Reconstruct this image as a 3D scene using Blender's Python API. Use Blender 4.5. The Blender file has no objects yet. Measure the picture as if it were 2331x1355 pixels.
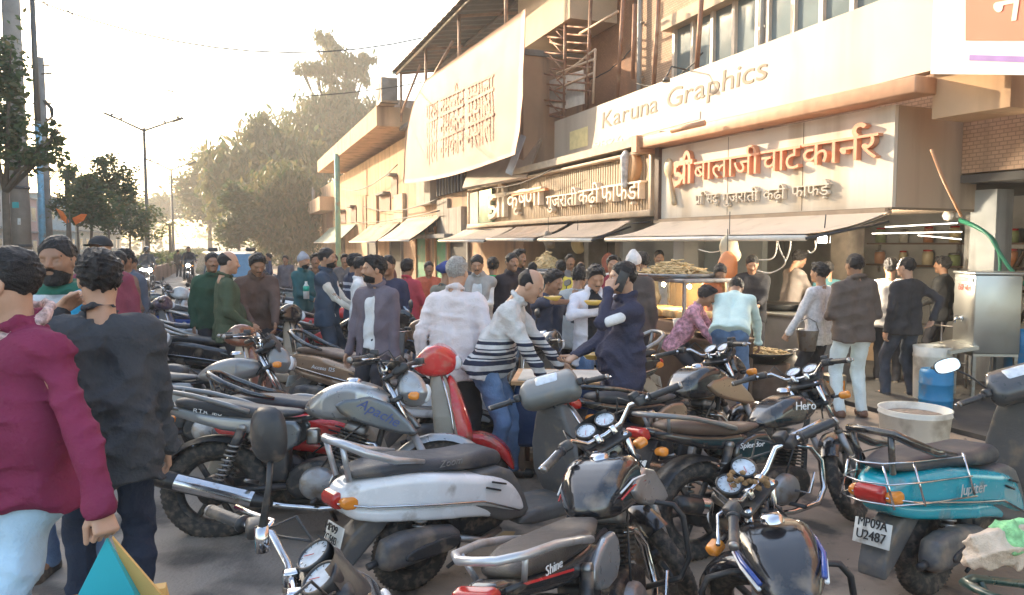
import bpy, bmesh, math, random
import numpy as np
from math import sin, cos, pi, radians, atan2, sqrt
from mathutils import Vector, Matrix

SC = bpy.context.scene
COL = SC.collection
random.seed(7)
RNG = np.random.default_rng(11)

# ------------------------------------------------------------------ camera
CAMH, FPX, HOR = 1.85, 1712.0, 555.0
PITCH = math.atan((677.5 - HOR) / FPX)
cd = bpy.data.cameras.new('camera')
cd.sensor_width = 36.0
cd.lens = 36.0 * FPX / 2331.0
cd.clip_start = 0.05
cd.clip_end = 3000
cam = bpy.data.objects.new('camera', cd)
COL.objects.link(cam)
cam.location = (0, 0, CAMH)
cam.rotation_euler = (pi / 2 - PITCH, 0, 0)
SC.camera = cam

# ------------------------------------------------------------------ light
SUN_AZ, SUN_EL = radians(-50), radians(19)      # azimuth from +Y, clockwise positive (sun is left of the picture)
w = bpy.data.worlds.new('World')
SC.world = w
w.use_nodes = True
nt = w.node_tree
sky = nt.nodes.new('ShaderNodeTexSky')
sky.sky_type = 'NISHITA'
sky.sun_disc = False
sky.sun_elevation = SUN_EL
sky.sun_rotation = SUN_AZ
sky.air_density = 1.2
sky.dust_density = 3.0
sky.ozone_density = 1.0
nt.links.new(sky.outputs[0], nt.nodes['Background'].inputs[0])
nt.nodes['Background'].inputs[1].default_value = 0.13
sl = bpy.data.lights.new('sun', 'SUN')
sl.energy = 2.0
sl.angle = radians(0.6)
sl.color = (1.0, 0.80, 0.56)
so = bpy.data.objects.new('sun', sl)
COL.objects.link(so)
SUND = Vector((sin(SUN_AZ) * cos(SUN_EL), cos(SUN_AZ) * cos(SUN_EL), sin(SUN_EL)))
so.rotation_euler = (-SUND).to_track_quat('-Z', 'Y').to_euler()
SC.view_settings.view_transform = 'Standard'
SC.view_settings.look = 'None'
SC.view_settings.exposure = 2.35
SC.view_settings.gamma = 1.0

# ------------------------------------------------------------------ where things stand
def ray(px, py):
    a = (px - 1165.5) / FPX
    b = (677.5 - py) / FPX
    return Vector((a, cos(PITCH) + b * sin(PITCH), -sin(PITCH) + b * cos(PITCH)))
def G(px, py, z=0.0):
    r = ray(px, py)
    s = (z - CAMH) / r.z
    return Vector((r.x * s, r.y * s, z))
def P(px, py, Y):
    r = ray(px, py)
    s = Y / r.y
    return Vector((r.x * s, Y, CAMH + r.z * s))
TH = radians(-20.6)                     # the street runs this way
SD = Vector((sin(TH), cos(TH), 0))      # down the street
SN = Vector((-cos(TH), sin(TH), 0))     # across it, towards the left
def S(u, v, z=0.0):
    return SD * u + SN * v + Vector((0, 0, z))
def on_v(px, v):                        # u of the point of the line at v seen at column px
    t = (px - 1165.5) / FPX
    Y = v / (SN.x * t + SN.y)
    p = Vector((t * Y, Y, 0))
    return p.dot(SD)

# ------------------------------------------------------------------ materials
MATS = {}
def mat(name, col=(.5, .5, .5), rough=.6, metal=0.0, var=.12, scale=6.0, bump=0.0, bscale=60.0, dirt=None,
        coat=0.0, emit=0.0, alpha=1.0, trans=0.0, stripes=None, spec=.5, brick=None, streak=False, dirt2=None):
    if name in MATS:
        return MATS[name]
    m = bpy.data.materials.new(name)
    m.use_nodes = True
    N = m.node_tree.nodes
    L = m.node_tree.links
    b = N['Principled BSDF']
    tc = N.new('ShaderNodeTexCoord')
    def noise(sc, det=4.0):
        n = N.new('ShaderNodeTexNoise')
        n.inputs['Scale'].default_value = sc
        n.inputs['Detail'].default_value = det
        L.new(tc.outputs['Object'], n.inputs['Vector'])
        return n
    def mix(fac, a, bb):
        x = N.new('ShaderNodeMix')
        x.data_type = 'RGBA'
        L.new(fac, x.inputs[0]) if not isinstance(fac, float) else setattr(x.inputs[0], 'default_value', fac)
        for i, c in ((6, a), (7, bb)):
            if isinstance(c, tuple):
                x.inputs[i].default_value = (*c[:3], 1)
            else:
                L.new(c, x.inputs[i])
        return x.outputs[2]
    def ramp(f, p0, p1):
        r = N.new('ShaderNodeMapRange')
        L.new(f, r.inputs[0])
        r.inputs[1].default_value = p0
        r.inputs[2].default_value = p1
        return r.outputs[0]
    lo = tuple(c * (1 - var) for c in col)
    hi = tuple(min(1, c * (1 + var)) for c in col)
    c = mix(ramp(noise(scale).outputs[0], .3, .7), lo, hi)
    if stripes:                          # list of (z0, z1, colour) bands in object z
        sx = N.new('ShaderNodeSeparateXYZ')
        L.new(tc.outputs['Object'], sx.inputs[0])
        for z0, z1, sc_ in stripes:
            cp = N.new('ShaderNodeMath')
            cp.operation = 'COMPARE'
            L.new(sx.outputs[2], cp.inputs[0])
            cp.inputs[1].default_value = (z0 + z1) / 2
            cp.inputs[2].default_value = (z1 - z0) / 2
            c = mix(cp.outputs[0], c, sc_)
    if brick:
        bt = N.new('ShaderNodeTexBrick')
        mp = N.new('ShaderNodeMapping')
        L.new(tc.outputs['Object'], mp.inputs[0])
        mp.inputs['Rotation'].default_value = (pi / 2, 0, 0)
        L.new(mp.outputs[0], bt.inputs[0])
        bt.inputs['Color1'].default_value = (*brick[0], 1)
        bt.inputs['Color2'].default_value = (*brick[1], 1)
        bt.inputs['Mortar'].default_value = (*brick[2], 1)
        bt.inputs['Scale'].default_value = brick[3]
        bt.inputs['Mortar Size'].default_value = brick[4]
        c = mix(.25, bt.outputs[0], c)
    if dirt:                             # (colour, amount, scale)
        dn = noise(dirt[2], 6.0)
        if streak:
            mp_ = N.new('ShaderNodeMapping')
            mp_.inputs['Scale'].default_value = (2.6, 2.6, .22)
            L.new(tc.outputs['Object'], mp_.inputs[0])
            L.new(mp_.outputs[0], dn.inputs['Vector'])
        d = ramp(dn.outputs[0], .62 - dirt[1] * .3, .85 - dirt[1] * .3)
        c = mix(d, c, dirt[0])
    if dirt2:
        c = mix(ramp(noise(dirt2[2], 8.0).outputs[0], .60 - dirt2[1] * .3, .72 - dirt2[1] * .3), c, dirt2[0])
    L.new(c, b.inputs['Base Color'])
    rr = N.new('ShaderNodeMapRange')
    L.new(noise(scale * 3).outputs[0], rr.inputs[0])
    rr.inputs[3].default_value = max(0.02, rough - .1)
    rr.inputs[4].default_value = min(1, rough + .1)
    L.new(rr.outputs[0], b.inputs['Roughness'])
    b.inputs['Metallic'].default_value = metal
    b.inputs['Specular IOR Level'].default_value = spec
    b.inputs['Coat Weight'].default_value = coat
    b.inputs['Coat Roughness'].default_value = .12
    b.inputs['Alpha'].default_value = alpha
    b.inputs['Transmission Weight'].default_value = trans
    if emit:
        b.inputs['Emission Color'].default_value = (*col, 1)
        b.inputs['Emission Strength'].default_value = emit
    if bump:
        bp = N.new('ShaderNodeBump')
        bp.inputs['Strength'].default_value = bump
        bp.inputs['Distance'].default_value = .01
        L.new(noise(bscale, 5.0).outputs[0], bp.inputs['Height'])
        L.new(bp.outputs[0], b.inputs['Normal'])
    MATS[name] = m
    return m

DUST = (.26, .20, .14)
BLK = mat('black_plastic', (.032, .032, .035), .45, dirt=(DUST, .22, 9), bump=.15)
RUB = mat('tyre_rubber', (.040, .038, .037), .85, dirt=((.15, .12, .095), .55, 26), bump=.5, bscale=120)
CHR = mat('chrome', (.62, .62, .64), .16, 1.0, var=.1, dirt=(DUST, .2, 20))
STL = mat('dull_steel', (.34, .33, .32), .42, .9, dirt=(DUST, .35, 18), bump=.2)
ALU = mat('cast_alloy', (.36, .36, .37), .5, .7, dirt=(DUST, .45, 14), bump=.3)
SEAT = mat('seat_vinyl', (.050, .053, .062), .5, dirt=((.17, .14, .11), .3, 5), bump=.25, bscale=160)
SEATB = mat('brown_seat_vinyl', (.13, .082, .06), .5, dirt=((.2, .15, .11), .3, 5), bump=.25, bscale=160)
ENG = mat('engine_black', (.03, .03, .032), .55, .4, dirt=(DUST, .4, 16), bump=.3)
REDL = mat('red_lens', (.45, .025, .02), .2, coat=.5)
ORAL = mat('amber_lens', (.75, .26, .03), .25, coat=.4)
CLRL = mat('clear_lens', (.62, .64, .66), .12, coat=.6)
MIR = mat('mirror_glass', (.75, .8, .86), .05, 1.0, var=.02)
DIAL = mat('dial_face', (.55, .6, .66), .15, coat=.8, var=.2, scale=30)
PLATE = mat('plate_white', (.68, .68, .64), .5, dirt=(DUST, .25, 15))
INK = mat('black_ink', (.02, .02, .02), .6)
WHT = mat('white_ink', (.8, .8, .8), .5)

# ------------------------------------------------------------------ linking, tagging
def tag(o, label=None, cat=None, group=None, kind=None):
    if label: o['label'] = label
    if cat: o['category'] = cat
    if group: o['group'] = group
    if kind: o['kind'] = kind
    return o
def empty(name, loc=(0, 0, 0), rz=0.0, label=None, cat=None, group=None, sc=1.0):
    o = bpy.data.objects.new(name, None)
    COL.objects.link(o)
    o.location = loc
    o.rotation_euler = (0, 0, rz)
    o.scale = (sc, sc, sc)
    o.empty_display_size = .1
    return tag(o, label, cat, group)
def link(name, me, parent=None, M=None):
    o = bpy.data.objects.new(name, me)
    COL.objects.link(o)
    if parent: o.parent = parent
    if M is not None: o.matrix_local = M
    return o
def copy_tree(o, parent=None):
    c = o.copy()
    COL.objects.link(c)
    if parent:
        c.parent = parent
    for ch in [x for x in KIDS.get(o.name, [])]:
        KIDS.setdefault(c.name, []).append(copy_tree(ch, c))
    return c
KIDS = {}

# ------------------------------------------------------------------ mesh builder
class MB:
    def __init__(s):
        s.v = []; s.f = []; s.m = []; s.mats = []; s.sm = []
    def mi(s, m):
        if m not in s.mats: s.mats.append(m)
        return s.mats.index(m)
    def add(s, vs, fs, m, smooth=False):
        k = len(s.v)
        s.v.extend([tuple(v) for v in vs])
        i = s.mi(m)
        for f in fs:
            s.f.append(tuple(k + a for a in f)); s.m.append(i); s.sm.append(smooth)
        return s
    def box(s, c, d, m, R=None, bev=0.0):
        hx, hy, hz = d[0] / 2, d[1] / 2, d[2] / 2
        if bev <= 0:
            vs = [Vector((x * hx, y * hy, z * hz)) for x in (-1, 1) for y in (-1, 1) for z in (-1, 1)]
            fs = [(0, 1, 3, 2), (4, 6, 7, 5), (0, 4, 5, 1), (2, 3, 7, 6), (0, 2, 6, 4), (1, 5, 7, 3)]
        else:
            bm = bmesh.new()
            bmesh.ops.create_cube(bm, size=1)
            for v in bm.verts: v.co = Vector((v.co.x * d[0], v.co.y * d[1], v.co.z * d[2]))
            bmesh.ops.bevel(bm, geom=bm.edges[:], offset=min(bev, min(d) * .45), segments=2, affect='EDGES', profile=.5)
            bm.verts.index_update()
            vs = [v.co.copy() for v in bm.verts]
            fs = [tuple(v.index for v in f.verts) for f in bm.faces]
            bm.free()
        c = Vector(c)
        if R is not None: vs = [R @ v for v in vs]
        return s.add([v + c for v in vs], fs, m, bev > 0)
    def quad(s, a, b, c, d, m):
        return s.add([a, b, c, d], [(0, 1, 2, 3)], m)
    def slab(s, pts, n, m):               # closed prism over a planar polygon, extruded by vector n
        k = len(pts)
        n = Vector(n)
        vs = [Vector(p) for p in pts] + [Vector(p) + n for p in pts]
        fs = [tuple(range(k))[::-1], tuple(range(k, 2 * k))]
        fs += [(i, (i + 1) % k, k + (i + 1) % k, k + i) for i in range(k)]
        return s.add(vs, fs, m)
    def tube(s, pts, r, m, n=8, cap=True, closed=False):
        pts = [Vector(p) for p in pts]
        K = len(pts)
        rs = r if isinstance(r, (list, tuple)) else [r] * K
        vs, fs = [], []
        up = None
        for i, p in enumerate(pts):
            if closed:
                t = (pts[(i + 1) % K] - pts[i - 1])
            else:
                t = pts[min(i + 1, K - 1)] - pts[max(i - 1, 0)]
            t = t.normalized() if t.length > 1e-9 else Vector((0, 0, 1))
            if up is None:
                up = Vector((0, 0, 1)) if abs(t.z) < .9 else Vector((1, 0, 0))
            a = t.cross(up)
            if a.length < 1e-6: a = t.orthogonal()
            a.normalize()
            up = a.cross(t).normalized()
            for k in range(n):
                an = 2 * pi * k / n
                vs.append(p + a * (cos(an) * rs[i]) + up * (sin(an) * rs[i]))
        for i in range(K if closed else K - 1):
            j = (i + 1) % K
            for k in range(n):
                k2 = (k + 1) % n
                fs.append((i * n + k, i * n + k2, j * n + k2, j * n + k))
        if cap and not closed:
            fs.append(tuple(range(n))[::-1])
            fs.append(tuple((K - 1) * n + k for k in range(n)))
        return s.add(vs, fs, m, True)
    def lathe(s, prof, m, c=(0, 0, 0), axis='z', n=24, R=None, closed=False):     # prof: list of (r, h)
        vs, fs = [], []
        K = len(prof)
        for i in range(n):
            a = 2 * pi * i / n
            for r, h in prof:
                p = Vector((r * cos(a), r * sin(a), h))
                if axis == 'y': p = Vector((p.x, p.z, p.y))
                if axis == 'x': p = Vector((p.z, p.x, p.y))
                if R is not None: p = R @ p
                vs.append(p + Vector(c))
        for i in range(n):
            j = (i + 1) % n
            for k in range(K if closed else K - 1):
                k2 = (k + 1) % K
                q = (i * K + k, j * K + k, j * K + k2, i * K + k2)
                fs.append(q[::-1] if axis == 'y' else q)
        return s.add(vs, fs, m, True)
    def np_add(s, V, F, m, smooth=True):
        return s.add([tuple(v) for v in V.tolist()], [tuple(f) for f in F.tolist()], m, smooth)
    def mesh(s, name):
        me = bpy.data.meshes.new(name)
        me.from_pydata(s.v, [], s.f)
        for m in s.mats: me.materials.append(m)
        me.polygons.foreach_set('material_index', s.m)
        me.polygons.foreach_set('use_smooth', s.sm)
        me.validate()
        me.update()
        return me
    def build(s, name, parent=None, M=None, loc=None, rz=0.0):
        o = link(name, s.mesh(name), parent, M)
        if loc is not None:
            o.location = loc
            o.rotation_euler = (0, 0, rz)
        if parent is not None:
            KIDS.setdefault(parent.name, []).append(o)
        return o

def np_mesh(name, V, F, m, smooth=True):
    me = bpy.data.meshes.new(name)
    V = np.asarray(V, dtype=np.float32); F = np.asarray(F, dtype=np.int32)
    n = F.shape[1]
    me.vertices.add(len(V)); me.vertices.foreach_set('co', V.ravel())
    me.loops.add(F.size); me.loops.foreach_set('vertex_index', F.ravel())
    me.polygons.add(len(F)); me.polygons.foreach_set('loop_start', np.arange(0, F.size, n, dtype=np.int32))
    me.polygons.foreach_set('loop_total', np.full(len(F), n, dtype=np.int32))
    if smooth: me.polygons.foreach_set('use_smooth', np.ones(len(F), dtype=bool))
    me.update(calc_edges=True)
    me.validate()
    if m is not None: me.materials.append(m)
    return me

# ------------------------------------------------------------------ signed-distance modelling
def surfnet(F, lo, h):
    ins = F < 0
    nx, ny, nz = F.shape
    c = np.zeros((nx - 1, ny - 1, nz - 1), np.int8)
    for a in (0, 1):
        for b in (0, 1):
            for d in (0, 1):
                c += ins[a:nx - 1 + a, b:ny - 1 + b, d:nz - 1 + d]
    act = (c > 0) & (c < 8)
    I = np.argwhere(act)
    if len(I) == 0: return np.zeros((0, 3)), np.zeros((0, 4), int)
    idx = -np.ones(act.shape, np.int64)
    idx[act] = np.arange(len(I))
    acc = np.zeros((len(I), 3)); cnt = np.zeros(len(I))
    for ax in range(3):
        o1, o2 = [(1, 2), (0, 2), (0, 1)][ax]
        for a in (0, 1):
            for b in (0, 1):
                off = np.zeros(3, int); off[o1] = a; off[o2] = b
                p = I + off
                q = p.copy(); q[:, ax] += 1
                f0 = F[p[:, 0], p[:, 1], p[:, 2]]; f1 = F[q[:, 0], q[:, 1], q[:, 2]]
                s = (f0 < 0) != (f1 < 0)
                t = np.where(s, f0 / np.where(s, f0 - f1, 1), 0)
                pt = p.astype(float); pt[:, ax] += t
                acc[s] += pt[s]; cnt[s] += 1
    V = acc / cnt[:, None] * h + np.asarray(lo)
    Q = []
    for ax in range(3):
        o1, o2 = [(1, 2), (2, 0), (0, 1)][ax]
        sl0 = [slice(None)] * 3; sl1 = [slice(None)] * 3
        sl0[ax] = slice(0, -1); sl1[ax] = slice(1, None)
        a0 = ins[tuple(sl0)]; a1 = ins[tuple(sl1)]
        for flip, msk in ((0, a0 & ~a1), (1, ~a0 & a1)):
            E = np.argwhere(msk)
            E = E[(E[:, o1] > 0) & (E[:, o2] > 0) & (E[:, o1] < F.shape[o1] - 1) & (E[:, o2] < F.shape[o2] - 1)]
            if len(E) == 0: continue
            def cell(d1, d2):
                e = E.copy(); e[:, o1] -= d1; e[:, o2] -= d2
                return idx[e[:, 0], e[:, 1], e[:, 2]]
            q = np.stack([cell(1, 1), cell(0, 1), cell(0, 0), cell(1, 0)], 1)
            if flip: q = q[:, ::-1]
            Q.append(q)
    Q = np.concatenate(Q)
    Q = Q[(Q >= 0).all(1)]
    return V, Q
def smin(a, b, k):
    if k <= 0: return np.minimum(a, b)
    h = np.clip(.5 + .5 * (b - a) / k, 0, 1)
    return b * (1 - h) + a * h - k * h * (1 - h)
class SDF:
    def __init__(s, lo, hi, h):
        s.lo = np.array(lo, float); s.h = h
        n = np.ceil((np.array(hi, float) - s.lo) / h).astype(int) + 1
        s.n = n
        s.ax = [s.lo[i] + h * np.arange(n[i]) for i in range(3)]
        s.F = np.full(tuple(n), 9.0, np.float32)
    def sub(s, lo, hi):
        a = np.clip(np.floor((np.array(lo) - s.lo) / s.h).astype(int), 0, s.n)
        b = np.clip(np.ceil((np.array(hi) - s.lo) / s.h).astype(int) + 1, 0, s.n)
        if (b <= a).any(): return None
        sl = tuple(slice(a[i], b[i]) for i in range(3))
        X = s.ax[0][sl[0]][:, None, None]; Y = s.ax[1][sl[1]][None, :, None]; Z = s.ax[2][sl[2]][None, None, :]
        return sl, X, Y, Z
    def cap(s, a, b, ra, rb=None, k=.02, op='+'):
        rb = ra if rb is None else rb
        a = np.array(a, float); b = np.array(b, float)
        m = max(ra, rb) + k + 2.5 * s.h
        r = s.sub(np.minimum(a, b) - m, np.maximum(a, b) + m)
        if r is None: return s
        sl, X, Y, Z = r
        ba = b - a; L = max(ba @ ba, 1e-9)
        px, py, pz = X - a[0], Y - a[1], Z - a[2]
        t = np.clip((px * ba[0] + py * ba[1] + pz * ba[2]) / L, 0, 1)
        d = np.sqrt((px - t * ba[0]) ** 2 + (py - t * ba[1]) ** 2 + (pz - t * ba[2]) ** 2) - (ra + (rb - ra) * t)
        s.comb(sl, d, k, op)
        return s
    def ell(s, c, r, R=None, k=.02, op='+'):
        c = np.array(c, float); r = np.array(r, float)
        m = max(r) + k + 2.5 * s.h
        q = s.sub(c - m, c + m)
        if q is None: return s
        sl, X, Y, Z = q
        x, y, z = X - c[0], Y - c[1], Z - c[2]
        if R is not None:
            R = np.array(R)
            x, y, z = (R[0, 0] * x + R[1, 0] * y + R[2, 0] * z, R[0, 1] * x + R[1, 1] * y + R[2, 1] * z, R[0, 2] * x + R[1, 2] * y + R[2, 2] * z)
        k0 = np.sqrt((x / r[0]) ** 2 + (y / r[1]) ** 2 + (z / r[2]) ** 2)
        k1 = np.sqrt((x / r[0] ** 2) ** 2 + (y / r[1] ** 2) ** 2 + (z / r[2] ** 2) ** 2)
        d = k0 * (k0 - 1) / np.maximum(k1, 1e-6)
        s.comb(sl, d, k, op)
        return s
    def comb(s, sl, d, k, op):
        f = s.F[sl]
        if op == '+': s.F[sl] = smin(f, d, k)
        elif op == '-': s.F[sl] = -smin(-f, d, k)
        elif op == '&': s.F[sl] = np.maximum(f, d)
    def cut(s, n, d):                     # keep the side n.p < d
        X = s.ax[0][:, None, None]; Y = s.ax[1][None, :, None]; Z = s.ax[2][None, None, :]
        s.F = np.maximum(s.F, (X * n[0] + Y * n[1] + Z * n[2] - d).astype(np.float32))
        return s
    def rough(s, amp, freq, seed=0, wave=5):
        r = np.random.default_rng(seed)
        X = s.ax[0][:, None, None]; Y = s.ax[1][None, :, None]; Z = s.ax[2][None, None, :]
        n = 0
        for i in range(wave):
            v = r.normal(size=3); v /= np.linalg.norm(v)
            v *= freq * (.6 + .9 * r.random())
            p = r.random() * 6.28
            q = r.normal(size=3) * freq * .35
            n = n + np.sin(v[0] * X + v[1] * Y + v[2] * Z + p + 1.3 * np.sin(q[0] * X + q[1] * Y + q[2] * Z))
        s.F = (s.F + amp * n / sqrt(wave)).astype(np.float32)
        return s
    def folds(s, amp, freq, seed=0, wave=4):
        r = np.random.default_rng(seed)
        X = s.ax[0][:, None, None]; Y = s.ax[1][None, :, None]; Z = s.ax[2][None, None, :]
        n = 0
        for i in range(wave):
            v = r.normal(size=3) * np.array([.55, .75, 1.0]); v /= np.linalg.norm(v)
            v *= freq * (.6 + .9 * r.random())
            q = r.normal(size=3) * freq * .3; m = r.normal(size=3) * freq * .28
            ph = v[0] * X + v[1] * Y + v[2] * Z + r.random() * 6.28 + 1.6 * np.sin(q[0] * X + q[1] * Y + q[2] * Z)
            msk = np.clip(.5 + .9 * np.sin(m[0] * X + m[1] * Y + m[2] * Z + r.random() * 6.28), 0, 1)
            n = n + (1 - np.abs(np.sin(ph))) ** 2 * msk
        s.F = (s.F - amp * (n - .5)).astype(np.float32)
        return s
    def net(s):
        return surfnet(s.F, s.lo, s.h)
def chaikin(p, n=2):
    p = [np.array(q, float) for q in p]
    for _ in range(n):
        o = []
        for i in range(len(p)):
            a, b = p[i], p[(i + 1) % len(p)]
            o += [a * .75 + b * .25, a * .25 + b * .75]
        p = o
    return np.array(p)
def poly_sd(P_, X, Z):
    d = np.full(X.shape, 1e9); s = np.ones(X.shape)
    n = len(P_)
    j = n - 1
    for i in range(n):
        a, b = P_[i], P_[j]
        e = b - a
        wx, wz = X - a[0], Z - a[1]
        t = np.clip((wx * e[0] + wz * e[1]) / max(e @ e, 1e-12), 0, 1)
        d = np.minimum(d, (wx - e[0] * t) ** 2 + (wz - e[1] * t) ** 2)
        c1 = Z >= a[1]; c2 = Z < b[1]; c3 = e[0] * wz > e[1] * wx
        fl = (c1 & c2 & c3) | (~c1 & ~c2 & ~c3)
        s = np.where(fl, -s, s)
        j = i
    return s * np.sqrt(d)
def panel(poly, hw, r=.03, h=.01, sm=2, cy=0.0, noise=0.0):
    """a body panel: side outline (x, z) inflated to half width hw(x, z), edges rounded by r"""
    p = chaikin(poly, sm) if sm else np.array(poly, float)
    lo = p.min(0) - 3 * h; hi = p.max(0) + 3 * h
    W = hw if callable(hw) else (lambda X, Z: np.full(X.shape, hw))
    ax = np.arange(lo[0], hi[0], h); az = np.arange(lo[1], hi[1], h)
    X, Z = np.meshgrid(ax, az, indexing='ij')
    d2 = poly_sd(p, X, Z)
    ww = W(X, Z)
    mw = float(ww.max()) + 3 * h
    ay = np.arange(-mw, mw + h, h)
    q1 = (d2 + r)[:, None, :]
    q2 = np.abs(ay)[None, :, None] - ww[:, None, :] + r
    F = np.minimum(np.maximum(q1, q2), 0) + np.hypot(np.maximum(q1, 0), np.maximum(q2, 0)) - r
    V, Q = surfnet(F.astype(np.float32), (lo[0], -mw, lo[1]), h)
    V[:, 1] += cy
    return V, Q
def lerpf(*kv):                           # piecewise linear function of x from (x, value) pairs
    xs = [a for a, _ in kv]; ys = [b for _, b in kv]
    return lambda X, Z: np.interp(X, xs, ys)
def lerpz(*kv):
    xs = [a for a, _ in kv]; ys = [b for _, b in kv]
    return lambda X, Z: np.interp(Z, xs, ys)

# ------------------------------------------------------------------ lettering
GL = {}
def glyph(ch):
    if ch not in GL:
        c = bpy.data.curves.new('t', 'FONT')
        c.body = ch
        c.size = 1
        c.resolution_u = 3
        o = bpy.data.objects.new('t', c)
        COL.objects.link(o)
        dg = bpy.context.evaluated_depsgraph_get()
        me = bpy.data.meshes.new_from_object(o.evaluated_get(dg))
        vs = np.array([v.co for v in me.vertices]) if len(me.vertices) else np.zeros((0, 3))
        fs = [tuple(p.vertices) for p in me.polygons]
        bpy.data.objects.remove(o)
        bpy.data.curves.remove(c)
        bpy.data.meshes.remove(me)
        GL[ch] = (vs[:, :2] if len(vs) else np.zeros((0, 2)), fs)
    return GL[ch]
MARKS = set('ुृे़')
RUNS = []
def stroke(pts, wd):                      # a flat ribbon along a polyline
    pts = [Vector((*p, 0)) for p in pts]
    v, f = [], []
    for i, p in enumerate(pts):
        t = (pts[min(i + 1, len(pts) - 1)] - pts[max(i - 1, 0)]).normalized()
        nn = Vector((-t.y, t.x, 0)) * wd / 2
        v += [(p + nn)[:2], (p - nn)[:2]]
        if i: f.append((2 * i - 2, 2 * i, 2 * i + 1, 2 * i - 1))
    return np.array(v), f
def arc(cx, cy, rx, ry, a0, a1, n=9):
    return [(cx + rx * cos(radians(a0 + (a1 - a0) * i / n)), cy + ry * sin(radians(a0 + (a1 - a0) * i / n))) for i in range(n + 1)]
def compose(tokens, wd=.085):
    """2-D glyph run; tokens are characters, or names of joined letters drawn as strokes"""
    out = []
    x = 0.0
    def put(vf, dx=0.0, dy=0.0, sx=1.0):
        out.append((vf[0] * np.array([sx, 1.0]) + np.array([dx, dy]), vf[1]))
    for t in tokens:
        if t == ' ':
            x += .3
        elif t == 'shri':
            for s_ in ([(0, .60), (1.0, .60)], arc(.2, .42, .13, .14, 60, 300), arc(.2, .17, .2, .13, 80, -150), [(.05, -.02), (.3, .08), (.56, .26)],
                       [(.58, 0), (.58, .6)], [(.84, 0), (.84, .6)], arc(.69, .6, .15, .27, 0, 180)):
                put(stroke(s_, wd), x)
            x += 1.0
        elif t == 'shna':
            vs, fs = glyph('ष')
            keep = [f for f in fs if max(vs[i][0] for i in f) < .5]
            put((vs, keep), x)
            put(stroke([(0, .60), (.5, .60)], wd), x)
            x += .46
            vs, fs = glyph('ण')
            put((vs, fs), x)
            x += vs[:, 0].max() - .02
        elif t == 'rna':
            vs, fs = glyph('न')
            put((vs, fs), x)
            x += vs[:, 0].max() - .02
            put(stroke(arc(x - .02, .75, .14, .15, 250, 30), wd), x * 0)
        elif t == 'pra':
            vs, fs = glyph('प')
            put((vs, fs), x)
            put(stroke([(.14, .0), (.42, .2)], wd), x)
            x += vs[:, 0].max() - .02
        elif t == 'ddha':
            vs, fs = glyph('द')
            put((vs, fs), x)
            v2, f2 = glyph('ध')
            put((v2 * .5, f2), x + .12, -.22)
            x += vs[:, 0].max() - .02
        elif t in MARKS:
            put(glyph(t), x)
        else:
            vs, fs = glyph(t)
            if len(vs) == 0: continue
            put((vs, fs), x)
            x += vs[:, 0].max() + (.03 if ord(t) < 0x900 else -.02)
    V = []; F = []
    RUNS[:] = out
    for vs, fs in out:
        k = len(V)
        V += [tuple(v) for v in vs]
        F += [tuple(i + k for i in f) for f in fs]
    return np.array(V), F
def lettering(name, tokens, m, origin, ex, ey, height, depth=.004, width=None, parent=None, wd=.085, shear=0.0, M=None, bold=0.0):
    """letters on a surface: ex runs along the line, ey up; depth stands off along ex x ey"""
    V, F = compose(tokens, wd)
    ex = Vector(ex).normalized(); ey = Vector(ey).normalized(); ez = ex.cross(ey)
    s = height / .62
    x0, x1 = V[:, 0].min(), V[:, 0].max()
    sx = (width / (x1 - x0)) if width else s
    o = Vector(origin)
    mb = MB()
    lo = [o + ex * ((v[0] - x0) * sx + shear * v[1] * s) + ey * (v[1] * s) for v in V]
    zz = [i for i, (vs, fs) in enumerate(RUNS) for _ in vs]
    hi = [p + ez * (depth + .0006 * (zz[i] % 5)) for i, p in enumerate(lo)]
    mb.add(hi, F, m)
    # side walls on boundary edges
    cnt = {}
    for f in F:
        for i in range(len(f)):
            a, b = f[i], f[(i + 1) % len(f)]
            cnt[(a, b)] = 1
    ed = [(a, b) for (a, b) in cnt if (b, a) not in cnt]
    n = len(V)
    mb.add(lo + hi, [(a, b, b + n, a + n) for a, b in ed], m)
    return mb.build(name, parent, M)
# ================================================================== two-wheelers
MC = {}
def cpart(key, name, fn, parent, M=None, paint=None, label=None):
    """a part: its mesh is made once per key and shared; slot 0 may carry this machine's own paint"""
    if key not in MC:
        r = fn()
        MC[key] = r.mesh(name) if isinstance(r, MB) else r
    o = link(name, MC[key], parent, M)
    if paint is not None:
        for i, p in enumerate(paint if isinstance(paint, (list, tuple)) else [paint]):
            if p is not None:
                o.material_slots[i].link = 'OBJECT'
                o.material_slots[i].material = p
    if label: o['label'] = label
    return o
PAINT = mat('paint', (.3, .3, .3), .25, coat=.7)
def pmesh(name, *a, m=PAINT, **k):
    V, Q = panel(*a, **k)
    return np_mesh(name, V, Q, m)
def T(x, y, z): return Matrix.Translation((x, y, z))
def steer_m(p, d, ang):
    return T(*p) @ Matrix.Rotation(ang, 4, Vector(d).normalized()) @ T(*[-c for c in p])

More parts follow.
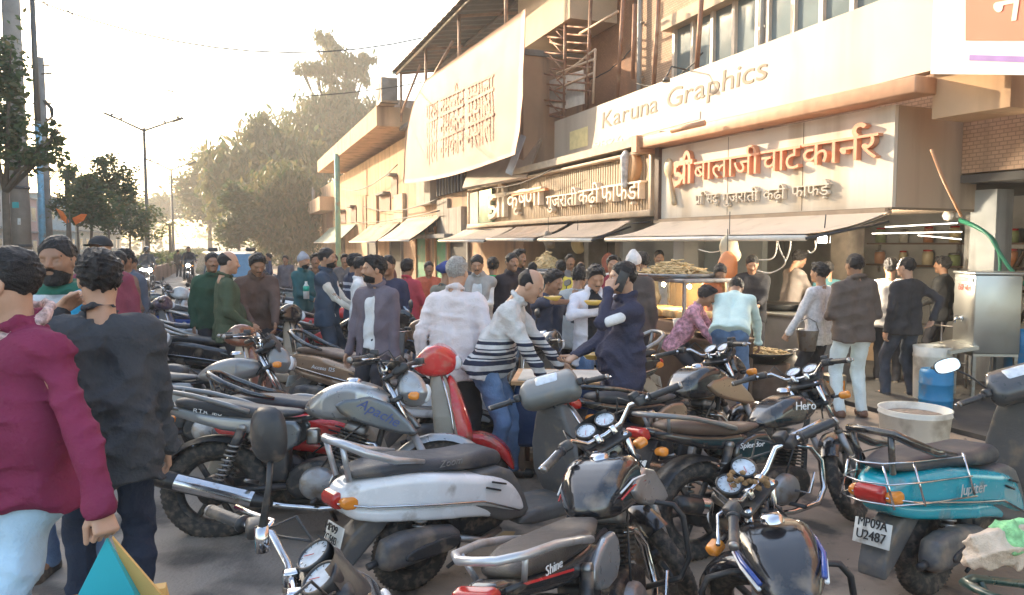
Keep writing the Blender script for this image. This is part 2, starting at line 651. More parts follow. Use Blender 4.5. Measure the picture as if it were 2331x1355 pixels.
def tyre_mb(R, r, n=56):
    mb = MB()
    vs, fs = [], []
    K = 14
    for i in range(n * 2):
        a = pi * i / n
        for k in range(K):
            t = 2 * pi * k / K
            rr = r
            cr = cos(t)
            if cr > .35: rr = r * (1.0 + (.10 if (i + k) % 2 else -.06))
            q = R - r + cr * rr * 1.08
            y = sin(t) * rr * .95
            vs.append((q * cos(a), y, q * sin(a)))
    for i in range(n * 2):
        j = (i + 1) % (n * 2)
        for k in range(K):
            k2 = (k + 1) % K
            fs.append((i * K + k, i * K + k2, j * K + k2, j * K + k))
    mb.add(vs, fs, RUB, True)
    return mb
def rim_mb(Rr, wd, ns, m, disc=True, y0=0.0):
    mb = MB()
    mb.lathe([(Rr, -wd), (Rr + .012, -wd), (Rr - .012, -wd * .4), (Rr - .02, 0), (Rr - .012, wd * .4), (Rr + .012, wd), (Rr, wd), (Rr - .03, wd * .5), (Rr - .03, -wd * .5)], m, axis='y', n=40, closed=True)
    mb.lathe([(.0, -.06), (.045, -.06), (.05, -.03), (.05, .03), (.045, .06), (.0, .06)], m, axis='y', n=20)
    for i in range(ns):
        a = 2 * pi * i / ns
        R = Matrix.Rotation(-a, 3, 'Y')
        mb.box(R @ Vector((Rr * .52, 0, 0)), (Rr * .95, .026, .034), m, R, .008)
    if disc:
        mb.lathe([(.05, -.075), (.12, -.072), (.12, -.068), (.05, -.068)], STL, axis='y', n=30)
    else:
        mb.lathe([(0, -.07), (.085, -.07), (.095, -.05), (.095, .05), (.085, .07), (0, .07)], m, axis='y', n=26)
    return mb
ALLOYB = mat('alloy_black', (.035, .035, .037), .5, .3, dirt=((.15, .12, .095), .45, 22), bump=.2)
ALLOYS = mat('alloy_silver', (.34, .34, .35), .5, .7, dirt=(DUST, .4, 12), bump=.2)
def add_wheel(root, key, R, r, loc, M0, ns=6, m=None, disc=True):
    m = m or ALLOYB
    Mw = (M0 or Matrix()) @ T(*loc)
    wo = cpart(('rim', key, m.name, disc), 'wheel', lambda: rim_mb(R - r * 1.75, r * .62, ns, m, disc), root, Mw)
    cpart(('tyre', R, r), 'tyre', lambda: tyre_mb(R, r), wo)
    return wo
def helix(a, b, r, turns, n=12):
    a, b = Vector(a), Vector(b)
    ax = (b - a).normalized(); u = ax.orthogonal().normalized(); v = ax.cross(u)
    N = int(turns * n)
    return [a + (b - a) * i / N + (u * cos(2 * pi * i / n) + v * sin(2 * pi * i / n)) * r for i in range(N + 1)]
def shock_mb(a, b, spring=STL):
    mb = MB()
    a, b = Vector(a), Vector(b)
    mb.tube([a, b], .013, CHR)
    mb.tube([a.lerp(b, .5), a.lerp(b, .97)], .027, BLK, 10)
    mb.tube(helix(a.lerp(b, .06), a.lerp(b, .72), .031, 8), .0065, spring, 6)
    for e in (a, b): mb.lathe([(0, -.02), (.022, -.02), (.022, .02), (0, .02)], STL, e, 'y', 12)
    return mb
def mirror_mb(y, back=BLK, tall=False):
    """mirror head: shell and stalk; the glass is its own sub-part"""
    mb = MB()
    base = Vector((.31, y * .60, 1.13)); top = Vector((.33, y * .92, 1.33))
    mb.tube([base, base.lerp(top, .5) + Vector((.02, 0, .01)), top], .0065, BLK, 6)
    return mb, top
def mirror_shell(top, rx=.072, rz=.048, tilt=.15):
    mb = MB()
    prof = [(0, .03), (.55, .026), (.85, .014), (1.0, 0), (.97, -.004), (0, -.004)]
    vs, fs = [], []
    n = 22
    for i in range(n):
        a = 2 * pi * i / n
        q = 1.0 - .05 * cos(4 * a)
        for r, h in prof:
            vs.append(Vector((h, r * rx * cos(a) * q, r * rz * sin(a) * q)))
    K = len(prof)
    for i in range(n):
        j = (i + 1) % n
        for k in range(K - 1):
            fs.append((i * K + k, j * K + k, j * K + k + 1, i * K + k + 1))
    mb.add([v + Vector(top) for v in vs], fs, BLK, True)
    return mb
def mirror_glass(top, rx=.066, rz=.042):
    mb = MB()
    n = 22
    vs = [Vector((-.0065, rx * cos(2 * pi * i / n) * (1 - .05 * cos(8 * pi * i / n)), rz * sin(2 * pi * i / n) * (1 - .05 * cos(8 * pi * i / n)))) + Vector(top) for i in range(n)]
    mb.add(vs, [tuple(range(n))[::-1]], MIR)
    return mb
def grip_mb(pts, flange=True):
    mb = MB()
    a, b = Vector(pts[0]), Vector(pts[1])
    N = 10
    P_ = [a.lerp(b, i / N) for i in range(N + 1)]
    mb.tube(P_, [.0175 + (.0015 if i % 2 else 0) for i in range(N + 1)], BLK, 12)
    d = (b - a).normalized()
    mb.tube([a - d * .004, a + d * .004], .025, BLK, 14)
    mb.tube([b, b + d * .012], [.019, .016], STL, 12)
    return mb

def dial_mb(c, R, r=.046, h=.03):
    mb = MB()
    mb.lathe([(0, -h), (r * .9, -h), (r * 1.08, h * .6), (r * 1.12, h), (r * .98, h + .002), (r * .96, h - .004)], BLK, c, 'z', 26, R)
    mb.lathe([(r * .97, h - .004), (0, h - .004)], DIAL, c, 'z', 26, R)
    q = Vector(c) + R @ Vector((0, 0, h - .001))
    for i in range(9):
        a = radians(-40 + 260 * i / 8)
        mb.box(q + R @ Vector((cos(a) * r * .78, sin(a) * r * .78, 0)), (r * .16, .002, .001), INK, R @ Matrix.Rotation(a, 3, 'Z'))
    mb.box(q + R @ Vector((-r * .25, r * .18, .0005)), (r * .75, .002, .001), REDL, R @ Matrix.Rotation(radians(-38), 3, 'Z'))
    return mb

# ------------------------------------------------------------------ motorcycle
def motorcycle(loc, head, label, paint, steer=0.0, lean=8.0, style='classic', seat=None, group=None, sc=1.0, paint2=None,
               mirrors=(1, -1), guard=True, alloy=None, near=True, rail=None, tail=None, cat='motorcycle', fork=None, visor=True, name='motorcycle'):
    root = empty(name, loc, 0, label, cat, group, sc)
    root.matrix_world = Matrix.Translation(loc) @ Matrix.Rotation(head, 4, 'Z') @ Matrix.Rotation(radians(-lean), 4, 'X') @ Matrix.Diagonal((1.04 * sc, sc, .94 * sc, 1))
    seat = seat or SEAT
    paint2 = paint2 or paint
    alloy = alloy or ALLOYB
    rail = rail or STL
    fork = fork or CHR
    Ms = steer_m((.33, 0, 1.0), (-.438, 0, .899), steer)
    add_wheel(root, 'mcr', .305, .052, (-.62, 0, .30), None, 6, alloy, False)
    add_wheel(root, 'mcf', .30, .045, (.66, 0, .30), Ms, 6, alloy, True)
    sport = style == 'sport'
    # tank
    if sport:
        tp = [(-.14, .79), (-.06, .90), (.10, .985), (.26, .965), (.40, .88), (.38, .80), (.22, .74), (-.02, .735)]
        thw = lerpf((-.14, .07), (.0, .14), (.2, .17), (.42, .11))
    else:
        tp = [(-.14, .79), (-.06, .87), (.10, .945), (.26, .945), (.37, .89), (.36, .80), (.18, .745), (-.10, .745)]
        thw = lerpf((-.14, .07), (.0, .125), (.2, .145), (.38, .09))
    cpart(('tank', sport), 'fuel_tank', lambda: pmesh('fuel_tank', tp, thw, r=.065, h=.009), root, paint=paint)
    cpart('tcap', 'tank_cap', lambda: MB().lathe([(0, .014), (.03, .014), (.042, .004), (.046, -.012)], CHR, (.16, 0, .962 if not sport else .985), 'z', 20), root)
    if sport:
        for s in (1, -1):
            cpart(('shroud', s), 'tank_shroud', lambda s=s: pmesh('tank_shroud', [(.06, .86), (.34, .90), (.56, .665), (.50, .64), (.28, .70), (.12, .765)], .02, r=.018, h=.008, sm=1, cy=s * .155), root, paint=paint2)
    # seat, tail
    sp = [(-.13, .80), (-.12, .76), (-.40, .745), (-.80, .81), (-.86, .85), (-.82, .895), (-.55, .865), (-.38, .825), (-.22, .81)]
    cpart('mseat', 'seat', lambda: pmesh('seat', sp, lerpf((-.86, .075), (-.65, .125), (-.35, .135), (-.13, .085)), r=.045, h=.009, m=SEAT), root, paint=seat)
    tp2 = [(-.28, .76), (-.26, .69), (-.44, .645), (-.94, .80), (-.99, .86), (-.93, .87), (-.80, .82), (-.5, .765)]
    cpart(('tailp', sport), 'tail_panel', lambda: pmesh('tail_panel', tp2, lerpf((-.98, .055), (-.7, .105), (-.3, .125)), r=.03, h=.009, sm=1), root, paint=tail or paint)
    for s in (1, -1):
        cpart(('sidep', s), 'side_panel', lambda s=s: pmesh('side_panel', [(-.10, .735), (-.14, .55), (-.34, .55), (-.44, .66), (-.28, .745)], .022, r=.018, h=.009, sm=1, cy=s * .125), root, paint=paint2)
    def lampmb():
        mb = MB()
        V, Q = panel([(-.945, .79), (-1.02, .80), (-1.04, .865), (-.96, .875)], .075, r=.018, h=.007, sm=1)
        return mb.np_add(V, Q, REDL)
    cpart('tlamp', 'tail_light', lampmb, root)
    def fend():
        mb = MB()
        for seg in (range(0, 9),):
            vs, fs = [], []
            for i in range(13):
                a = radians(62 + 105 * i / 12)
                R = .345
                for k, y in enumerate((-.075, -.05, 0, .05, .075)):
                    q = R - (.03 if abs(y) > .06 else 0)
                    vs.append((-.62 + cos(a) * q, y, .30 + sin(a) * q))
            for i in range(12):
                for k in range(4):
                    fs.append((i * 5 + k, i * 5 + k + 1, i * 5 + 6 + k, i * 5 + 5 + k))
            mb.add(vs, fs, BLK, True)
        mb.slab([(-.93, -.09, .78), (-.93, .09, .78), (-1.06, .085, .52), (-1.06, -.085, .52)], (.012, 0, .006), BLK)
        return mb
    cpart('rfend', 'rear_mudguard', fend, root)
    def plmb():
        mb = MB()
        R = Matrix.Rotation(radians(27), 3, 'Y')
        mb.box((-1.045, 0, .62), (.006, .20, .14), PLATE, R, .002)
        return mb
    pl = cpart('plate', 'number_plate', plmb, root)
    def raimb():
        mb = MB()
        mb.tube([(-.40, .148, .80), (-.52, .155, .845), (-.70, .15, .90), (-.88, .13, .935), (-.955, .07, .945), (-.96, 0, .945), (-.955, -.07, .945), (-.88, -.13, .935), (-.70, -.15, .90), (-.52, -.155, .845), (-.40, -.148, .80)], .016, STL, 8)
        mb.tube([(-.86, .12, .925), (-.84, .09, .83)], .011, STL, 6)
        mb.tube([(-.86, -.12, .925), (-.84, -.09, .83)], .011, STL, 6)
        return mb
    cpart('grail', 'grab_rail', raimb, root, paint=rail)
    for s in (1, -1):
        def ind(x, y, z, dx, s=s):
            mb = MB()
            mb.tube([(x, y * .5 * s, z), (x, y * .8 * s, z)], .011, BLK, 6)
            V, Q = panel([(x - .03, z - .022), (x + .03, z - .03), (x + .035, z + .03), (x - .03, z + .024)], .034, r=.018, h=.006, sm=1, cy=y * s)
            return mb.np_add(V, Q, ORAL)
        cpart(('indr', s), 'indicator', lambda s=s: ind(-.95, .15, .73, 0), root)
        cpart(('indf', s), 'indicator', lambda s=s: ind(.50, .19, .88, 0), root, Ms)
    # engine
    def eng():
        mb = MB()
        V, Q = panel([(.20, .46), (.24, .36), (.16, .25), (-.14, .235), (-.22, .32), (-.17, .46), (.0, .50)], .115, r=.035, h=.011, sm=1)
        mb.np_add(V, Q, ENG)
        for sgn in (1, -1):
            mb.lathe([(.0, .165), (.075, .16), (.10, .145), (.108, .10)], ALU, (.02, 0, .355), 'y', 24) if sgn < 0 else mb.lathe([(.0, -.165), (.085, -.16), (.10, -.145), (.108, -.10)], ALU, (-.02, 0, .35), 'y', 24)
        ax = Vector((.34, 0, .94)).normalized()
        R = Matrix.Rotation(atan2(ax.x, ax.z), 3, 'Y')
        for i in range(9):
            c = Vector((.10, 0, .46)) + ax * (.022 * i + .02)
            mb.box(c, (.155 if i % 9 else .12, .17, .009), ENG, R)
        mb.box(Vector((.10, 0, .46)) + ax * .10, (.10, .10, .2), ENG, R)
        mb.box(Vector((.10, 0, .46)) + ax * .235, (.13, .15, .06), ALU, R, .02)
        mb.tube([(-.03, 0, .60), (.08, 0, .61)], .032, BLK, 10)
        mb.box((-.07, 0, .63), (.07, .09, .10), STL, None, .015)
        mb.tube([(.14, .03, .62), (.10, .08, .80)], .005, BLK, 5)
        mb.tube([(-.1, .10, .5), (.02, .11, .6), (.2, .07, .72), (.30, .05, .85)], .006, BLK, 5)
        mb.tube([(.0, -.12, .45), (.1, -.10, .6), (.26, -.06, .74), (.32, -.05, .9)], .006, BLK, 5)
        mb.box((-.26, 0, .46), (.12, .15, .22), BLK, None, .02)
        return mb
    cpart('engine', 'engine', eng, root)
    def exh():
        mb = MB()
        mb.tube([(.19, -.04, .60), (.29, -.06, .58), (.35, -.08, .48), (.33, -.105, .30), (.24, -.13, .215), (.0, -.145, .20), (-.2, -.16, .225), (-.3, -.175, .25)], .019, CHR, 10)
        a, b = Vector((-.26, -.175, .24)), Vector((-.92, -.205, .43))
        mb.tube([a, a.lerp(b, .08), a.lerp(b, .2), a.lerp(b, .85), a.lerp(b, .97), b], [.022, .04, .052, .055, .05, .034], mat('silencer_black', (.05, .05, .052), .35, .6, dirt=(DUST, .3, 10)), 16)
        mb.tube([b, b + (b - a).normalized() * .006], [.026, .026], INK, 12)
        return mb
    ex = cpart('exhaust', 'exhaust', exh, root)
    def shield():
        mb = MB()
        a, b = Vector((-.26, -.175, .24)), Vector((-.92, -.205, .43))
        d = (b - a).normalized()
        sd = Vector((0, -1, 0)); up = d.cross(sd).normalized()
        if up.z < 0: up = -up
        vs, fs = [], []
        for i in range(9):
            t = .15 + .62 * i / 8
            wv = .85 + .15 * sin(pi * i / 8)
            for k in range(6):
                an = radians(-35 + 100 * k / 5)
                vs.append(a.lerp(b, t) + (sd * cos(an) + up * sin(an)) * .060)
        for i in range(8):
            for k in range(5):
                fs.append((i * 6 + k, i * 6 + k + 1, i * 6 + 7 + k, i * 6 + 6 + k))
        return mb.add(vs, fs, CHR, True)
    cpart('shield', 'heat_shield', shield, ex)
    def frm():
        mb = MB()
        mb.tube([(.34, 0, .95), (.37, 0, .85), (.30, 0, .55), (.26, 0, .30), (.18, 0, .22), (-.2, 0, .22)], .019, BLK, 8)
        mb.tube([(.34, 0, .90), (.0, 0, .76), (-.25, 0, .72), (-.30, 0, .45), (-.2, 0, .23)], .02, BLK, 8)
        for s in (1, -1):
            mb.tube([(-.12, .09 * s, .73), (-.5, .10 * s, .74), (-.92, .06 * s, .83)], .013, BLK, 6)
            mb.tube([(-.2, .09 * s, .33), (-.64, .095 * s, .30)], .021, BLK, 8)
            mb.tube([(-.02, .10 * s, .26), (-.02, .27 * s, .26)], .014, BLK, 8)
            mb.tube([(-.36, .10 * s, .36), (-.38, .26 * s, .40)], .012, STL, 8)
        mb.tube([(-.62, -.12, .30), (-.62, .12, .30)], .012, STL, 8)
        mb.tube([(-.03, .10, .25), (.03, .26, .012)], .011, BLK, 6)
        mb.box((.03, .262, .012), (.06, .03, .012), BLK)
        for s in (.0,):
            V, Q = panel([(-.18, .37), (-.18, .29), (-.66, .25), (-.70, .31), (-.64, .36)], .018, r=.014, h=.009, sm=2, cy=.095)
            mb.np_add(V, Q, BLK)
        mb.tube([(.02, -.16, .34), (.06, -.24, .33), (.10, -.25, .46)], .009, CHR, 6)
        return mb
    cpart('mframe', 'frame', frm, root)
    for s in (1, -1):
        cpart(('shock', s), 'shock_absorber', lambda s=s: shock_mb((-.58, .125 * s, .35), (-.44, .13 * s, .70)), root)
    if guard:
        def grd():
            mb = MB()
            for s in (1, -1):
                mb.tube([(.31, .02 * s, .70), (.33, .16 * s, .70), (.34, .25 * s, .68), (.345, .285 * s, .62), (.34, .285 * s, .42), (.31, .24 * s, .33), (.25, .06 * s, .30)], .014, BLK, 8)
            return mb
        cpart('guard', 'leg_guard', grd, root)
    # steering
    def frk():
        mb = MB()
        for s in (1, -1):
            a, b = Vector((.66, .088 * s, .30)), Vector((.335, .088 * s, 1.01))
            mb.tube([a.lerp(b, .40), b], .0165, CHR, 10)
            mb.tube([a - (b - a) * .03, a.lerp(b, .48)], .024, ALU, 10)
            mb.tube([a.lerp(b, .47), a.lerp(b, .50)], .028, BLK, 10)
        mb.box((.355, 0, 1.0), (.07, .23, .025), BLK, Matrix.Rotation(radians(-26), 3, 'Y'), .008)
        mb.box((.41, 0, .86), (.07, .23, .03), BLK, Matrix.Rotation(radians(-26), 3, 'Y'), .008)
        mb.tube([(.66, -.10, .30), (.66, .10, .30)], .011, STL, 8)
        mb.tube([(.345, .03, 1.02), (.345, .03, 1.05)], .017, CHR, 10)
        return mb
    cpart('fork', 'fork', frk, root, Ms)
    def ffen():
        mb = MB()
        vs, fs = [], []
        for i in range(17):
            a = radians(5 + 140 * i / 16)
            for k, y in enumerate((-.072, -.055, 0, .055, .072)):
                q = .34 - (.045 if abs(y) > .06 else (.008 if abs(y) > .03 else 0))
                vs.append((.66 + cos(a) * q, y, .30 + sin(a) * q))
        for i in range(16):
            for k in range(4):
                fs.append((i * 5 + k, i * 5 + k + 1, i * 5 + 6 + k, i * 5 + 5 + k))
        return mb.add(vs, fs, PAINT, True)
    cpart('ffend', 'front_mudguard', ffen, root, Ms, paint=paint)
    hl = cpart('headl', 'headlight', lambda: pmesh('headlight', [(.43, .82), (.55, .80), (.60, .88), (.56, 1.0), (.46, 1.06), (.40, .98)], lerpz((.8, .07), (.9, .12), (1.06, .09)), r=.045, h=.009), root, Ms, paint=paint)
    cpart('lens', 'lens', lambda: MB().np_add(*panel([(.56, .82), (.605, .85), (.612, .93), (.57, .97)], .085, r=.02, h=.008), CLRL), hl)
    if visor:
        def vis():
            mb = MB()
            vs, fs = [], []
            for i in range(6):
                t = i / 5
                for k in range(9):
                    y = -1 + 2 * k / 8
                    hw = .125 - .035 * t
                    vs.append((.50 - .10 * t + (1 - y * y) * .05 * (1 - .3 * t), y * hw, .99 + .16 * t))
            for i in range(5):
                for k in range(8):
                    fs.append((i * 9 + k, i * 9 + k + 1, i * 9 + 10 + k, i * 9 + 9 + k))
            n = len(vs)
            mb.add(vs, fs, BLK, True)
            return mb
        cpart('visor', 'visor', vis, root, Ms)
    Rd = Matrix.Rotation(radians(-38), 3, 'Y')
    pod = cpart('pod', 'instrument_panel', lambda: MB().np_add(*panel([(.36, 1.03), (.40, 1.00), (.49, 1.05), (.45, 1.11)], .115, r=.02, h=.008), BLK), root, Ms)
    for s in (1, -1):
        cpart(('dial', s), 'dial', lambda s=s: dial_mb((.41, .056 * s, 1.085), Rd), pod)
    hb = [(.16, .37), (.235, .25), (.30, .17), (.335, .10), (.34, 0)]
    hz = [1.10, 1.115, 1.12, 1.06, 1.05]
    hpts = [(x, y, z) for (x, y), z in zip(hb, hz)] + [(x, -y, z) for (x, y), z in list(zip(hb, hz))[-2::-1]]
    def bar():
        mb = MB()
        mb.tube(hpts, .011, CHR, 8)
        for s in (1, -1):
            mb.box((.338, .045 * s, 1.052), (.04, .03, .045), CHR, None, .006)
            mb.box((.262, .215 * s, 1.118), (.05, .06, .05), BLK, None, .012)
            mb.tube([(.29, .20 * s, 1.115), (.31, .25 * s, 1.112), (.255, .33 * s, 1.105), (.22, .385 * s, 1.10)], [.009, .008, .007, .009], CHR, 6)
            mb.tube([(.29, .2 * s, 1.10), (.42, .12 * s, 1.10), (.46, .05 * s, .95), (.36, .06 * s, .75)], .005, BLK, 5)
            mb.tube([(.28, .19 * s, 1.12), (.36, .16 * s, 1.17), (.45, .09 * s, 1.02), (.33, .08 * s, .8)], .0045, BLK, 5)
        mb.box((.28, -.205, 1.15), (.05, .045, .04), BLK, None, .008)
        return mb
    hbo = cpart('mbar', 'handlebar', bar, root, Ms, paint=None)
    for s in (1, -1):
        cpart(('mgrip', s), 'grip', lambda s=s: grip_mb([(.233, .252 * s, 1.115), (.155, .378 * s, 1.10)]), hbo)
    for s in mirrors:
        mb, top = mirror_mb(.37 * s)
        mo = cpart(('mirror', s), 'mirror', lambda: mirror_shell(top).add(mb.v, mb.f, BLK, True), root, Ms)
        cpart(('mglass', s), 'mirror_glass', lambda: mirror_glass(top), mo)
    return root, Ms, pl

# ------------------------------------------------------------------ scooter
def scooter(loc, head, label, paint, steer=0.0, lean=7.0, seat=None, group=None, sc=1.0, trim=None, mirrors=(1, -1), rail=None,
            rack=False, cowl=None, cat='scooter', apron=None, alloy=None):
    root = empty('scooter', loc, 0, label, cat, group, sc)
    root.matrix_world = Matrix.Translation(loc) @ Matrix.Rotation(head, 4, 'Z') @ Matrix.Rotation(radians(-lean), 4, 'X') @ Matrix.Diagonal((1.04 * sc, sc, .94 * sc, 1))
    seat = seat or SEAT
    rail = rail or STL
    cowl = cowl or paint
    apron = apron or paint
    trim = trim or mat('grey_inner_plastic', (.10, .10, .10), .55, dirt=(DUST, .25, 9), bump=.15)
    Ms = steer_m((.50, 0, .95), (-.42, 0, .907), steer)
    add_wheel(root, 'scr', .225, .052, (-.55, 0, .225), None, 5, alloy or ALLOYB, False)
    add_wheel(root, 'scf', .225, .050, (.72, 0, .225), Ms, 5, alloy or ALLOYB, False)
    bp = [(-.98, .70), (-.90, .735), (-.60, .735), (-.30, .67), (-.02, .60), (.10, .46), (.13, .34), (.04, .34), (-.22, .47), (-.55, .52), (-.88, .565), (-1.0, .63)]
    bo = cpart('sbody', 'body_panel', lambda: pmesh('body_panel', bp, lerpf((-1.0, .08), (-.85, .14), (-.5, .215), (-.2, .215), (.12, .17)), r=.05, h=.010, sm=2), root, paint=paint)
    lp = [(-.96, .625), (-.86, .57), (-.5, .525), (-.2, .475), (.02, .36), (.0, .32), (-.25, .40), (-.6, .45), (-.88, .50), (-.96, .56)]
    cpart('slow', 'lower_panel', lambda: pmesh('lower_panel', lp, lerpf((-.98, .075), (-.8, .13), (-.4, .195), (.05, .17)), r=.03, h=.010, sm=1), root, paint=paint)
    def beads():
        mb = MB()
        for s in (1, -1):
            mb.tube([(-1.0, .085 * s, .632), (-.86, .150 * s, .597), (-.5, .224 * s, .545), (-.22, .222 * s, .497), (.05, .185 * s, .37)], .0055, CHR, 6)
            mb.tube([(-.06, .212 * s, .565), (-.16, .221 * s, .60)], .006, INK, 5)
            mb.tube([(-.10, .214 * s, .535), (-.20, .223 * s, .575)], .006, INK, 5)
        return mb
    cpart('sbead', 'trim_strip', beads, root)
    sp = [(-.93, .76), (-.90, .80), (-.60, .81), (-.42, .775), (-.28, .765), (-.10, .775), (.0, .73), (.0, .655), (-.1, .645), (-.45, .71), (-.90, .74)]
    cpart('sseat', 'seat', lambda: pmesh('seat', sp, lerpf((-.93, .09), (-.75, .145), (-.35, .16), (.0, .11)), r=.045, h=.009, m=SEAT), root, paint=seat)
    def und():
        mb = MB()
        V, Q = panel([(-.28, .66), (.0, .66), (.10, .50), (.16, .30), (-.1, .32), (-.3, .5)], lerpf((-.3, .19), (.16, .165)), r=.03, h=.012, sm=1)
        mb.np_add(V, Q, trim)
        V, Q = panel([(.10, .34), (.52, .33), (.58, .29), (.55, .23), (.05, .24)], .17, r=.025, h=.012, sm=1)
        mb.np_add(V, Q, trim)
        return mb
    cpart(('sunder', trim.name), 'floorboard', und, root)
    def rl():
        mb = MB()
        mb.tube([(-.55, .165, .79), (-.72, .165, .83), (-.88, .15, .90), (-.97, .11, .955), (-1.0, .04, .965), (-1.0, -.04, .965), (-.97, -.11, .955), (-.88, -.15, .90), (-.72, -.165, .83), (-.55, -.165, .79)], [.012, .022, .024, .022, .02, .02, .022, .024, .022, .012], STL, 10)
        for s in (1, -1): mb.tube([(-.97, .10 * s, .95), (-.93, .08 * s, .74)], .016, STL, 8)
        return mb
    cpart('srail', 'grab_rail', rl, root, paint=rail)
    def tl():
        mb = MB()
        mb.np_add(*panel([(-.955, .585), (-1.02, .60), (-1.02, .675), (-.95, .69)], .075, r=.018, h=.007, sm=1), REDL)
        return mb
    cpart('stail', 'tail_light', tl, root)
    for s in (1, -1):
        cpart(('sindr', s), 'indicator', lambda s=s: MB().np_add(*panel([(-.90, .585), (-.99, .60), (-.99, .66), (-.90, .66)], .028, r=.014, h=.007, sm=1, cy=.095 * s), ORAL), root)
    def rf():
        mb = MB()
        mb.np_add(*panel([(-.80, .52), (-.66, .50), (-.72, .44), (-.98, .20), (-1.02, .22), (-.96, .40)], .07, r=.01, h=.009, sm=1), trim)
        return mb
    cpart(('srf', trim.name), 'rear_mudguard', rf, root)
    pl = cpart('splate', 'number_plate', lambda: MB().box((-.985, 0, .43), (.006, .19, .125), PLATE, Matrix.Rotation(radians(15), 3, 'Y'), .002), root)
    def eng():
        mb = MB()
        mb.np_add(*panel([(-.70, .34), (-.62, .40), (-.2, .38), (-.10, .30), (-.2, .20), (-.62, .16), (-.70, .22)], .05, r=.03, h=.011, cy=.13), ALU)
        mb.np_add(*panel([(-.66, .52), (-.30, .50), (-.28, .36), (-.62, .34)], .075, r=.025, h=.011, sm=1, cy=.09), BLK)
        mb.box((-.22, 0, .33), (.3, .22, .2), ENG, None, .03)
        mb.np_add(*panel([(-.32, .44), (-.02, .42), (.0, .26), (-.3, .24)], .13, r=.03, h=.012, sm=1), ENG)
        return mb
    cpart('seng', 'engine', eng, root)
    def muf():
        mb = MB()
        V, Q = panel([(-.84, .32), (-.80, .43), (-.42, .41), (-.34, .33), (-.40, .26), (-.76, .22), (-.84, .26)], .055, r=.045, h=.010, sm=1, cy=-.17)
        mb.np_add(V, Q, mat('muffler_dusty', (.12, .12, .125), .55, .4, dirt=((.3, .25, .2), .5, 8), bump=.3))
        mb.tube([(-.36, -.17, .30), (-.2, -.16, .24), (-.05, -.12, .26)], .022, STL, 10)
        mb.tube([(-.84, -.17, .29), (-.89, -.17, .28)], .02, BLK, 10)
        return mb
    mu = cpart('smuf', 'muffler', muf, root)
    cpart('smsh', 'heat_shield', lambda: MB().np_add(*panel([(-.70, .33), (-.42, .36), (-.36, .32), (-.42, .26), (-.72, .26)], .008, r=.006, h=.008, sm=2, cy=-.228), BLK), mu)
    cpart('sshk', 'shock_absorber', lambda: shock_mb((-.62, -.12, .26), (-.52, -.13, .56)), root)
    cpart('sstand', 'stand', lambda: MB().tube([(-.15, .12, .22), (-.12, .22, .015)], .011, BLK, 6).tube([(-.18, -.10, .2), (-.40, -.12, .12)], .011, BLK, 6), root)
    # front
    ap = [(.52, .28), (.60, .30), (.63, .45), (.58, .70), (.555, .90), (.48, .97), (.43, .93), (.45, .70), (.47, .45)]
    cpart(('sap', trim.name), 'leg_shield', lambda: MB().np_add(*panel(ap, lerpz((.28, .17), (.45, .225), (.65, .215), (.82, .16), (.97, .10)), r=.022, h=.010, sm=1), trim), root)
    fp = [(.56, .30), (.70, .42), (.72, .52), (.66, .72), (.60, .90), (.55, .95), (.53, .80), (.57, .55)]
    cpart('sfr', 'front_cover', lambda: pmesh('front_cover', fp, lerpz((.3, .11), (.5, .205), (.70, .19), (.95, .085)), r=.05, h=.010, sm=2), root, paint=apron)
    cpart('sft', 'trim_strip', lambda: MB().tube([(.58, .17, .30), (.60, .228, .45), (.575, .218, .66), (.54, .165, .83), (.50, .10, .96)], .008, CHR, 6).tube([(.58, -.17, .30), (.60, -.228, .45), (.575, -.218, .66), (.54, -.165, .83), (.50, -.10, .96)], .008, CHR, 6), root)
    cpart('sff', 'front_mudguard', lambda: pmesh('front_mudguard', [(.50, .36), (.52, .30), (.60, .40), (.74, .43), (.88, .36), (.97, .24), (1.0, .24), (.95, .40), (.82, .50), (.66, .51)], .085, r=.03, h=.009, sm=1), root, Ms, paint=apron)
    cpart('sfk', 'fork', lambda: MB().tube([(.72, .085, .225), (.60, .085, .46)], .02, BLK, 8).tube([(.72, -.085, .225), (.60, -.085, .46)], .02, BLK, 8).tube([(.58, 0, .5), (.42, 0, 1.0)], .022, BLK, 8), root, Ms)
    hc = [(.33, 1.03), (.35, .97), (.44, .93), (.56, .93), (.63, 1.01), (.60, 1.11), (.50, 1.165), (.42, 1.14), (.37, 1.09)]
    hd = cpart('shd', 'handlebar_cowl', lambda: pmesh('handlebar_cowl', hc, lerpf((.33, .17), (.40, .195), (.48, .165), (.56, .115), (.64, .06)), r=.05, h=.009), root, Ms, paint=cowl)
    cpart('shl', 'headlight', lambda: MB().np_add(*panel([(.59, .955), (.645, .985), (.645, 1.05), (.60, 1.09)], .062, r=.022, h=.008), CLRL), hd)
    cpart('smt', 'instrument_panel', lambda: MB().np_add(*panel([(.365, 1.09), (.40, 1.08), (.455, 1.14), (.43, 1.16)], .075, r=.012, h=.007), DIAL), hd)
    def bar():
        mb = MB()
        mb.tube([(.41, .17, 1.035), (.43, 0, 1.02), (.41, -.17, 1.035)], .012, BLK, 8)
        for s in (1, -1):
            mb.tube([(.41, .17 * s, 1.035), (.36, .24 * s, 1.04), (.33, .37 * s, 1.035)], .012, BLK, 8)
            mb.tube([(.42, .20 * s, 1.035), (.43, .24 * s, 1.035), (.40, .32 * s, 1.03), (.37, .39 * s, 1.03)], [.008, .008, .006, .009], CHR, 6)
            mb.box((.39, .205 * s, 1.05), (.06, .04, .05), BLK, None, .01)
        return mb
    hb = cpart('sbar', 'handlebar', bar, root, Ms)
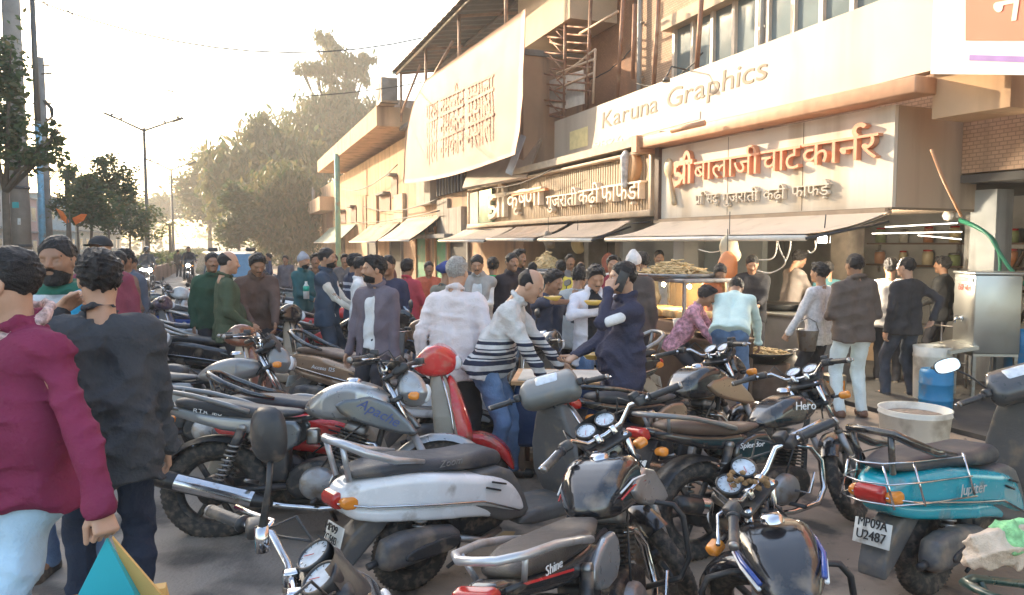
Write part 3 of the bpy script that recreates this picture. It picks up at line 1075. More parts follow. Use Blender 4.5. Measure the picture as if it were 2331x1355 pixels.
    for s in (1, -1):
        cpart(('sgrip', s), 'grip', lambda s=s: grip_mb([(.36, .245 * s, 1.04), (.328, .372 * s, 1.035)]), hb)
        cpart(('sindf', s), 'indicator', lambda s=s: MB().np_add(*panel([(.60, .62), (.68, .60), (.66, .70), (.60, .72)], .028, r=.014, h=.007, sm=1, cy=.135 * s), ORAL), root)
    for s in mirrors:
        top = Vector((.42, .33 * s, 1.27))
        mo = cpart(('smir', s), 'mirror', lambda: mirror_shell(top, .078, .05).tube([(.40, .19 * s, 1.07), (.42, .24 * s, 1.17), top], .006, BLK, 6), root, Ms)
        cpart(('smg', s), 'mirror_glass', lambda: mirror_glass(top, .071, .044), mo)
    if rack:
        def rk():
            mb = MB()
            for z, o, m_ in ((.60, .0, 0), (.70, -.02, 0), (.80, -.05, 0)):
                mb.tube([(-.50, (.235 + o), z - .02), (-.85, (.19 + o), z), (-1.02, (.14 + o), z + .01), (-1.06, 0, z + .01), (-1.02, -(.14 + o), z + .01), (-.85, -(.19 + o), z), (-.50, -(.235 + o), z - .02)], .005, CHR, 6)
            for s in (1, -1):
                for x, y0, y1 in ((-.52, .235, .185), (-.86, .19, .14), (-1.02, .14, .09)):
                    mb.tube([(x, y0 * s, .59), (x, y1 * s, .80)], .006, CHR, 6)
            return mb
        cpart('srack', 'carrier_rack', rk, root)
    return root, Ms, pl
# ================================================================== people
SKIN = [mat('skin_a', (.40, .22, .135), .5, var=.1, scale=12, bump=.1), mat('skin_b', (.30, .16, .095), .5, var=.1, scale=12, bump=.1), mat('skin_c', (.48, .28, .185), .5, var=.1, scale=12, bump=.1)]
HAIRB = mat('black_hair', (.012, .010, .010), .45, var=.4, scale=90, bump=.9, bscale=260)
HAIRG = mat('grey_hair', (.36, .34, .31), .55, var=.3, scale=80, bump=.9, bscale=260)
EYEW = mat('eye_white', (.55, .5, .47), .2)
EYEB = mat('iris', (.02, .013, .01), .15)
LIPM = mat('lip', (.19, .075, .055), .45)
HEADS = {}
def head_parts(style, beard):
    k = (style, beard)
    if k in HEADS: return HEADS[k]
    h = .0055
    g = SDF((-.15, -.12, -.24), (.15, .12, .16), h)
    g.ell((-.012, 0, .03), (.095, .074, .088), k=0).ell((.022, 0, -.02), (.069, .062, .085), k=.03)
    g.cap((.02, 0, -.06), (.060, 0, -.088), .042, .025, .03)
    g.ell((-.005, 0, -.055), (.05, .058, .04), k=.03)
    for s in (1, -1):
        g.ell((.052, .036 * s, -.022), (.027, .022, .022), k=.025)
        g.ell((-.010, .075 * s, -.006), (.021, .009, .031), k=.008)
    g.cap((.077, -.034, .024), (.077, .034, .024), .011, .011, .018)
    for s in (1, -1): g.ell((.096, .031 * s, .004), (.019, .017, .011), k=.012, op='-')
    for s in (1, -1): g.ell((.073, .031 * s, .003), (.014, .0145, .011), k=.003)
    g.cap((.084, 0, .014), (.107, 0, -.022), .0085, .0125, .012)
    for s in (1, -1): g.ell((.097, .0125 * s, -.028), (.011, .009, .008), k=.008)
    g.cap((.083, -.017, -.052), (.083, .017, -.052), .0085, .0085, .012)
    g.cap((.081, -.015, -.062), (.081, .015, -.062), .009, .009, .010)
    g.cap((.095, -.02, -.0565), (.095, .02, -.0565), .003, .003, .003, '-')
    g.ell((.070, 0, -.092), (.019, .022, .016), k=.02)
    g.cap((-.022, 0, -.05), (-.038, 0, -.20), .053, .058, .03)
    out = {'skin': g.net()}
    hg = SDF((-.16, -.13, -.14), (.15, .13, .17), .0048)
    if style in ('short', 'thick', 'boy'):
        t = {'short': .006, 'thick': .014, 'boy': .012}[style]
        hg.ell((-.016, 0, .034), (.096 + t, .078 + t * .8, .089 + t), k=0)
        if style != 'short': hg.ell((.045, 0, .10), (.045, .05, .03), k=.03)
        hg.rough(.003 if style == 'short' else .005, 80, 3)
        hg.folds(.003 if style == 'short' else .006, 80, 5)
        hg.folds(.003, 150, 6)
        hg.cut((.80, 0, -.60), .024 if style == 'short' else .014)
        hg.cut((.9, 0, -.1), .078)
        hg.cut((.35, 0, -1), .062)
    elif style == 'bald':
        hg.ell((-.018, 0, .028), (.099, .080, .090), k=0)
        hg.rough(.0025, 95, 3)
        hg.cut((.80, 0, -.60), -.005)
        hg.cut((.35, 0, -1), .075)
        hg.cut((.6, 0, .8), .035)
    elif style == 'beanie':
        hg.ell((-.014, 0, .042), (.110, .092, .100), k=0).cap((-.02, 0, .12), (-.03, 0, .14), .03, .03, .05)
        hg.cut((.3, 0, -.95), -.012)
        hg.rough(.002, 120, 3)
    elif style == 'cap':
        hg.ell((-.014, 0, .046), (.106, .088, .090), k=0)
        hg.cut((0.05, 0, -1), -.048)
        hg.ell((.12, 0, .058), (.07, .07, .010), k=.004)
    elif style == 'turban':
        hg.ell((-.014, 0, .055), (.118, .098, .098), k=0).cap((.05, -.05, .09), (-.08, .07, .05), .045, .05, .02).cap((.05, .05, .09), (-.08, -.07, .05), .045, .05, .02)
        hg.cut((.25, 0, -1), -.012)
        hg.rough(.003, 60, 4)
    elif style == 'helmet':
        hg.ell((-.005, 0, .02), (.135, .118, .135), k=0)
        hg.cut((.2, 0, -1), .10)
    out['hair'] = hg.net()
    if beard:
        b = SDF((-.15, -.12, -.24), (.15, .12, .16), h)
        b.F = (g.F - (.003 if beard == 1 else .006)).astype(np.float32)
        if beard > 1: b.ell((.066, 0, -.100), (.032, .036, .026), k=.02)
        b.folds(.003, 120, 5)
        b.cut((-.28, 0, 1), -.070 if beard == 1 else -.066)
        b.cut((-1, 0, 0), -.004)
        b.cut((0, 0, -1), .122)
        b.ell((.10, 0, -.057), (.034, .021, .011), k=.002, op='-')
        b.cap((.090, -.022, -.046), (.096, 0, -.039), .0055, .006, .004).cap((.090, .022, -.046), (.096, 0, -.039), .0055, .006, .004)
        out['beard'] = b.net()
    else:
        b = SDF((.03, -.05, -.07), (.13, .05, -.01), .0045)
        b.cap((.090, -.022, -.046), (.096, 0, -.039), .0055, .006, .004).cap((.090, .022, -.046), (.096, 0, -.039), .0055, .006, .004)
        out['beard'] = b.net()
    br = SDF((.03, -.08, -.01), (.12, .08, .06), .0045)
    for s in (1, -1): br.cap((.086, .014 * s, .024), (.071, .050 * s, .026), .0062, .0048, .003)
    out['brow'] = br.net()
    HEADS[k] = out
    return out
HANDS = {}
def hand(pose):
    if pose in HANDS: return HANDS[pose]
    g = SDF((-.05, -.085, -.10), (.20, .085, .05), .0042)
    curl = {'relax': (18, 26, 18), 'grip': (68, 88, 55), 'cup': (24, 30, 22), 'flat': (6, 8, 6), 'pinch': (42, 52, 30)}[pose]
    g.cap((-.05, 0, 0), (.01, 0, 0), .027, .026, 0)
    for i, (y, L) in enumerate(((.029, .073), (.010, .082), (-.010, .076), (-.028, .06))):
        g.cap((.008, y * .55, 0), (.086, y, .002), .0145, .012, .014)
        p = np.array([.088, y, 0.0]); a = 0.0
        for j, (f, c) in enumerate(zip((.46, .30, .24), curl)):
            a += radians(c * (1 + .08 * i))
            q = p + np.array([cos(a), y * .8, -sin(a)]) * L * f
            g.cap(p, q, .0088 - .0007 * j, .0083 - .0008 * j, .002)
            p = q
    tc = -.03 if pose in ('grip', 'cup', 'pinch') else -.008
    g.cap((.018, .022, -.004), (.055, .046, tc * .7), .015, .011, .01)
    g.cap((.055, .046, tc * .7), (.098, .046, tc * 1.5), .0105, .0085, .002)
    HANDS[pose] = g.net()
    return HANDS[pose]
def ik(a, b, l1, l2, hint):
    a, b, hint = Vector(a), Vector(b), Vector(hint)
    d = b - a
    L = min(d.length, (l1 + l2) * .998)
    if d.length < 1e-6: d = Vector((0, 0, -1))
    u = d.normalized()
    b = a + u * L
    x = (l1 * l1 - l2 * l2 + L * L) / (2 * L)
    hh = sqrt(max(l1 * l1 - x * x, 1e-6))
    n = hint - u * hint.dot(u)
    n = n.normalized() if n.length > 1e-6 else u.orthogonal().normalized()
    return a + u * x + n * hh, b
NP = [0]
LASTP = {}
def xf(VQ, M):
    V, Q = VQ
    A = np.array(M)
    return V @ A[:3, :3].T + A[:3, 3], Q
def reg(o, parent):
    KIDS.setdefault(parent.name, []).append(o)
    return o
def person(loc, face, label, top, bot, skin=0, hair=None, style='short', beard=0, H=1.70, res=.014, lean=0.0, twist=0.0, roll=0.0, yaw=0.0, pitch=0.0,
           hl=None, hr=None, pl='relax', pr='relax', bl=None, br=None, el=None, er=None, fat=1.0, sleeve=1.0, hem=-.14, feet=((.03, .11), (-.03, -.11)), pz=None, hipx=0.0,
           open_=0.0, inner=None, collar=.5, group=None, shoe=None, wr=.004, gz=0.0, cat='person', sit=None, headM=None, mask=None, vest=None):
    """loc: ground point; face: heading of the chest; hands and feet are given as (forward, left, up) metres"""
    NP[0] += 1
    skin = SKIN[skin] if isinstance(skin, int) else skin
    hair = hair or HAIRB
    sc = H / 1.70
    R = Matrix.Rotation(twist, 3, 'Z') @ Matrix.Rotation(roll, 3, 'X') @ Matrix.Rotation(lean, 3, 'Y')
    pel = Vector((hipx - .35 * sin(lean) * .5, 0, (pz or .93)))
    sp = lambda x, y, z: pel + R @ Vector((x, y, z))
    shl, shr = sp(-.01, .180, .450), sp(-.01, -.180, .450)
    neck = sp(-.012, 0, .52)
    Rh = Matrix.Rotation(twist + yaw, 3, 'Z') @ Matrix.Rotation(lean * .55 + pitch, 3, 'Y')
    hc = neck + R @ Vector((.0, 0, .045)) + Rh @ Vector((.030, 0, .115))
    hl = Vector(hl) if hl is not None else shl + Vector((.05, .055, -.535)) + Vector((sin(lean) * .1, 0, 0))
    hr = Vector(hr) if hr is not None else shr + Vector((.05, -.055, -.535)) + Vector((sin(lean) * .1, 0, 0))
    eL, wL = ik(shl, hl, .285, .265, el or (-.6, .35, -.4))
    eR, wR = ik(shr, hr, .285, .265, er or (-.6, -.35, -.4))
    legs = []
    for s, f in ((1, feet[0]), (-1, feet[1])):
        fz = f[2] if len(f) > 2 else 0.0
        hip = pel + Matrix.Rotation(twist, 3, 'Z') @ Vector((0, .09 * s, -.03))
        k, an = ik(hip, (f[0], f[1], .085 + fz), .44, .42, (1, .12 * s, 0))
        legs.append((hip, k, an, s))
    lo = Vector((1e9,) * 3); hi = Vector((-1e9,) * 3)
    for p in [shl, shr, eL, eR, wL, wR, pel, neck, hc] + [q for l in legs for q in l[:3]]:
        for i in range(3):
            lo[i] = min(lo[i], p[i]); hi[i] = max(hi[i], p[i])
    lo = tuple(c - .22 for c in lo); hi = tuple(c + .22 for c in hi)
    # body under the clothes, then head and hands at a finer grain
    g = SDF((lo[0], lo[1], 0), hi, max(res * 1.5, .016))
    for s in (1, -1):
        g.cap(sp(0, .09 * s, .38), sp(0, .07 * s, .0), .075, .08, .04)
    g.cap(shl, shr, .045, .045, .04)
    g.cap(sp(-.01, 0, .45), hc - Rh @ Vector((.03, 0, .08)), .052, .048, .03)
    for a, b, c in ((shl, eL, wL), (shr, eR, wR)):
        g.cap(a, b, .045, .036, .02).cap(b, c, .037, .026, .015)
    for hip, k, an, s in legs:
        g.cap(hip, k, .075, .05, .03).cap(k, an, .047, .035, .02)
        g.cap(an, an + Vector((.11, .02 * s, -.045)), .035, .028, .02)
    Vs, Qs, n = [], [], 0
    Mh = Matrix.Translation(hc) @ Rh.to_4x4()
    hp = head_parts(style, beard)
    parts = [g.net(), xf(hp['skin'], Mh)]
    for e, wv, s, pose, bk in ((eL, wL, 1, pl, bl), (eR, wR, -1, pr, br)):
        x = (wv - e).normalized()
        z = Vector(bk) if bk is not None else Vector((0, s, 0)) + x * 0
        z = (z - x * z.dot(x)).normalized()
        y = z.cross(x)
        # thumb side for a left hand is +y when the back faces +z
        Mx = Matrix(((x.x, y.x, z.x), (x.y, y.y, z.y), (x.z, y.z, z.z))).to_4x4()
        hv, hq = hand(pose)
        if s > 0:
            hv = hv * np.array([1, -1, 1]); hq = hq[:, ::-1]
        parts.append(xf((hv, hq), Matrix.Translation(wv) @ Mx))
    for V, Q in parts:
        Vs.append(V); Qs.append(Q + n); n += len(V)
    me = np_mesh('person', np.concatenate(Vs), np.concatenate(Qs), skin)
    root = link('person', me)
    root.matrix_world = Matrix.Translation(Vector(loc) + Vector((0, 0, gz))) @ Matrix.Rotation(face, 4, 'Z') @ Matrix.Scale(sc, 4)
    tag(root, label, cat, group)
    LASTP.update(shl=shl, shr=shr, eL=eL, eR=eR, wL=wL, wR=wR, hc=hc)
    def kid(name, VQ, m):
        if len(VQ[0]) == 0: return None
        o = link(name, np_mesh(name, VQ[0], VQ[1], m), root)
        return reg(o, root)
    if style in ('beanie', 'cap', 'turban', 'helmet'):
        kid({'beanie': 'knit_cap', 'cap': 'cap', 'turban': 'turban', 'helmet': 'helmet'}[style], xf(hp['hair'], Mh), mask or hair)
    else:
        kid('hair', xf(hp['hair'], Mh), hair)
    kid('beard' if beard else 'moustache', xf(hp['beard'], Mh), HAIRB if hair is not HAIRG else HAIRG)
    kid('eyebrows', xf(hp['brow'], Mh), HAIRB)
    if res <= .0125:
        for s in (1, -1):
            mb = MB()
            c = Mh @ Vector((.0765, .031 * s, .003))
            mb.lathe([(.0, .0118), (.004, .0112), (.0082, .0085), (.0118, 0)], EYEW, c, 'x', 14, Rh)
            mb.lathe([(0, .0128), (.0052, .0117), (.0056, .0105)], EYEB, c, 'x', 12, Rh)
            reg(mb.build('eye', root), root)
    # garments
    r = res
    def top_sdf(grow=0.0, sl=sleeve, hm=hem, sub_open=False):
        t = SDF((lo[0], lo[1], max(0, pel.z - .45)), hi, r)
        f = fat
        t.cap(sp(-.01, .13, .445), sp(-.01, -.13, .445), .070 + grow, .070 + grow, .04)
        for s in (1, -1): t.cap(sp(-.02, .05 * s, .50), sp(-.01, .165 * s, .452), .045 + grow, .058 + grow, .05)
        for s in (1, -1):
            t.cap(sp(.0, .095 * s, .38), sp(.01 * f, .085 * s, .15), .105 * (f * .5 + .5) + grow, .108 * f + grow, .05)
            t.cap(sp(.01 * f, .085 * s, .15), sp(0, .092 * s, -.06), .108 * f + grow, .112 * (f * .6 + .4) + grow, .05)
            t.cap(sp(0, .092 * s, -.06), sp(0, .092 * s, hm - .05), .112 * (f * .6 + .4) + grow, .118 * (f * .6 + .4) + grow, .05)
        for s in (1, -1): t.cap(sp(0, .092 * s, hm + .02), sp(0, .05 * s, hm + .02), .119 * (f * .6 + .4) + grow, .119 * (f * .6 + .4) + grow, .02)
        if f > 1.05: t.ell(sp(.06 * f, 0, .10), (.12 * f, .15, .16), k=.06)
        ne = hc - Rh @ Vector((.03, 0, .08)); n0 = sp(-.01, 0, .45)
        ct = n0.lerp(ne, .42 if collar < .6 else .66)
        t.cap(sp(-.015, 0, .47), ct, .070 + grow, .060 + grow, .03)
        rr_ = .062 if collar < .6 else .066
        t.cap(ct, ne + (ne - n0) * .5, .052, .050, .004, '-')
        for a_ in range(12):
            q0, q1 = [ct + R @ Vector((rr_ * cos(x_), rr_ * sin(x_), -.020 * cos(x_) + .004)) for x_ in (a_ * pi / 6, (a_ + 1) * pi / 6)]
            t.cap(q0, q1, (.016 if collar < .6 else .022) + grow, (.016 if collar < .6 else .022) + grow, .010)
        for a, b, c in ((shl, eL, wL), (shr, eR, wR)):
            if sl <= .6:
                e = a.lerp(b, sl / .6 * .95)
                t.cap(a, e, .064 + grow, .058 + grow, .035)
            else:
                t.cap(a, b, .064 + grow, .052 + grow, .035)
                q = b.lerp(c, (sl - .6) / .4 * .99)
                t.cap(b, q, .051 + grow, .040 + grow, .02)
                t.cap(q, q, .044 + grow, .044 + grow, .006)
        dz = R @ Vector((0, 0, -1))
        dz = (dz + Vector((0, 0, -1)) * .3).normalized()
        t.cut(dz, dz.dot(sp(0, 0, hm)))
        t.rough(wr, 24, NP[0] * 7, 6)
        t.folds(wr * 2.6, 17, NP[0] * 7 + 1)
        if r < .0135: t.folds(wr * 1.7, 34, NP[0] * 7 + 3)
        return t
    if vest is not None:
        kid('shirt', top_sdf(-.012, 1.0, -.05).net(), vest)
    t = top_sdf(sl=.10) if vest is not None else top_sdf()
    if open_:
        a, b = sp(.115, 0, .52), sp(.125, 0, hem - .1)
        t.cap(a, b, open_ + .012, open_ + .03, .008, '-')
    kid('waistcoat' if vest is not None else 'jacket' if collar > .6 or open_ else 'shirt', t.net(), top)
    if open_ and inner is not None and vest is None:
        kid('shirt', top_sdf(-.014, .3, -.05).net(), inner)
    if sit is None or sit:
        q = SDF((lo[0], lo[1], 0), (hi[0], hi[1], pel.z + .2), r)
        for hip, k, an, s in legs:
            q.cap(pel + Matrix.Rotation(twist, 3, 'Z') @ Vector((0, .075 * s, .06)), hip + Vector((0, 0, -.04)), .090, .102, .05)
            q.cap(hip, k, .098, .068, .03)
            q.cap(k, an + Vector((0, 0, -.01)), .066, .056, .02)
        q.cut((0, 0, 1), pel.z + .055)
        q.cut((0, 0, -1), -.055)
        q.rough(wr * .8, 26, NP[0] * 5 + 2, 6)
        q.folds(wr * 1.8, 24, NP[0] * 5 + 3)
        kid('trousers', q.net(), bot)
        for (hip, k, an, s), f_ in zip(legs, feet):
            fz = f_[2] if len(f_) > 2 else 0.0
            u = SDF((an.x - .16, an.y - .14, min(0, fz) - .02), (an.x + .24, an.y + .14, an.z + .16), max(r * .8, .010))
            b_ = an + Vector((-.035, 0, -.05)); c_ = an + Vector((.135, .025 * s, -.055))
            u.cap(b_, c_, .043, .038, .02).cap(an + Vector((0, 0, -.01)), b_, .042, .042, .02)
            u.cut((0, 0, -1), -fz)
            kid('shoe', u.net(), shoe or mat('dark_shoe', (.04, .035, .032), .5, dirt=(DUST, .3, 12)))
    return root, Mh
def cloth(name, col, **k):
    k.setdefault('rough', .85); k.setdefault('bump', .6); k.setdefault('bscale', 70); k.setdefault('var', .14); k.setdefault('scale', 9)
    return mat(name, tuple(min(.75, c * 1.4 + .006) for c in col), spec=.2, **k)
# ================================================================== the place
ANG = atan2(SD.y, SD.x)
def W(px, py, v=-7.5):                  # (u, z) where the ray through a picture point meets the vertical plane at v
    r = ray(px, py)
    s = v / r.dot(SN)
    p = Vector((0, 0, CAMH)) + r * s
    return p.dot(SD), p.z
def frame(name, u, v, label, cat, group=None):
    return empty(name, S(u, v), ANG, label, cat, group)

# ---- ground, road
DIRT = mat('dusty_ground', (.38, .29, .215), .9, var=.3, scale=.9, bump=.9, bscale=26, dirt=((.17, .14, .115), .5, .5), dirt2=((.09, .078, .068), .30, 2.6))
ASPH = mat('worn_asphalt', (.25, .215, .18), .75, var=.25, scale=.8, bump=.9, bscale=45, dirt=((.22, .19, .16), .3, .35), dirt2=((.085, .075, .066), .30, 1.7))
DARK = mat('oily_ground', (.05, .046, .042), .8, var=.35, scale=2.2, bump=.5, bscale=30, dirt=((.11, .09, .075), .4, 1.6))
mb = MB()
N = 64
gv, gf = [], []
xs = [-1500, -600, -250, -100] + [-40 + i * 2.0 for i in range(41)] + [60, 120, 300, 800, 1500]
ys = [-300, -80, -20] + [i * 1.5 for i in range(40)] + [80, 120, 200, 400, 900, 1800]
for x in xs:
    for y in ys:
        near = abs(x) < 30 and 0 < y < 50
        gv.append((x, y, (random.random() - .5) * .008 if near else -.0))
ny = len(ys)
for i in range(len(xs) - 1):
    for j in range(ny - 1):
        gf.append((i * ny + j, (i + 1) * ny + j, (i + 1) * ny + j + 1, i * ny + j + 1))
mb.add(gv, gf, DIRT, True)
tag(mb.build('ground'), kind='structure')
mb = MB()
mb.slab([S(-40, -.6, .006), S(300, -.6, .006), S(300, 3.2, .006), S(-40, 3.2, .006)][::-1], (0, 0, .012), ASPH)
tag(mb.build('road'), kind='structure')
mb = MB()
mb.slab([S(-40, 5.6, .006), S(300, 5.6, .006), S(300, 12.5, .006), S(-40, 12.5, .006)][::-1], (0, 0, .012), ASPH)
tag(mb.build('road'), kind='structure')
CONC = mat('grey_concrete', (.24, .23, .215), .85, var=.2, scale=2.5, bump=.4, bscale=30, dirt=((.12, .11, .10), .4, 1.2))
mb = MB()
mb.slab([S(-10, -6.6, .0), S(120, -6.6, .0), S(120, -7.9, .0), S(-10, -12.5, .0)], (0, 0, .05), DARK)
tag(mb.build('pavement'), kind='structure')
WARM = mat('brown_planter', (.19, .135, .10), .85, var=.2, scale=2, bump=.3, dirt=((.09, .08, .07), .4, .8))
KERB = mat('kerb_paint', (.33, .31, .27), .8, var=.25, scale=3, dirt=((.1, .09, .08), .5, 1.5))
mb = MB()
u = 28.0
while u < 150:
    mb.box(S(u + 1.45, 3.3, .38), (2.86, .18, .76), WARM, Matrix.Rotation(ANG, 3, 'Z'), .03)
    mb.box(S(u + 1.45, 5.5, .38), (2.86, .18, .76), WARM, Matrix.Rotation(ANG, 3, 'Z'), .03)
    u += 2.9
mb.slab([S(28, 3.39, .0), S(150, 3.39, .0), S(150, 5.41, .0), S(28, 5.41, .0)][::-1], (0, 0, .66), DIRT)
mb.box(S(28, 4.4, .38), (.18, 2.3, .76), WARM, Matrix.Rotation(ANG, 3, 'Z'), .03)
tag(mb.build('road_median'), 'long low brown concrete planter running along the middle of the road', 'road median')

# ---- foliage
LEAF = [mat('leaf_olive', (.085, .090, .030), .6, var=.35, scale=3), mat('leaf_green', (.050, .080, .028), .55, var=.35, scale=3), mat('leaf_gold', (.12, .105, .045), .6, var=.3, scale=3)]
for m in LEAF:
    b = m.node_tree.nodes['Principled BSDF']
    tl_ = m.node_tree.nodes.new('ShaderNodeBsdfTranslucent')          # thin leaves pass light
    tl_.inputs[0].default_value = {'leaf_olive': (.13, .135, .05, 1), 'leaf_green': (.09, .14, .05, 1), 'leaf_gold': (.22, .185, .075, 1)}[m.name]
    mx_ = m.node_tree.nodes.new('ShaderNodeMixShader')
    mx_.inputs[0].default_value = .38
    m.node_tree.links.new(b.outputs[0], mx_.inputs[1])
    m.node_tree.links.new(tl_.outputs[0], mx_.inputs[2])
    m.node_tree.links.new(mx_.outputs[0], m.node_tree.nodes['Material Output'].inputs[0])
BARK = mat('bark', (.11, .085, .06), .9, var=.3, scale=7, bump=.8, bscale=30)
def leaves(blobs, n, size, seed, hang=0.0, mix=(.5, .35, .15), clump=.22):
    r = np.random.default_rng(seed)
    pts = []
    vol = np.array([b[3] * b[4] * b[5] for b in blobs]) ** .75
    for b, k in zip(blobs, (n * vol / vol.sum()).astype(int)):
        nc = max(4, k // 34)
        d = r.normal(size=(nc, 3)); d /= np.linalg.norm(d, axis=1)[:, None]
        rad = r.random(nc) ** .42
        c = d * rad[:, None]
        q = c[r.integers(0, nc, k)] + r.normal(size=(k, 3)) * clump * (.6 + .8 * r.random((k, 1)))
        if hang: q[:, 2] -= r.exponential(hang, k)
        pts.append(q * np.array(b[3:6]) + np.array(b[:3]))
    p = np.concatenate(pts); k = len(p)
    a = r.normal(size=(k, 3)); a[:, 2] *= .5
    if hang: a[:, 2] -= 1.6; 
    a /= np.linalg.norm(a, axis=1)[:, None]
    t = r.normal(size=(k, 3)); t -= a * (t * a).sum(1)[:, None]; t /= np.linalg.norm(t, axis=1)[:, None]
    s = size * (.6 + .8 * r.random((k, 1)))
    L = 1.9 if hang else 1.15
    V = np.stack([p - a * s * L, p + t * s * .62, p + a * s * L, p - t * s * .62], 1).reshape(-1, 3)
    F = np.arange(4 * k).reshape(k, 4)
    me = np_mesh('crown', V, F, None, False)
    for m in LEAF: me.materials.append(m)
    # leaves of one clump tend to share a tone
    tone = (np.sin(p[:, 0] * 1.9 + seed) + np.sin(p[:, 1] * 2.3) + np.sin(p[:, 2] * 2.1 + 1)) * .18 + r.random(k)
    qs = np.quantile(tone, [mix[0], mix[0] + mix[1]])
    me.polygons.foreach_set('material_index', np.searchsorted(qs, tone).astype(np.int32))
    me.update()
    return me
def tree(loc, blobs, label, n=6000, size=.12, trunk=.16, seed=1, hang=0.0, mix=(.5, .35, .15), group=None, name='tree', th=None, clump=.22, bend=(0, 0)):
    """blobs: (x, y, z, rx, ry, rz) from the foot of the tree"""
    root = empty(name, loc, 0, label, 'tree', group)
    r = random.Random(seed)
    mb = MB()
    th = th or min(b[2] - b[5] * .5 for b in blobs)
    top = Vector((bend[0], bend[1], th))
    mb.tube([(0, 0, -.05), (0, 0, .15), Vector((0, 0, 0)).lerp(top, .5) + Vector((r.uniform(-.1, .1), 0, 0)), top], [trunk * 1.5, trunk * 1.1, trunk * .85, trunk * .7], BARK, 9)
    for b in blobs:
        c = Vector(b[:3])
        m1 = top.lerp(c, .5) + Vector((r.uniform(-.2, .2), r.uniform(-.2, .2), b[5] * .1))
        mb.tube([top, m1, c], [trunk * .6, trunk * .38, trunk * .16], BARK, 7)
        for _ in range(5):
            e = c + Vector((r.uniform(-.8, .8) * b[3], r.uniform(-.8, .8) * b[4], r.uniform(-.6, .8) * b[5]))
            mb.tube([m1.lerp(c, r.random()), c.lerp(e, .5) + Vector((0, 0, .1)), e], [trunk * .24, trunk * .14, trunk * .05], BARK, 5)
    mb.build('trunk', root)
    reg(link('crown', leaves(blobs, n, size, seed, hang, mix, clump), root), root)
    return root
def palm(loc, h, label, seed, group, fr=1.3, nf=16):
    root = empty('palm_tree', loc, 0, label, 'tree', group)
    r = random.Random(seed)
    MB().tube([(0, 0, -.05), (.05, 0, h * .5), (0, .04, h)], [.17, .12, .10], BARK, 8).build('trunk', root)
    mb = MB()
    for i in range(nf):
        a = 2 * pi * i / nf + r.uniform(-.2, .2)
        up = r.uniform(.1, 1.1)
        p0 = Vector((0, 0, h))
        prev = None
        for k in range(9):
            t = k / 8
            q = p0 + Vector((cos(a), sin(a), 0)) * fr * t + Vector((0, 0, fr * (up * t - 1.1 * t * t)))
            if prev is not None:
                sd = Vector((-sin(a), cos(a), 0))
                for sg in (1, -1):
                    for j in (0, .5):
                        w0 = prev.lerp(q, j)
                        tip = w0 + sd * sg * fr * .26 * (1 - t * .5) + Vector((cos(a), sin(a), -.5)) * fr * .12
                        mb.add([w0, w0 + (q - prev) * .32, tip], [(0, 1, 2)], LEAF[(k + i) % 2])
            prev = q
    mb.build('crown', root)
    return root
GT = 'trees beyond the shops on the right of the road'
def at(px, py, Y): return P(px, py, Y)
def foot(px, Y): 
    p = P(px, 600, Y)
    return Vector((p.x, p.y, 0))
def blob(px, py, Y, base, rx, rz, ry=None):      # crown lump centred where the picture shows it
    p = P(px, py, Y) - base
    return (p.x, p.y, p.z, rx, ry or rx, rz)
# tall tree behind the old building
f0 = foot(770, 92)
k = 92 / FPX
tree(f0, [blob(738, 92, 92, f0, 24 * k, 26 * k), blob(790, 140, 92, f0, 42 * k, 30 * k), blob(765, 118, 92, f0, 26 * k, 26 * k), blob(715, 148, 92, f0, 38 * k, 15 * k), blob(690, 160, 92, f0, 16 * k, 10 * k), blob(838, 130, 92, f0, 22 * k, 16 * k), blob(815, 170, 92, f0, 26 * k, 16 * k), blob(752, 178, 92, f0, 26 * k, 13 * k), blob(790, 196, 92, f0, 24 * k, 12 * k),
          blob(768, 215, 92, f0, 34 * k, 20 * k), blob(740, 245, 92, f0, 52 * k, 32 * k), blob(800, 250, 92, f0, 48 * k, 34 * k), blob(855, 262, 92, f0, 34 * k, 40 * k), blob(700, 300, 92, f0, 62 * k, 48 * k), blob(780, 310, 92, f0, 70 * k, 48 * k), blob(840, 330, 92, f0, 60 * k, 50 * k), blob(720, 370, 92, f0, 70 * k, 50 * k)],
     'very tall tree with a narrow upper crown rising behind the old building', 13000, .24, .42, 21, .16, (.5, .25, .25), None, th=11.5, clump=.27)
f0 = foot(600, 80); k = 80 / FPX
tree(f0, [blob(600, 300, 80, f0, 45 * k, 45 * k), blob(560, 370, 80, f0, 80 * k, 60 * k), blob(650, 370, 80, f0, 75 * k, 70 * k), blob(500, 400, 80, f0, 50 * k, 60 * k), blob(620, 450, 80, f0, 90 * k, 70 * k), blob(690, 440, 80, f0, 50 * k, 80 * k)],
     'broad dusty banyan with hanging roots left of the old building', 13000, .26, .5, 5, .30, (.45, .2, .35), None, th=4.5)
f0 = foot(480, 105); k = 105 / FPX
tree(f0, [blob(480, 380, 105, f0, 45 * k, 40 * k), blob(450, 420, 105, f0, 50 * k, 40 * k), blob(510, 430, 105, f0, 60 * k, 50 * k), blob(470, 470, 105, f0, 60 * k, 40 * k)],
     'hazy rounded tree farthest down the road', 6500, .3, .35, 8, 0, (.5, .2, .3), None, th=4)
f0 = foot(545, 62); k = 62 / FPX
tree(f0, [blob(535, 450, 62, f0, 32 * k, 30 * k), blob(560, 500, 62, f0, 40 * k, 40 * k), blob(530, 530, 62, f0, 34 * k, 36 * k)],
     'small dark green tree in front of the banyan', 5000, .17, .16, 9, 0, (.2, .7, .1), None, th=2.0)
f0 = foot(660, 64); k = 64 / FPX
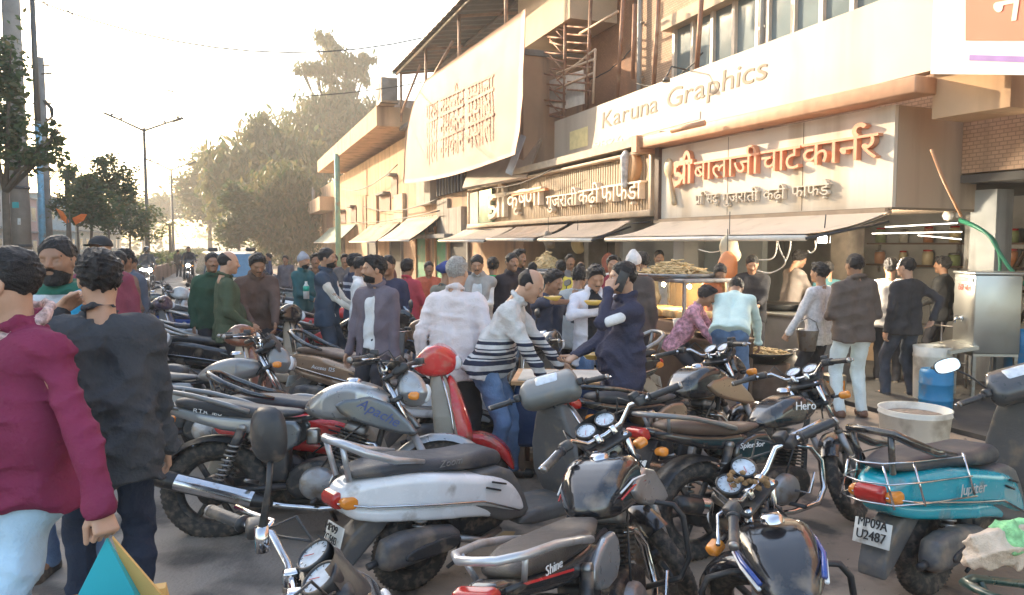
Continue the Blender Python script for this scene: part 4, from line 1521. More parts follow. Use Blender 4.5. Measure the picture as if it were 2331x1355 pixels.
tree(f0, [blob(640, 420, 64, f0, 65 * k, 50 * k), blob(690, 470, 64, f0, 40 * k, 75 * k), blob(610, 480, 64, f0, 40 * k, 60 * k), blob(655, 510, 64, f0, 50 * k, 50 * k)],
     'weeping tree with golden hanging leaves beside the old building', 10000, .16, .3, 12, .42, (.25, .25, .5), None, th=3.0)
f0 = foot(330, 150); k = 150 / FPX
tree(f0, [blob(395, 470, 150, f0, 60 * k, 28 * k), blob(330, 480, 150, f0, 60 * k, 25 * k), blob(270, 490, 150, f0, 50 * k, 25 * k)],
     'flat topped tree faint in the haze behind the second street lamp', 4500, .42, .4, 14, 0, (.6, .2, .2), None, th=5)
GM = 'trees planted along the median'
for i, (px, Y, top, w_, lab) in enumerate(((250, 31, 350, 1.0, 'median tree with the sparsest and highest crown, left of the street lamp'), (213, 27, 405, .9, 'slim median tree behind the orange flags'), (300, 38, 425, 1.05, 'median tree with a full green crown just left of the lamp post'), (180, 34, 385, .8, 'thin median tree closest to the left poles'))):
    f0 = foot(px, Y); kk = Y / FPX
    tree(f0, [blob(px, top + 60, Y, f0, 50 * kk * w_, 38 * kk), blob(px - 18, top + 22, Y, f0, 26 * kk, 26 * kk), blob(px + 26, top + 90, Y, f0, 38 * kk * w_, 34 * kk), blob(px - 30, top + 85, Y, f0, 34 * kk, 30 * kk)],
         lab, 2600, .075, .06, 30 + i, 0, (.35, .6, .05), GM, th=2.6)
f0 = foot(20, 17); k = 17 / FPX
tree(f0, [blob(22, 150, 17, f0, 32 * k, 110 * k), blob(30, 320, 17, f0, 55 * k, 70 * k), blob(95, 350, 17, f0, 50 * k, 38 * k), blob(0, 250, 17, f0, 50 * k, 120 * k), blob(125, 300, 17, f0, 25 * k, 25 * k)],
     'leafy tree overlapping the thick pillar at the left edge', 2600, .07, .10, 40, 0, (.25, .7, .05), None, th=3)
GP = 'small palms along the median'
palm(foot(388, 58), 3.3, 'short palm standing right of the lamp post', 3, GP, 1.25)
palm(foot(335, 44), 3.6, 'palm whose fronds hide the foot of the nearer lamp post', 5, GP, 1.1)
palm(foot(158, 40), 5.6, 'tallest palm, beside the utility pole', 6, GP, 1.2)
mb = MB()
# hedge on the median and far-off greenery
tag(link('hedge', leaves([(S(40 + i * 4, 4.4).x, S(40 + i * 4, 4.4).y, .85, 1.5, 1.5, .35) for i in range(22)], 9000, .11, 51, 0, (.4, .5, .1))), 'low dusty hedge growing along the top of the planter', 'hedge')
tag(link('distant_trees', leaves([(-95 + i * 9, 190 + (i * 37) % 40, 4 + (i * 13) % 5, 9, 9, 6.0) for i in range(12)], 9000, .6, 52, 0, (.5, .2, .3))), 'hazy belt of far trees closing the end of the road', 'trees', kind='stuff')

# ---- street lamps, birds, poles, wires
STEEL = mat('lamp_steel', (.07, .066, .062), .5, .5)
GL_ = 'double armed street lamps on the median'
BIRD = mat('bird_dark', (.05, .045, .04), .7)
def bird(p, lab, face):
    g = SDF((-.18, -.09, -.02), (.18, .09, .26), .012)
    g.ell((0, 0, .09), (.10, .05, .055), Matrix.Rotation(.5, 3, 'Y'), .01).ell((.085, 0, .155), (.035, .03, .032), k=.03).cap((.11, 0, .152), (.14, 0, .147), .010, .003, .005)
    g.cap((-.07, 0, .05), (-.16, 0, .01), .028, .014, .02).cap((.0, .015, .05), (.0, .015, 0), .006, .005, .004).cap((.0, -.015, .05), (.0, -.015, 0), .006, .005, .004)
    o = link('bird', np_mesh('bird', *g.net(), BIRD))
    o.location = p; o.rotation_euler = (0, 0, face)
    tag(o, lab, 'bird', 'birds perched on the street lamps')
for li, (px, Y, lab, bs) in enumerate(((338, 47, 'nearer tall street lamp with two rising arms', (-.82, -.58, .0, .55, .90)), (396, 72, 'farther street lamp seen through the haze', (-.8, -.5, .3)))):
    b = foot(px, Y)
    h = P(px, 296 if li == 0 else 386, Y).z
    root = empty('street_lamp', b, ANG + pi / 2, lab, 'street lamp', GL_)
    MB().tube([(0, 0, 0), (0, 0, .3), (0, 0, h)], [.17, .14, .085], STEEL, 10).build('post', root)
    MB().box((0, 0, .02), (.4, .4, .04), STEEL).build('base_plate', root)
    ex = Vector((cos(-ANG - pi / 2), sin(-ANG - pi / 2), 0))
    for s in (1, -1):
        L = 2.35
        a, e = Vector((0, 0, h - .05)), ex * s * L + Vector((0, 0, h + (.78 if s > 0 else 1.08) - .05))
        MB().tube([a, e], [.065, .05], STEEL, 8).build('arm', root)
        d = (e - a).normalized()
        hd = MB().box(e - d * .25 + Vector((0, 0, -.03)), (.7, .24, .11), STEEL, d.to_track_quat('X', 'Z').to_matrix(), .02).build('lamp_head', root)
    for i, t in enumerate(bs):
        s = 1 if t >= 0 else -1
        q = b + Vector((1, 0, 0)) * t * L + Vector((0, 0, h - .02 + abs(t) * ((.78 if s > 0 else 1.08))))
        bird(q, ('dark bird perched on the nearer street lamp, ' if li == 0 else 'dark bird on the farther street lamp, ') + (('outermost on the left arm', 'nearer the post on the left arm', 'on top of the post', 'midway along the right arm', 'at the tip of the right arm') if li == 0 else ('outer one on the left arm', 'middle of the left arm', 'the only one on the right arm'))[i], 0 if i % 2 else pi)
PC = mat('pole_concrete', (.20, .185, .17), .9, var=.2, scale=3, bump=.3)
def pole(px, Y, top, r0, r1, m, name, label, m2=None, split=0):
    b = foot(px, Y)
    h = P(px, top, Y).z
    root = empty(name, b, 0, label, name.replace('_', ' '))
    if m2:
        MB().tube([(0, 0, 0), (0, 0, split)], r0, m2, 12).build('painted_base', root)
        MB().tube([(0, 0, split), (0, 0, h)], [r0 * .98, r1], m, 12).build('shaft', root)
    else:
        MB().tube([(0, 0, 0), (0, 0, h)], [r0, r1], m, 12).build('shaft', root)
    return root, b, h
r1, b1, h1 = pole(52, 26, -30, .30, .27, mat('pillar_grey', (.23, .20, .17), .9, var=.25, scale=2, bump=.3), 'pillar', 'thick grey concrete pillar at the left edge with a teal sticker')
for z, s in ((P(52, 428, 26).z, .05), (P(52, 560, 26).z, .05)):
    MB().lathe([(.305, -s), (.325, -s), (.325, s), (.305, s)], BLK, (0, 0, z), 'z', 20, closed=True).build('band', r1)
MB().box((.04, -.30, P(60, 468, 26).z), (.22, .012, .2), mat('teal_sticker', (.03, .35, .36), .5)).build('sticker', r1)
MB().box((.13, -.295, P(68, 505, 26).z), (.10, .012, .22), PLATE).build('sticker', r1)
BLUEP = mat('pale_blue_paint', (.16, .36, .50), .5, var=.2, dirt=(DUST, .3, 4))
r2, b2, h2 = pole(100, 33, -20, .13, .10, STEEL, 'light_pole', 'slim steel pole with a pale blue lower half', BLUEP, P(100, 283, 33).z)
r3, b3, h3 = pole(112, 36, 131, .22, .15, PC, 'utility_pole', 'tapered concrete utility pole with cables and a small lamp')
mb = MB()
for z in (P(112, 150, 36).z, P(112, 236, 36).z, P(112, 272, 36).z): MB().box((0, -.02, z), (.9, .08, .06), STEEL).build('crossarm', r3)
MB().tube([(0, -.1, P(0, 170, 36).z), (.45, -.1, P(0, 168, 36).z)], .03, STEEL, 6).box((.42, -.1, P(0, 169, 36).z), (.3, .12, .06), STEEL).build('lamp_head', r3)
mb = MB()
zt, zb = P(112, 230, 36).z, P(112, 285, 36).z
for k_ in range(4): mb.tube([Vector((.1 + .05 * k_, -.1, zt)), Vector((.42 + .05 * k_, -.1, (zt * 2 + zb) / 3)), Vector((.45 + .03 * k_, -.1, (zt + 2 * zb) / 3)), Vector((.1, -.1, zb))], .025, INK, 5)
mb.build('cable_coil', r3)
def wire(a, b, sag, lab, r=.022, n=14):
    mb = MB()
    mb.tube([a.lerp(b, i / n) - Vector((0, 0, sag * 4 * (i / n) * (1 - i / n))) for i in range(n + 1)], r, mat('wire', (.03, .03, .03), .6), 5)
    tag(mb.build('overhead_wire'), lab, 'wire', 'overhead wires')
wire(P(-60, -60, 30), P(1120, 40, 34), 2.2, 'thick cable sagging across the top of the sky to the shed roof', .03)
wire(P(120, 150, 36), P(975, 185, 31), 1.0, 'thin level wire crossing mid sky from the utility pole to the shed post')
wire(P(60, -60, 24), P(600, 262, 80), 2.0, 'thin wire running diagonally down from the top left, upper of the pair')
wire(P(40, -60, 24), P(470, 260, 90), 2.0, 'thin wire running diagonally down from the top left, lower of the pair')
wire(P(130, 175, 36), P(540, 270, 90), 2.2, 'thin wire dropping from the utility pole lamp towards the far trees')
FLAG = mat('saffron_cloth', (.80, .20, .035), .8, var=.1)
for i, (pts, lab) in enumerate((([(127, 474), (143, 482), (158, 505), (152, 510), (140, 500)], 'saffron flag on the left of the pair, pointing up'), ([(164, 497), (185, 487), (198, 488), (190, 502), (172, 512)], 'saffron flag on the right of the pair, drooping'))):
    root = empty('flag', foot(157 + i * 6, 24), 0, lab, 'flag', 'saffron flags by the poles')
    q = [P(x, y, 24 + .05 * j) - root.location for j, (x, y) in enumerate(pts)]
    MB().slab(q, (0, .012, 0), FLAG).build('cloth', root)
    MB().tube([Vector((0, 0, 0)), Vector((0, 0, q[2].z + .1))], .018, BARK, 6).build('stick', root)

# ---- buildings on the left of the road
def block(name, u0, u1, v0, depth, h, m, label, win, storeys, wm=None, parapet=.5):
    root = frame(name, u0, v0, label, 'building')
    L = u1 - u0
    MB().box((L / 2, depth / 2, h / 2), (L, depth, h), m).build('wall', root)
    MB().box((L / 2, depth / 2, h + .06), (L + .3, depth + .3, .14), CONC).build('roof', root)
    sh = h / storeys
    for s in range(storeys):
        for k in range(win):
            x = L * (k + .5) / win
            z = sh * s + sh * .55
            wq = MB().box((x, -.03, z), (L / win * .5, .10, sh * .45), mat('window_frame', (.35, .33, .30), .6)).build('window', root)
            MB().box((x, -.085, z), (L / win * .42, .02, sh * .38), mat('dark_pane', (.04, .05, .055), .15)).build('pane', wq)
    for s in range(1, storeys): MB().box((L / 2, -.25, sh * s), (L + .1, .5, .12), CONC).build('ledge', root)
    return root
block('shading_block', 38, 60, 14.2, 11, 17.5, mat('plaster_grey', (.34, .32, .29), .9, scale=.6, bump=.2), 'tall grey block out of view across the road, added to shade the parked bikes', 6, 6)  # unseen block put in for shading; its height sets the shade line
block('shading_block', 12, 37, 14.2, 11, 17.5, mat('plaster_cream', (.42, .36, .28), .9, scale=.6, bump=.2), 'cream block out of view across the road nearest the viewer, added for its shade', 7, 6)  # second unseen block, added to carry the same shade nearer
block('shop_building', 62, 76, 15.5, 10, 5.6, mat('plaster_pink', (.40, .25, .22), .9, scale=.8, bump=.2), 'low pink building behind the left poles', 4, 2)
block('shop_building', 77, 93, 15.5, 10, 6.2, mat('plaster_blue', (.24, .33, .38), .9, scale=.8, bump=.2), 'low pale blue building farther along the left side', 5, 2)
block('shop_building', 94, 130, 15.5, 10, 6.6, mat('plaster_buff', (.38, .33, .25), .9, scale=.8, bump=.2), 'long buff shop row at the far left behind the median trees', 9, 2)
block('temple_building', 118, 126, -8.5, -8, 6.0, mat('plaster_orange', (.58, .33, .17), .9, scale=.8), 'small peach building lit by the sun at the end of the road', 3, 2)
fl = empty('flag', foot(500, 110), 0, 'saffron flag flying on a pole over the small peach building', 'flag')
MB().tube([(0, 0, 0), (0, 0, P(500, 495, 110).z)], .04, STEEL, 6).build('stick', fl)
MB().slab([Vector((0, 0, P(0, 498, 110).z)), Vector((1.6, 0, P(0, 520, 110).z)), Vector((0, 0, P(0, 522, 110).z))], (0, .03, 0), FLAG).build('cloth', fl)

# ---- the old building at the far right (A)
CREAM = mat('plaster_sunny', (.60, .40, .24), .9, streak=True, var=.16, scale=.9, bump=.25, bscale=14, dirt=((.34, .21, .13), .45, .7))
FASC = mat('plaster_fascia', (.56, .37, .23), .9, streak=True, var=.15, scale=.8, bump=.2, dirt=((.30, .19, .12), .4, .6))
DKW = mat('interior_shade', (.035, .030, .027), .7)  # near-black: the shade inside openings is put into the colour
V0 = -7.5
def sect(root, u0, z0, u1, z1, y0, y1, m, name, label=None):
    x0 = root.location.xy.dot(SD.xy)
    o = MB().box(((u0 + u1) / 2 - x0, (y0 + y1) / 2, (z0 + z1) / 2), (abs(u1 - u0), abs(y1 - y0), abs(z1 - z0)), m).build(name, root)
    if label: o['label'] = label
    return o
uA0, uA1 = on_v(925, V0), on_v(722, V0)
A = frame('old_building', uA0, V0, 'old two storey building with a deep overhanging roof slab at the far end', 'building')
sect(A, uA0, 0, uA1, 6.6, -9, 0, CREAM, 'wall')
zt = W(850, 330)[1]
sect(A, uA0 - .2, zt - .2, on_v(768, V0), zt + .65, -9, 1.3, FASC, 'roof_slab')
sect(A, on_v(768, V0), 4.3, uA1 + 3, 5.3, -.3, 1.2, FASC, 'balcony')
sect(A, on_v(850, V0), zt + .65, on_v(772, V0), zt + 2.6, -6, -1.2, mat('tin_brown', (.13, .10, .085), .7, bump=.2), 'roof_room')
for (x0, x1, y0, y1) in ((866, 890, 440, 483), (893, 906, 398, 452), (868, 886, 520, 540), (776, 788, 480, 510), (800, 812, 470, 508), (745, 757, 480, 520)):
    (ua, za), (ub, zb) = W(x0, y1), W(x1, y0)
    wq = sect(A, ua, za, ub, zb, 0, .06, mat('rust_shutter', (.20, .075, .045), .7, bump=.3), 'window')
    sect(A, ua - .25, zb, ub + .25, zb + .1, 0, .35, CONC, 'chajja')
for i, (x0, x1, y0, y1, m) in enumerate(((842, 862, 440, 530, CREAM), (905, 924, 440, 535, mat('board_cream', (.62, .47, .31), .8, dirt=((.3, .2, .12), .4, 2))), (826, 840, 445, 540, FASC))):
    (ua, za), (ub, zb) = W(x0, y1), W(x1, y0)
    sect(A, ua, za, ub, zb, .02, .14 + .03 * i, m, 'board')
g = MB()
(ua, za), (ub, zb) = W(821, 465), W(821, 360)
x = ua - uA0
MB().tube([(x, 1.36, 0), (x, 1.36, zb + .2)], .16, mat('green_pipe_paint', (.20, .42, .32), .6, dirt=(DUST, .3, 3)), 12).build('drain_pipe', A)
acu = frame('air_conditioner', on_v(880, V0 + 1), V0 + .9, 'rusty boxed air conditioner sitting on the edge of the old roof slab', 'air conditioner')
zac = zt + .65
MB().box((.0, 0, zac + .55), (1.2, .7, 1.05), mat('ac_beige', (.40, .30, .22), .7, dirt=((.2, .1, .06), .4, 3))).build('casing', acu)
MB().lathe([(.0, .36), (.36, .36), (.38, .35), (.38, .34)], DKW, (0, 0, zac + .55), 'y', 20).build('fan_grille', acu)
MB().box((-.62, 0, zac + .55), (.03, .6, .9), CONC).build('side_panel', acu)
for s in (-.45, .45): MB().box((s, 0, zac + .012), (.12, .8, .03), STEEL).build('foot', acu)
dsh = frame('satellite_dish', on_v(748, V0), V0 + .8, 'pale satellite dish on the balcony of the old building', 'satellite dish')
MB().lathe([(0, .0), (.35, .06), (.62, .2), (.60, .21), (.34, .08), (0, .02)], CONC, (0, .15, 5.75), 'y', 22).build('dish', dsh)
MB().tube([(0, 0, 5.3), (0, .12, 5.75)], .03, STEEL, 6).build('mount', dsh)

# ---- banner building (B) with roof shed
uB0, uB1 = on_v(1192, V0), on_v(925, V0)
WALLB = mat('plaster_peach', (.52, .34, .22), .9, streak=True, var=.15, scale=.8, bump=.25, dirt=((.26, .2, .16), .4, .9))
B = frame('shop_house', uB0, V0, 'two storey shop house behind the huge hanging banner', 'building')
hB = W(975, 205)[1]
sect(B, uB0 + .02, 0, uB1 - .02, hB - 1.0, -9, 0, WALLB, 'wall')
sect(B, uB0 - .05, hB - 1.0, uB1 + .05, hB - .85, -9.1, .25, CONC, 'roof')
(ua, za), (ub, zb) = W(1000, 448), W(1062, 388)
wq = sect(B, ub, za, ua, zb, 0, .08, DKW, 'window')
BARS = mat('blue_grey_bars', (.16, .18, .24), .6)
for i in range(9): sect(wq.parent, ub + (ua - ub) * (i + .5) / 9 - .04, za, ub + (ua - ub) * (i + .5) / 9 + .04, zb, .09, .15, BARS, 'window_bar')
GRB = mat('grey_board', (.36, .32, .28), .8, streak=True, var=.2, scale=1.5, dirt=((.2, .17, .15), .35, 1.2))
for x0, x1, y0, y1, yy in ((964, 996, 400, 470, .3), (1002, 1025, 452, 540, .12), (1027, 1062, 470, 540, .2)):
    (ua, za), (ub, zb) = W(x0, y1), W(x1, y0)
    sect(B, ub, za, ua, zb, 0, yy, GRB, 'board')
(ua, za), (ub, zb) = W(962, 530), W(992, 490)
wq = sect(B, ub, za, ua, zb, 0, .05, DKW, 'window')
for i in range(5): sect(B, ub + (ua - ub) * (i + .5) / 5 - .03, za, ub + (ua - ub) * (i + .5) / 5 + .03, zb, .055, .10, STEEL, 'window_bar')
sect(B, ub - 3, za - .25, ua + 2, za - .1, 0, .5, CONC, 'ledge')
# roof shed
TIN = mat('tin_sheet', (.10, .085, .075), .55, .4, var=.2, scale=1.5, dirt=((.2, .1, .06), .35, 1.5))
TEALT = mat('teal_tin', (.10, .22, .26), .5, .3, dirt=(DUST, .3, 2))
sh = frame('roof_shed', uB0, V0, 'open shed of dark tin sheets on pipe posts above the banner', 'shed')
uS0, uS1 = -5.0, uB1 - uB0 - 1.6
zS = W(975, 140)[1]
mb = MB()
n = 60
vs, fs = [], []
for i in range(n + 1):
    xx = uS0 + (uS1 - uS0) * i / n
    o = .035 if i % 2 else 0
    vs += [(xx, .9, zS + .1 + o), (xx, -6.5, zS + 1.2 + o), (xx, .9, zS + .07 + o), (xx, -6.5, zS + 1.17 + o)]
for i in range(n):
    a, b_ = i * 4, i * 4 + 4
    fs += [(a, b_, b_ + 1, a + 1), (a + 2, a + 3, b_ + 3, b_ + 2), (a, a + 2, b_ + 2, b_), (a + 1, b_ + 1, b_ + 3, a + 3)]
mb.add(vs, fs, TIN, False)
mb.build('roof_sheet', sh)
MB().box((uS1 + .1, -2.8, zS + .62), (.35, 7.4, .06), TEALT, Matrix.Rotation(radians(8.4), 3, 'X').inverted()).build('edge_sheet', sh)
for i in range(5): MB().tube([(uS0 + .3, .7 - i * 1.6, zS + .0 + i * .24), (uS1, .7 - i * 1.6, zS + .0 + i * .24)], .06, TIN, 6).build('purlin', sh)
PIPE = mat('pipe_rusty', (.36, .22, .15), .6, .3, dirt=((.18, .08, .05), .4, 4))
for i in range(5):
    xx = uS0 + .6 + (uS1 - uS0 - .8) * i / 4
    MB().tube([(xx, .55, hB - .9), (xx, .55, zS + .05)], .055, PIPE, 8).build('post', sh)
    MB().tube([(xx, .55, zS + .0), (xx, -6.2, zS + 1.05)], .05, PIPE, 8).build('rafter', sh)
MB().tube([(uS1 - .3, .55, zS - 1.6), (uS1 - 3.6, .55, zS - .4)], .05, PIPE, 8).build('brace', sh)
MB().tube([(uS1 - 3.8, .55, zS - 1.6), (uS1 - 8, .55, zS - .6)], .05, PIPE, 8).build('brace', sh)
# banner, sagging fabric with a bowed left edge
BANM = mat('banner_cloth', (.52, .33, .24), .75, var=.07, scale=.5, bump=.15, bscale=6, dirt=((.47, .23, .155), .35, .25))
bn = frame('hanging_banner', uB0, V0, 'huge faded pink banner hung across the upper floor', 'banner')
bx = [(1196, 20), (1193, 120), (1190, 220), (1183, 290), (1172, 352)]
bl_ = [(968, 182), (938, 240), (925, 300), (919, 360), (918, 418)]
NU, NV_ = 34, 22
vs, fs = [], []
for j in range(NV_ + 1):
    t = j / NV_ * 4; k = min(int(t), 3); q = t - k
    xr, yr = [bx[k][c] * (1 - q) + bx[k + 1][c] * q for c in (0, 1)]
    xl, yl = [bl_[k][c] * (1 - q) + bl_[k + 1][c] * q for c in (0, 1)]
    (ur, zr), (ul, zl) = W(xr, yr, V0 + .9), W(xl, yl, V0 + .9)
    for i in range(NU + 1):
        s = i / NU
        vs.append((ur + (ul - ur) * s - uB0, .9 + .016 * sin(s * 7 + j * .2) * sin(j / NV_ * pi) + .005 * sin(s * 31 + j), zr + (zl - zr) * s - .15 * sin(pi * s) * (j / NV_)))
for j in range(NV_):
    for i in range(NU):
        a = j * (NU + 1) + i
        fs.append((a, a + 1, a + NU + 2, a + NU + 1))
k = len(vs)
vs2 = vs + [(x, y - .02, z) for x, y, z in vs]
rim = [i for i in range(NU + 1)] + [j * (NU + 1) + NU for j in range(1, NV_ + 1)] + [NV_ * (NU + 1) + i for i in range(NU - 1, -1, -1)] + [j * (NU + 1) for j in range(NV_ - 1, 0, -1)]
fs2 = fs + [tuple(q + k for q in f[::-1]) for f in fs] + [(rim[i], rim[(i + 1) % len(rim)], rim[(i + 1) % len(rim)] + k, rim[i] + k) for i in range(len(rim))]
cl = MB().add(vs2, fs2, BANM, True).build('cloth', bn)
# faded rows of lettering on the banner (too worn to read)
FADE = mat('faded_print', (.505, .32, .23), .8)
PALE = mat('pale_print', (.535, .345, .255), .8)
for r_, (ya, yb, hh) in enumerate(((250, 180, .62), (300, 225, .8), (345, 275, .7))):
    (u0_, z0_), (u1_, z1_) = W(955, ya + 30, V0 + 1.15), W(1160, yb + 20, V0 + 1.15)
    row = ['म', 'हा', 'न', 'ग', 'र', ' ', 'स', 'म', 'ा', 'ज']
    lettering('lettering', ['ग', 'र', 'म', ' ', 'न', 'म', 'क', 'ी', 'न', ' ', 'म', 'स', 'ा', 'ल', 'ा'], FADE if r_ != 1 else PALE, (u0_ - uB0, .924, z0_), (u1_ - u0_, 0, z1_ - z0_), (0, 0, 1), hh, .001, abs(u1_ - u0_) * .8, bn)
# ================================================================== the brick building and its shops
BRK = mat('orange_brick', (.40, .20, .115), .85, var=.15, scale=2, bump=.4, bscale=30, brick=((.48, .245, .14), (.38, .19, .105), (.22, .13, .09), 6.5, .022), dirt=((.2, .12, .08), .3, .8))
TILE = mat('tan_tile_brick', (.50, .33, .215), .8, streak=True, var=.12, scale=2, bump=.3, brick=((.58, .38, .25), (.48, .31, .20), (.26, .165, .11), 5.0, .03), dirt=((.3, .2, .13), .3, .8))
V1 = -8.9
uC0, uC1 = -6.0, on_v(1245, V1)
uM = on_v(1452, V1)
D = frame('brick_building', uC0, V1, 'brick faced building above the snack shops with scaffold poles', 'building')
sect(D, uC0, 2.75, uM, 9.5, -7, 0, TILE, 'upper_wall')
sect(D, uM, 0, uC1 + 1.5, 9.0, -7, -.35, BRK, 'stair_wall')
sect(D, uM, 0, uC1 + 1.5, 2.7, -7, -.2, GRB, 'lower_wall')
# cream slab jutting out over the stair
(ua, za), (ub, zb) = W(1285, 75, V1 + 1), W(1197, 128, V1 + 1)
sect(D, ua - .3, zb + .25, ub + .6, za + 2.6, -.3, 1.0, mat('cream_slab', (.62, .47, .33), .85, var=.12, scale=1, bump=.2), 'balcony')
# windows: wide sliding panes
WF = mat('white_frame', (.62, .52, .42), .5)
PANE = mat('window_glass', (.16, .21, .22), .06, 0, coat=.6, var=.25, scale=1)
(ua, za), (ub, zb) = W(1535, 168, V1), W(1722, 60, V1)
zlo, zhi = W(1535, 168, V1)[1] - .9, W(1535, 85, V1)[1] + .1
for u0_, u1_ in ((on_v(1722, V1), on_v(1536, V1)), (on_v(2010, V1), on_v(1745, V1))):
    wq = sect(D, u0_, zlo, u1_, zhi, .0, .05, PANE, 'window')
    for i in range(5):
        uu = u0_ + (u1_ - u0_) * i / 4
        x = uu - uC0
        MB().box((x, .07, (zlo + zhi) / 2), (.09, .1, zhi - zlo), WF).build('window_frame', D)
    sect(D, u0_ - .2, zhi, u1_ + .2, zhi + .25, 0, .3, mat('lintel_cream', (.60, .45, .31), .8), 'lintel')
# scaffold: pipes, stair truss, rail
scf = frame('scaffold', uC0, V1 + .9, 'rusty pipe scaffold and ladder truss fixed in front of the brick wall', 'scaffold')
def pp(px, py, v): 
    u_, z_ = W(px, py, v)
    return (u_ - uC0, 0, z_)
RUSTP = mat('rust_pipe', (.30, .15, .09), .6, .3, dirt=((.5, .36, .25), .35, 3))
for a, b_ in (((1346, -20), (1335, 250)), ((1420, -20), (1405, 222)), ((1500, -20), (1488, 195)), ((1598, -20), (1586, 160)), ((1445, 10), (1440, 180)), ((1288, -10), (1284, 265))):
    MB().tube([pp(*a, V1 + .9), pp(*b_, V1 + .9)], .045, RUSTP, 8).build('pole', scf)
mb = MB()
for k_ in range(12):
    y = 60 + k_ * 18
    mb.tube([pp(1240 + (k_ % 3) * 6, y + (k_ % 2) * 6, V1 + .9), pp(1288, y + 10, V1 + .9)], .028, RUSTP, 6)
    if k_ < 9: mb.tube([pp(1292, y, V1 + .9), pp(1345, y + 4, V1 + .9)], .024, RUSTP, 6)
    if k_ % 2 == 0: mb.tube([pp(1252, y - 6, V1 + .9), pp(1288, y + 34, V1 + .9)], .022, RUSTP, 6)
mb.build('stair_truss', scf)
for a, b_ in (((1292, 185), (1382, 115)), ((1292, 170), (1382, 137)), ((1382, 115), (1376, 238)), ((1292, 205), (1380, 168)), ((1345, 80), (1435, 30))):
    MB().tube([pp(*a, V1 + .6), pp(*b_, V1 + .6)], .032, mat('cream_rail', (.58, .40, .27), .6), 6).build('rail', scf)
mb = MB()
for i, (a, b_) in enumerate((((1298, 262), (1380, 240)), ((1298, 243), (1380, 222)), ((1298, 224), (1378, 204)))):
    p0, p1 = pp(*a, V1 + .3), pp(*b_, V1 + .3)
    MB().slab([p0, p1, (p1[0], 0, p1[2] + .42), (p0[0], 0, p0[2] + .42)], (0, -.03, 0), mat('white_sheet', (.62, .55, .47), .7, dirt=(DUST, .25, 2))).build('panel_sheet', scf)
bx_ = frame('meter_box', on_v(1225, V1 + .2), V1 + .2, 'small dark box fixed to the brick stair wall', 'meter box')
z_ = W(1225, 205, V1 + .2)[1]
MB().box((0, -.05, z_), (.5, .3, .55), RUSTP, None, .02).build('box', bx_)
tk = frame('plastic_can', on_v(1263, V1 + .4), V1 + .4, 'white plastic can hung on the stair truss', 'can')
z_ = W(1263, 208, V1 + .4)[1]
MB().box((0, 0, z_), (.42, .25, .52), mat('can_white', (.66, .64, .60), .5), None, .08).lathe([(.05, .0), (.05, .06), (0, .06)], BLK, (0, 0, z_ + .26), 'z', 12).build('body', tk)
# ---- signs
def quad_sign(root, u_l, u_r, zb0, zt0, y, th, m, name):
    return MB().box(((u_l + u_r) / 2 - root['u0'], y - th / 2, (zb0 + zt0) / 2), (abs(u_l - u_r), th, zt0 - zb0), m).build(name, root)
VK = -7.62
(ul, zlb), (_, zlt) = W(1262, 372, VK), W(1267, 275, VK)
ur = on_v(2140, VK)
KG = frame('signboard', ur, VK, 'long cream flex signboard reading Karuna Graphics above the snack shops', 'signboard')
KG['u0'] = ur
zKb, zKt = zlb, (zlt + W(1700, 115, VK)[1]) / 2
KGM = mat('flex_cream', (.50, .42, .33), .55, streak=True, var=.05, scale=.6, dirt=((.40, .31, .23), .35, .5))
quad_sign(KG, ul, ur, zKb, zKt, 0, .18, KGM, 'board')
del KG['u0']
FT = mat('faded_letter', (.27, .21, .155), .7)
def ktext(x0, y0, x1, h, toks, nm, m=FT, **k):
    u0_, z0_ = W(x0, y0, VK)
    u1_, _ = W(x1, y0, VK)
    return lettering(nm, toks, m, (u0_ - ur, .002, z0_), (-1, 0, 0), (0, 0, 1), h, .006, abs(u1_ - u0_), KG, **k)
hk = zKt - zKb
u0_ = on_v(1368, VK)
lettering('lettering', list('Karuna Graphics'), FT, (u0_ - ur, .002, zKb + hk * .48), (-1, 0, 0), (0, 0, 1), hk * .30, .006, u0_ - on_v(1735, VK), KG, shear=.12)
u0_ = on_v(1350, VK)
lettering('lettering', list('9826'), mat('faded_blue_print', (.52, .52, .52), .7), (u0_ - ur, .002, zKb + hk * .10), (-1, 0, 0), (0, 0, 1), hk * .12, .006, u0_ - on_v(1415, VK), KG)
u0_, u1_ = on_v(1428, VK), on_v(1588, VK)
MB().box(((u0_ + u1_) / 2 - ur, .006, zKb + hk * .20), (u0_ - u1_, .012, hk * .13), mat('faded_bar', (.62, .56, .50), .7)).build('printed_bar', KG)
u0_, u1_ = on_v(1296, VK), on_v(1336, VK)
MB().box(((u0_ + u1_) / 2 - ur, .006, zKb + hk * .42), (u0_ - u1_, .012, hk * .42), mat('faded_yellow', (.76, .62, .30), .7)).build('printed_emblem', KG)
lp = frame('sign_lamp', on_v(1505, VK + .5), VK + .45, 'small lamp on a bracket over the cream flex signboard', 'lamp')
z_ = zKt
MB().tube([(0, -.45, z_ + .02), (0, -.1, z_ + .06), (0, 0, z_ - .12)], .015, BLK, 6).build('bracket', lp)
MB().lathe([(.02, .04), (.06, 0), (.07, -.05), (.0, -.04)], BLK, (0, 0, z_ - .16), 'z', 12).build('shade', lp)

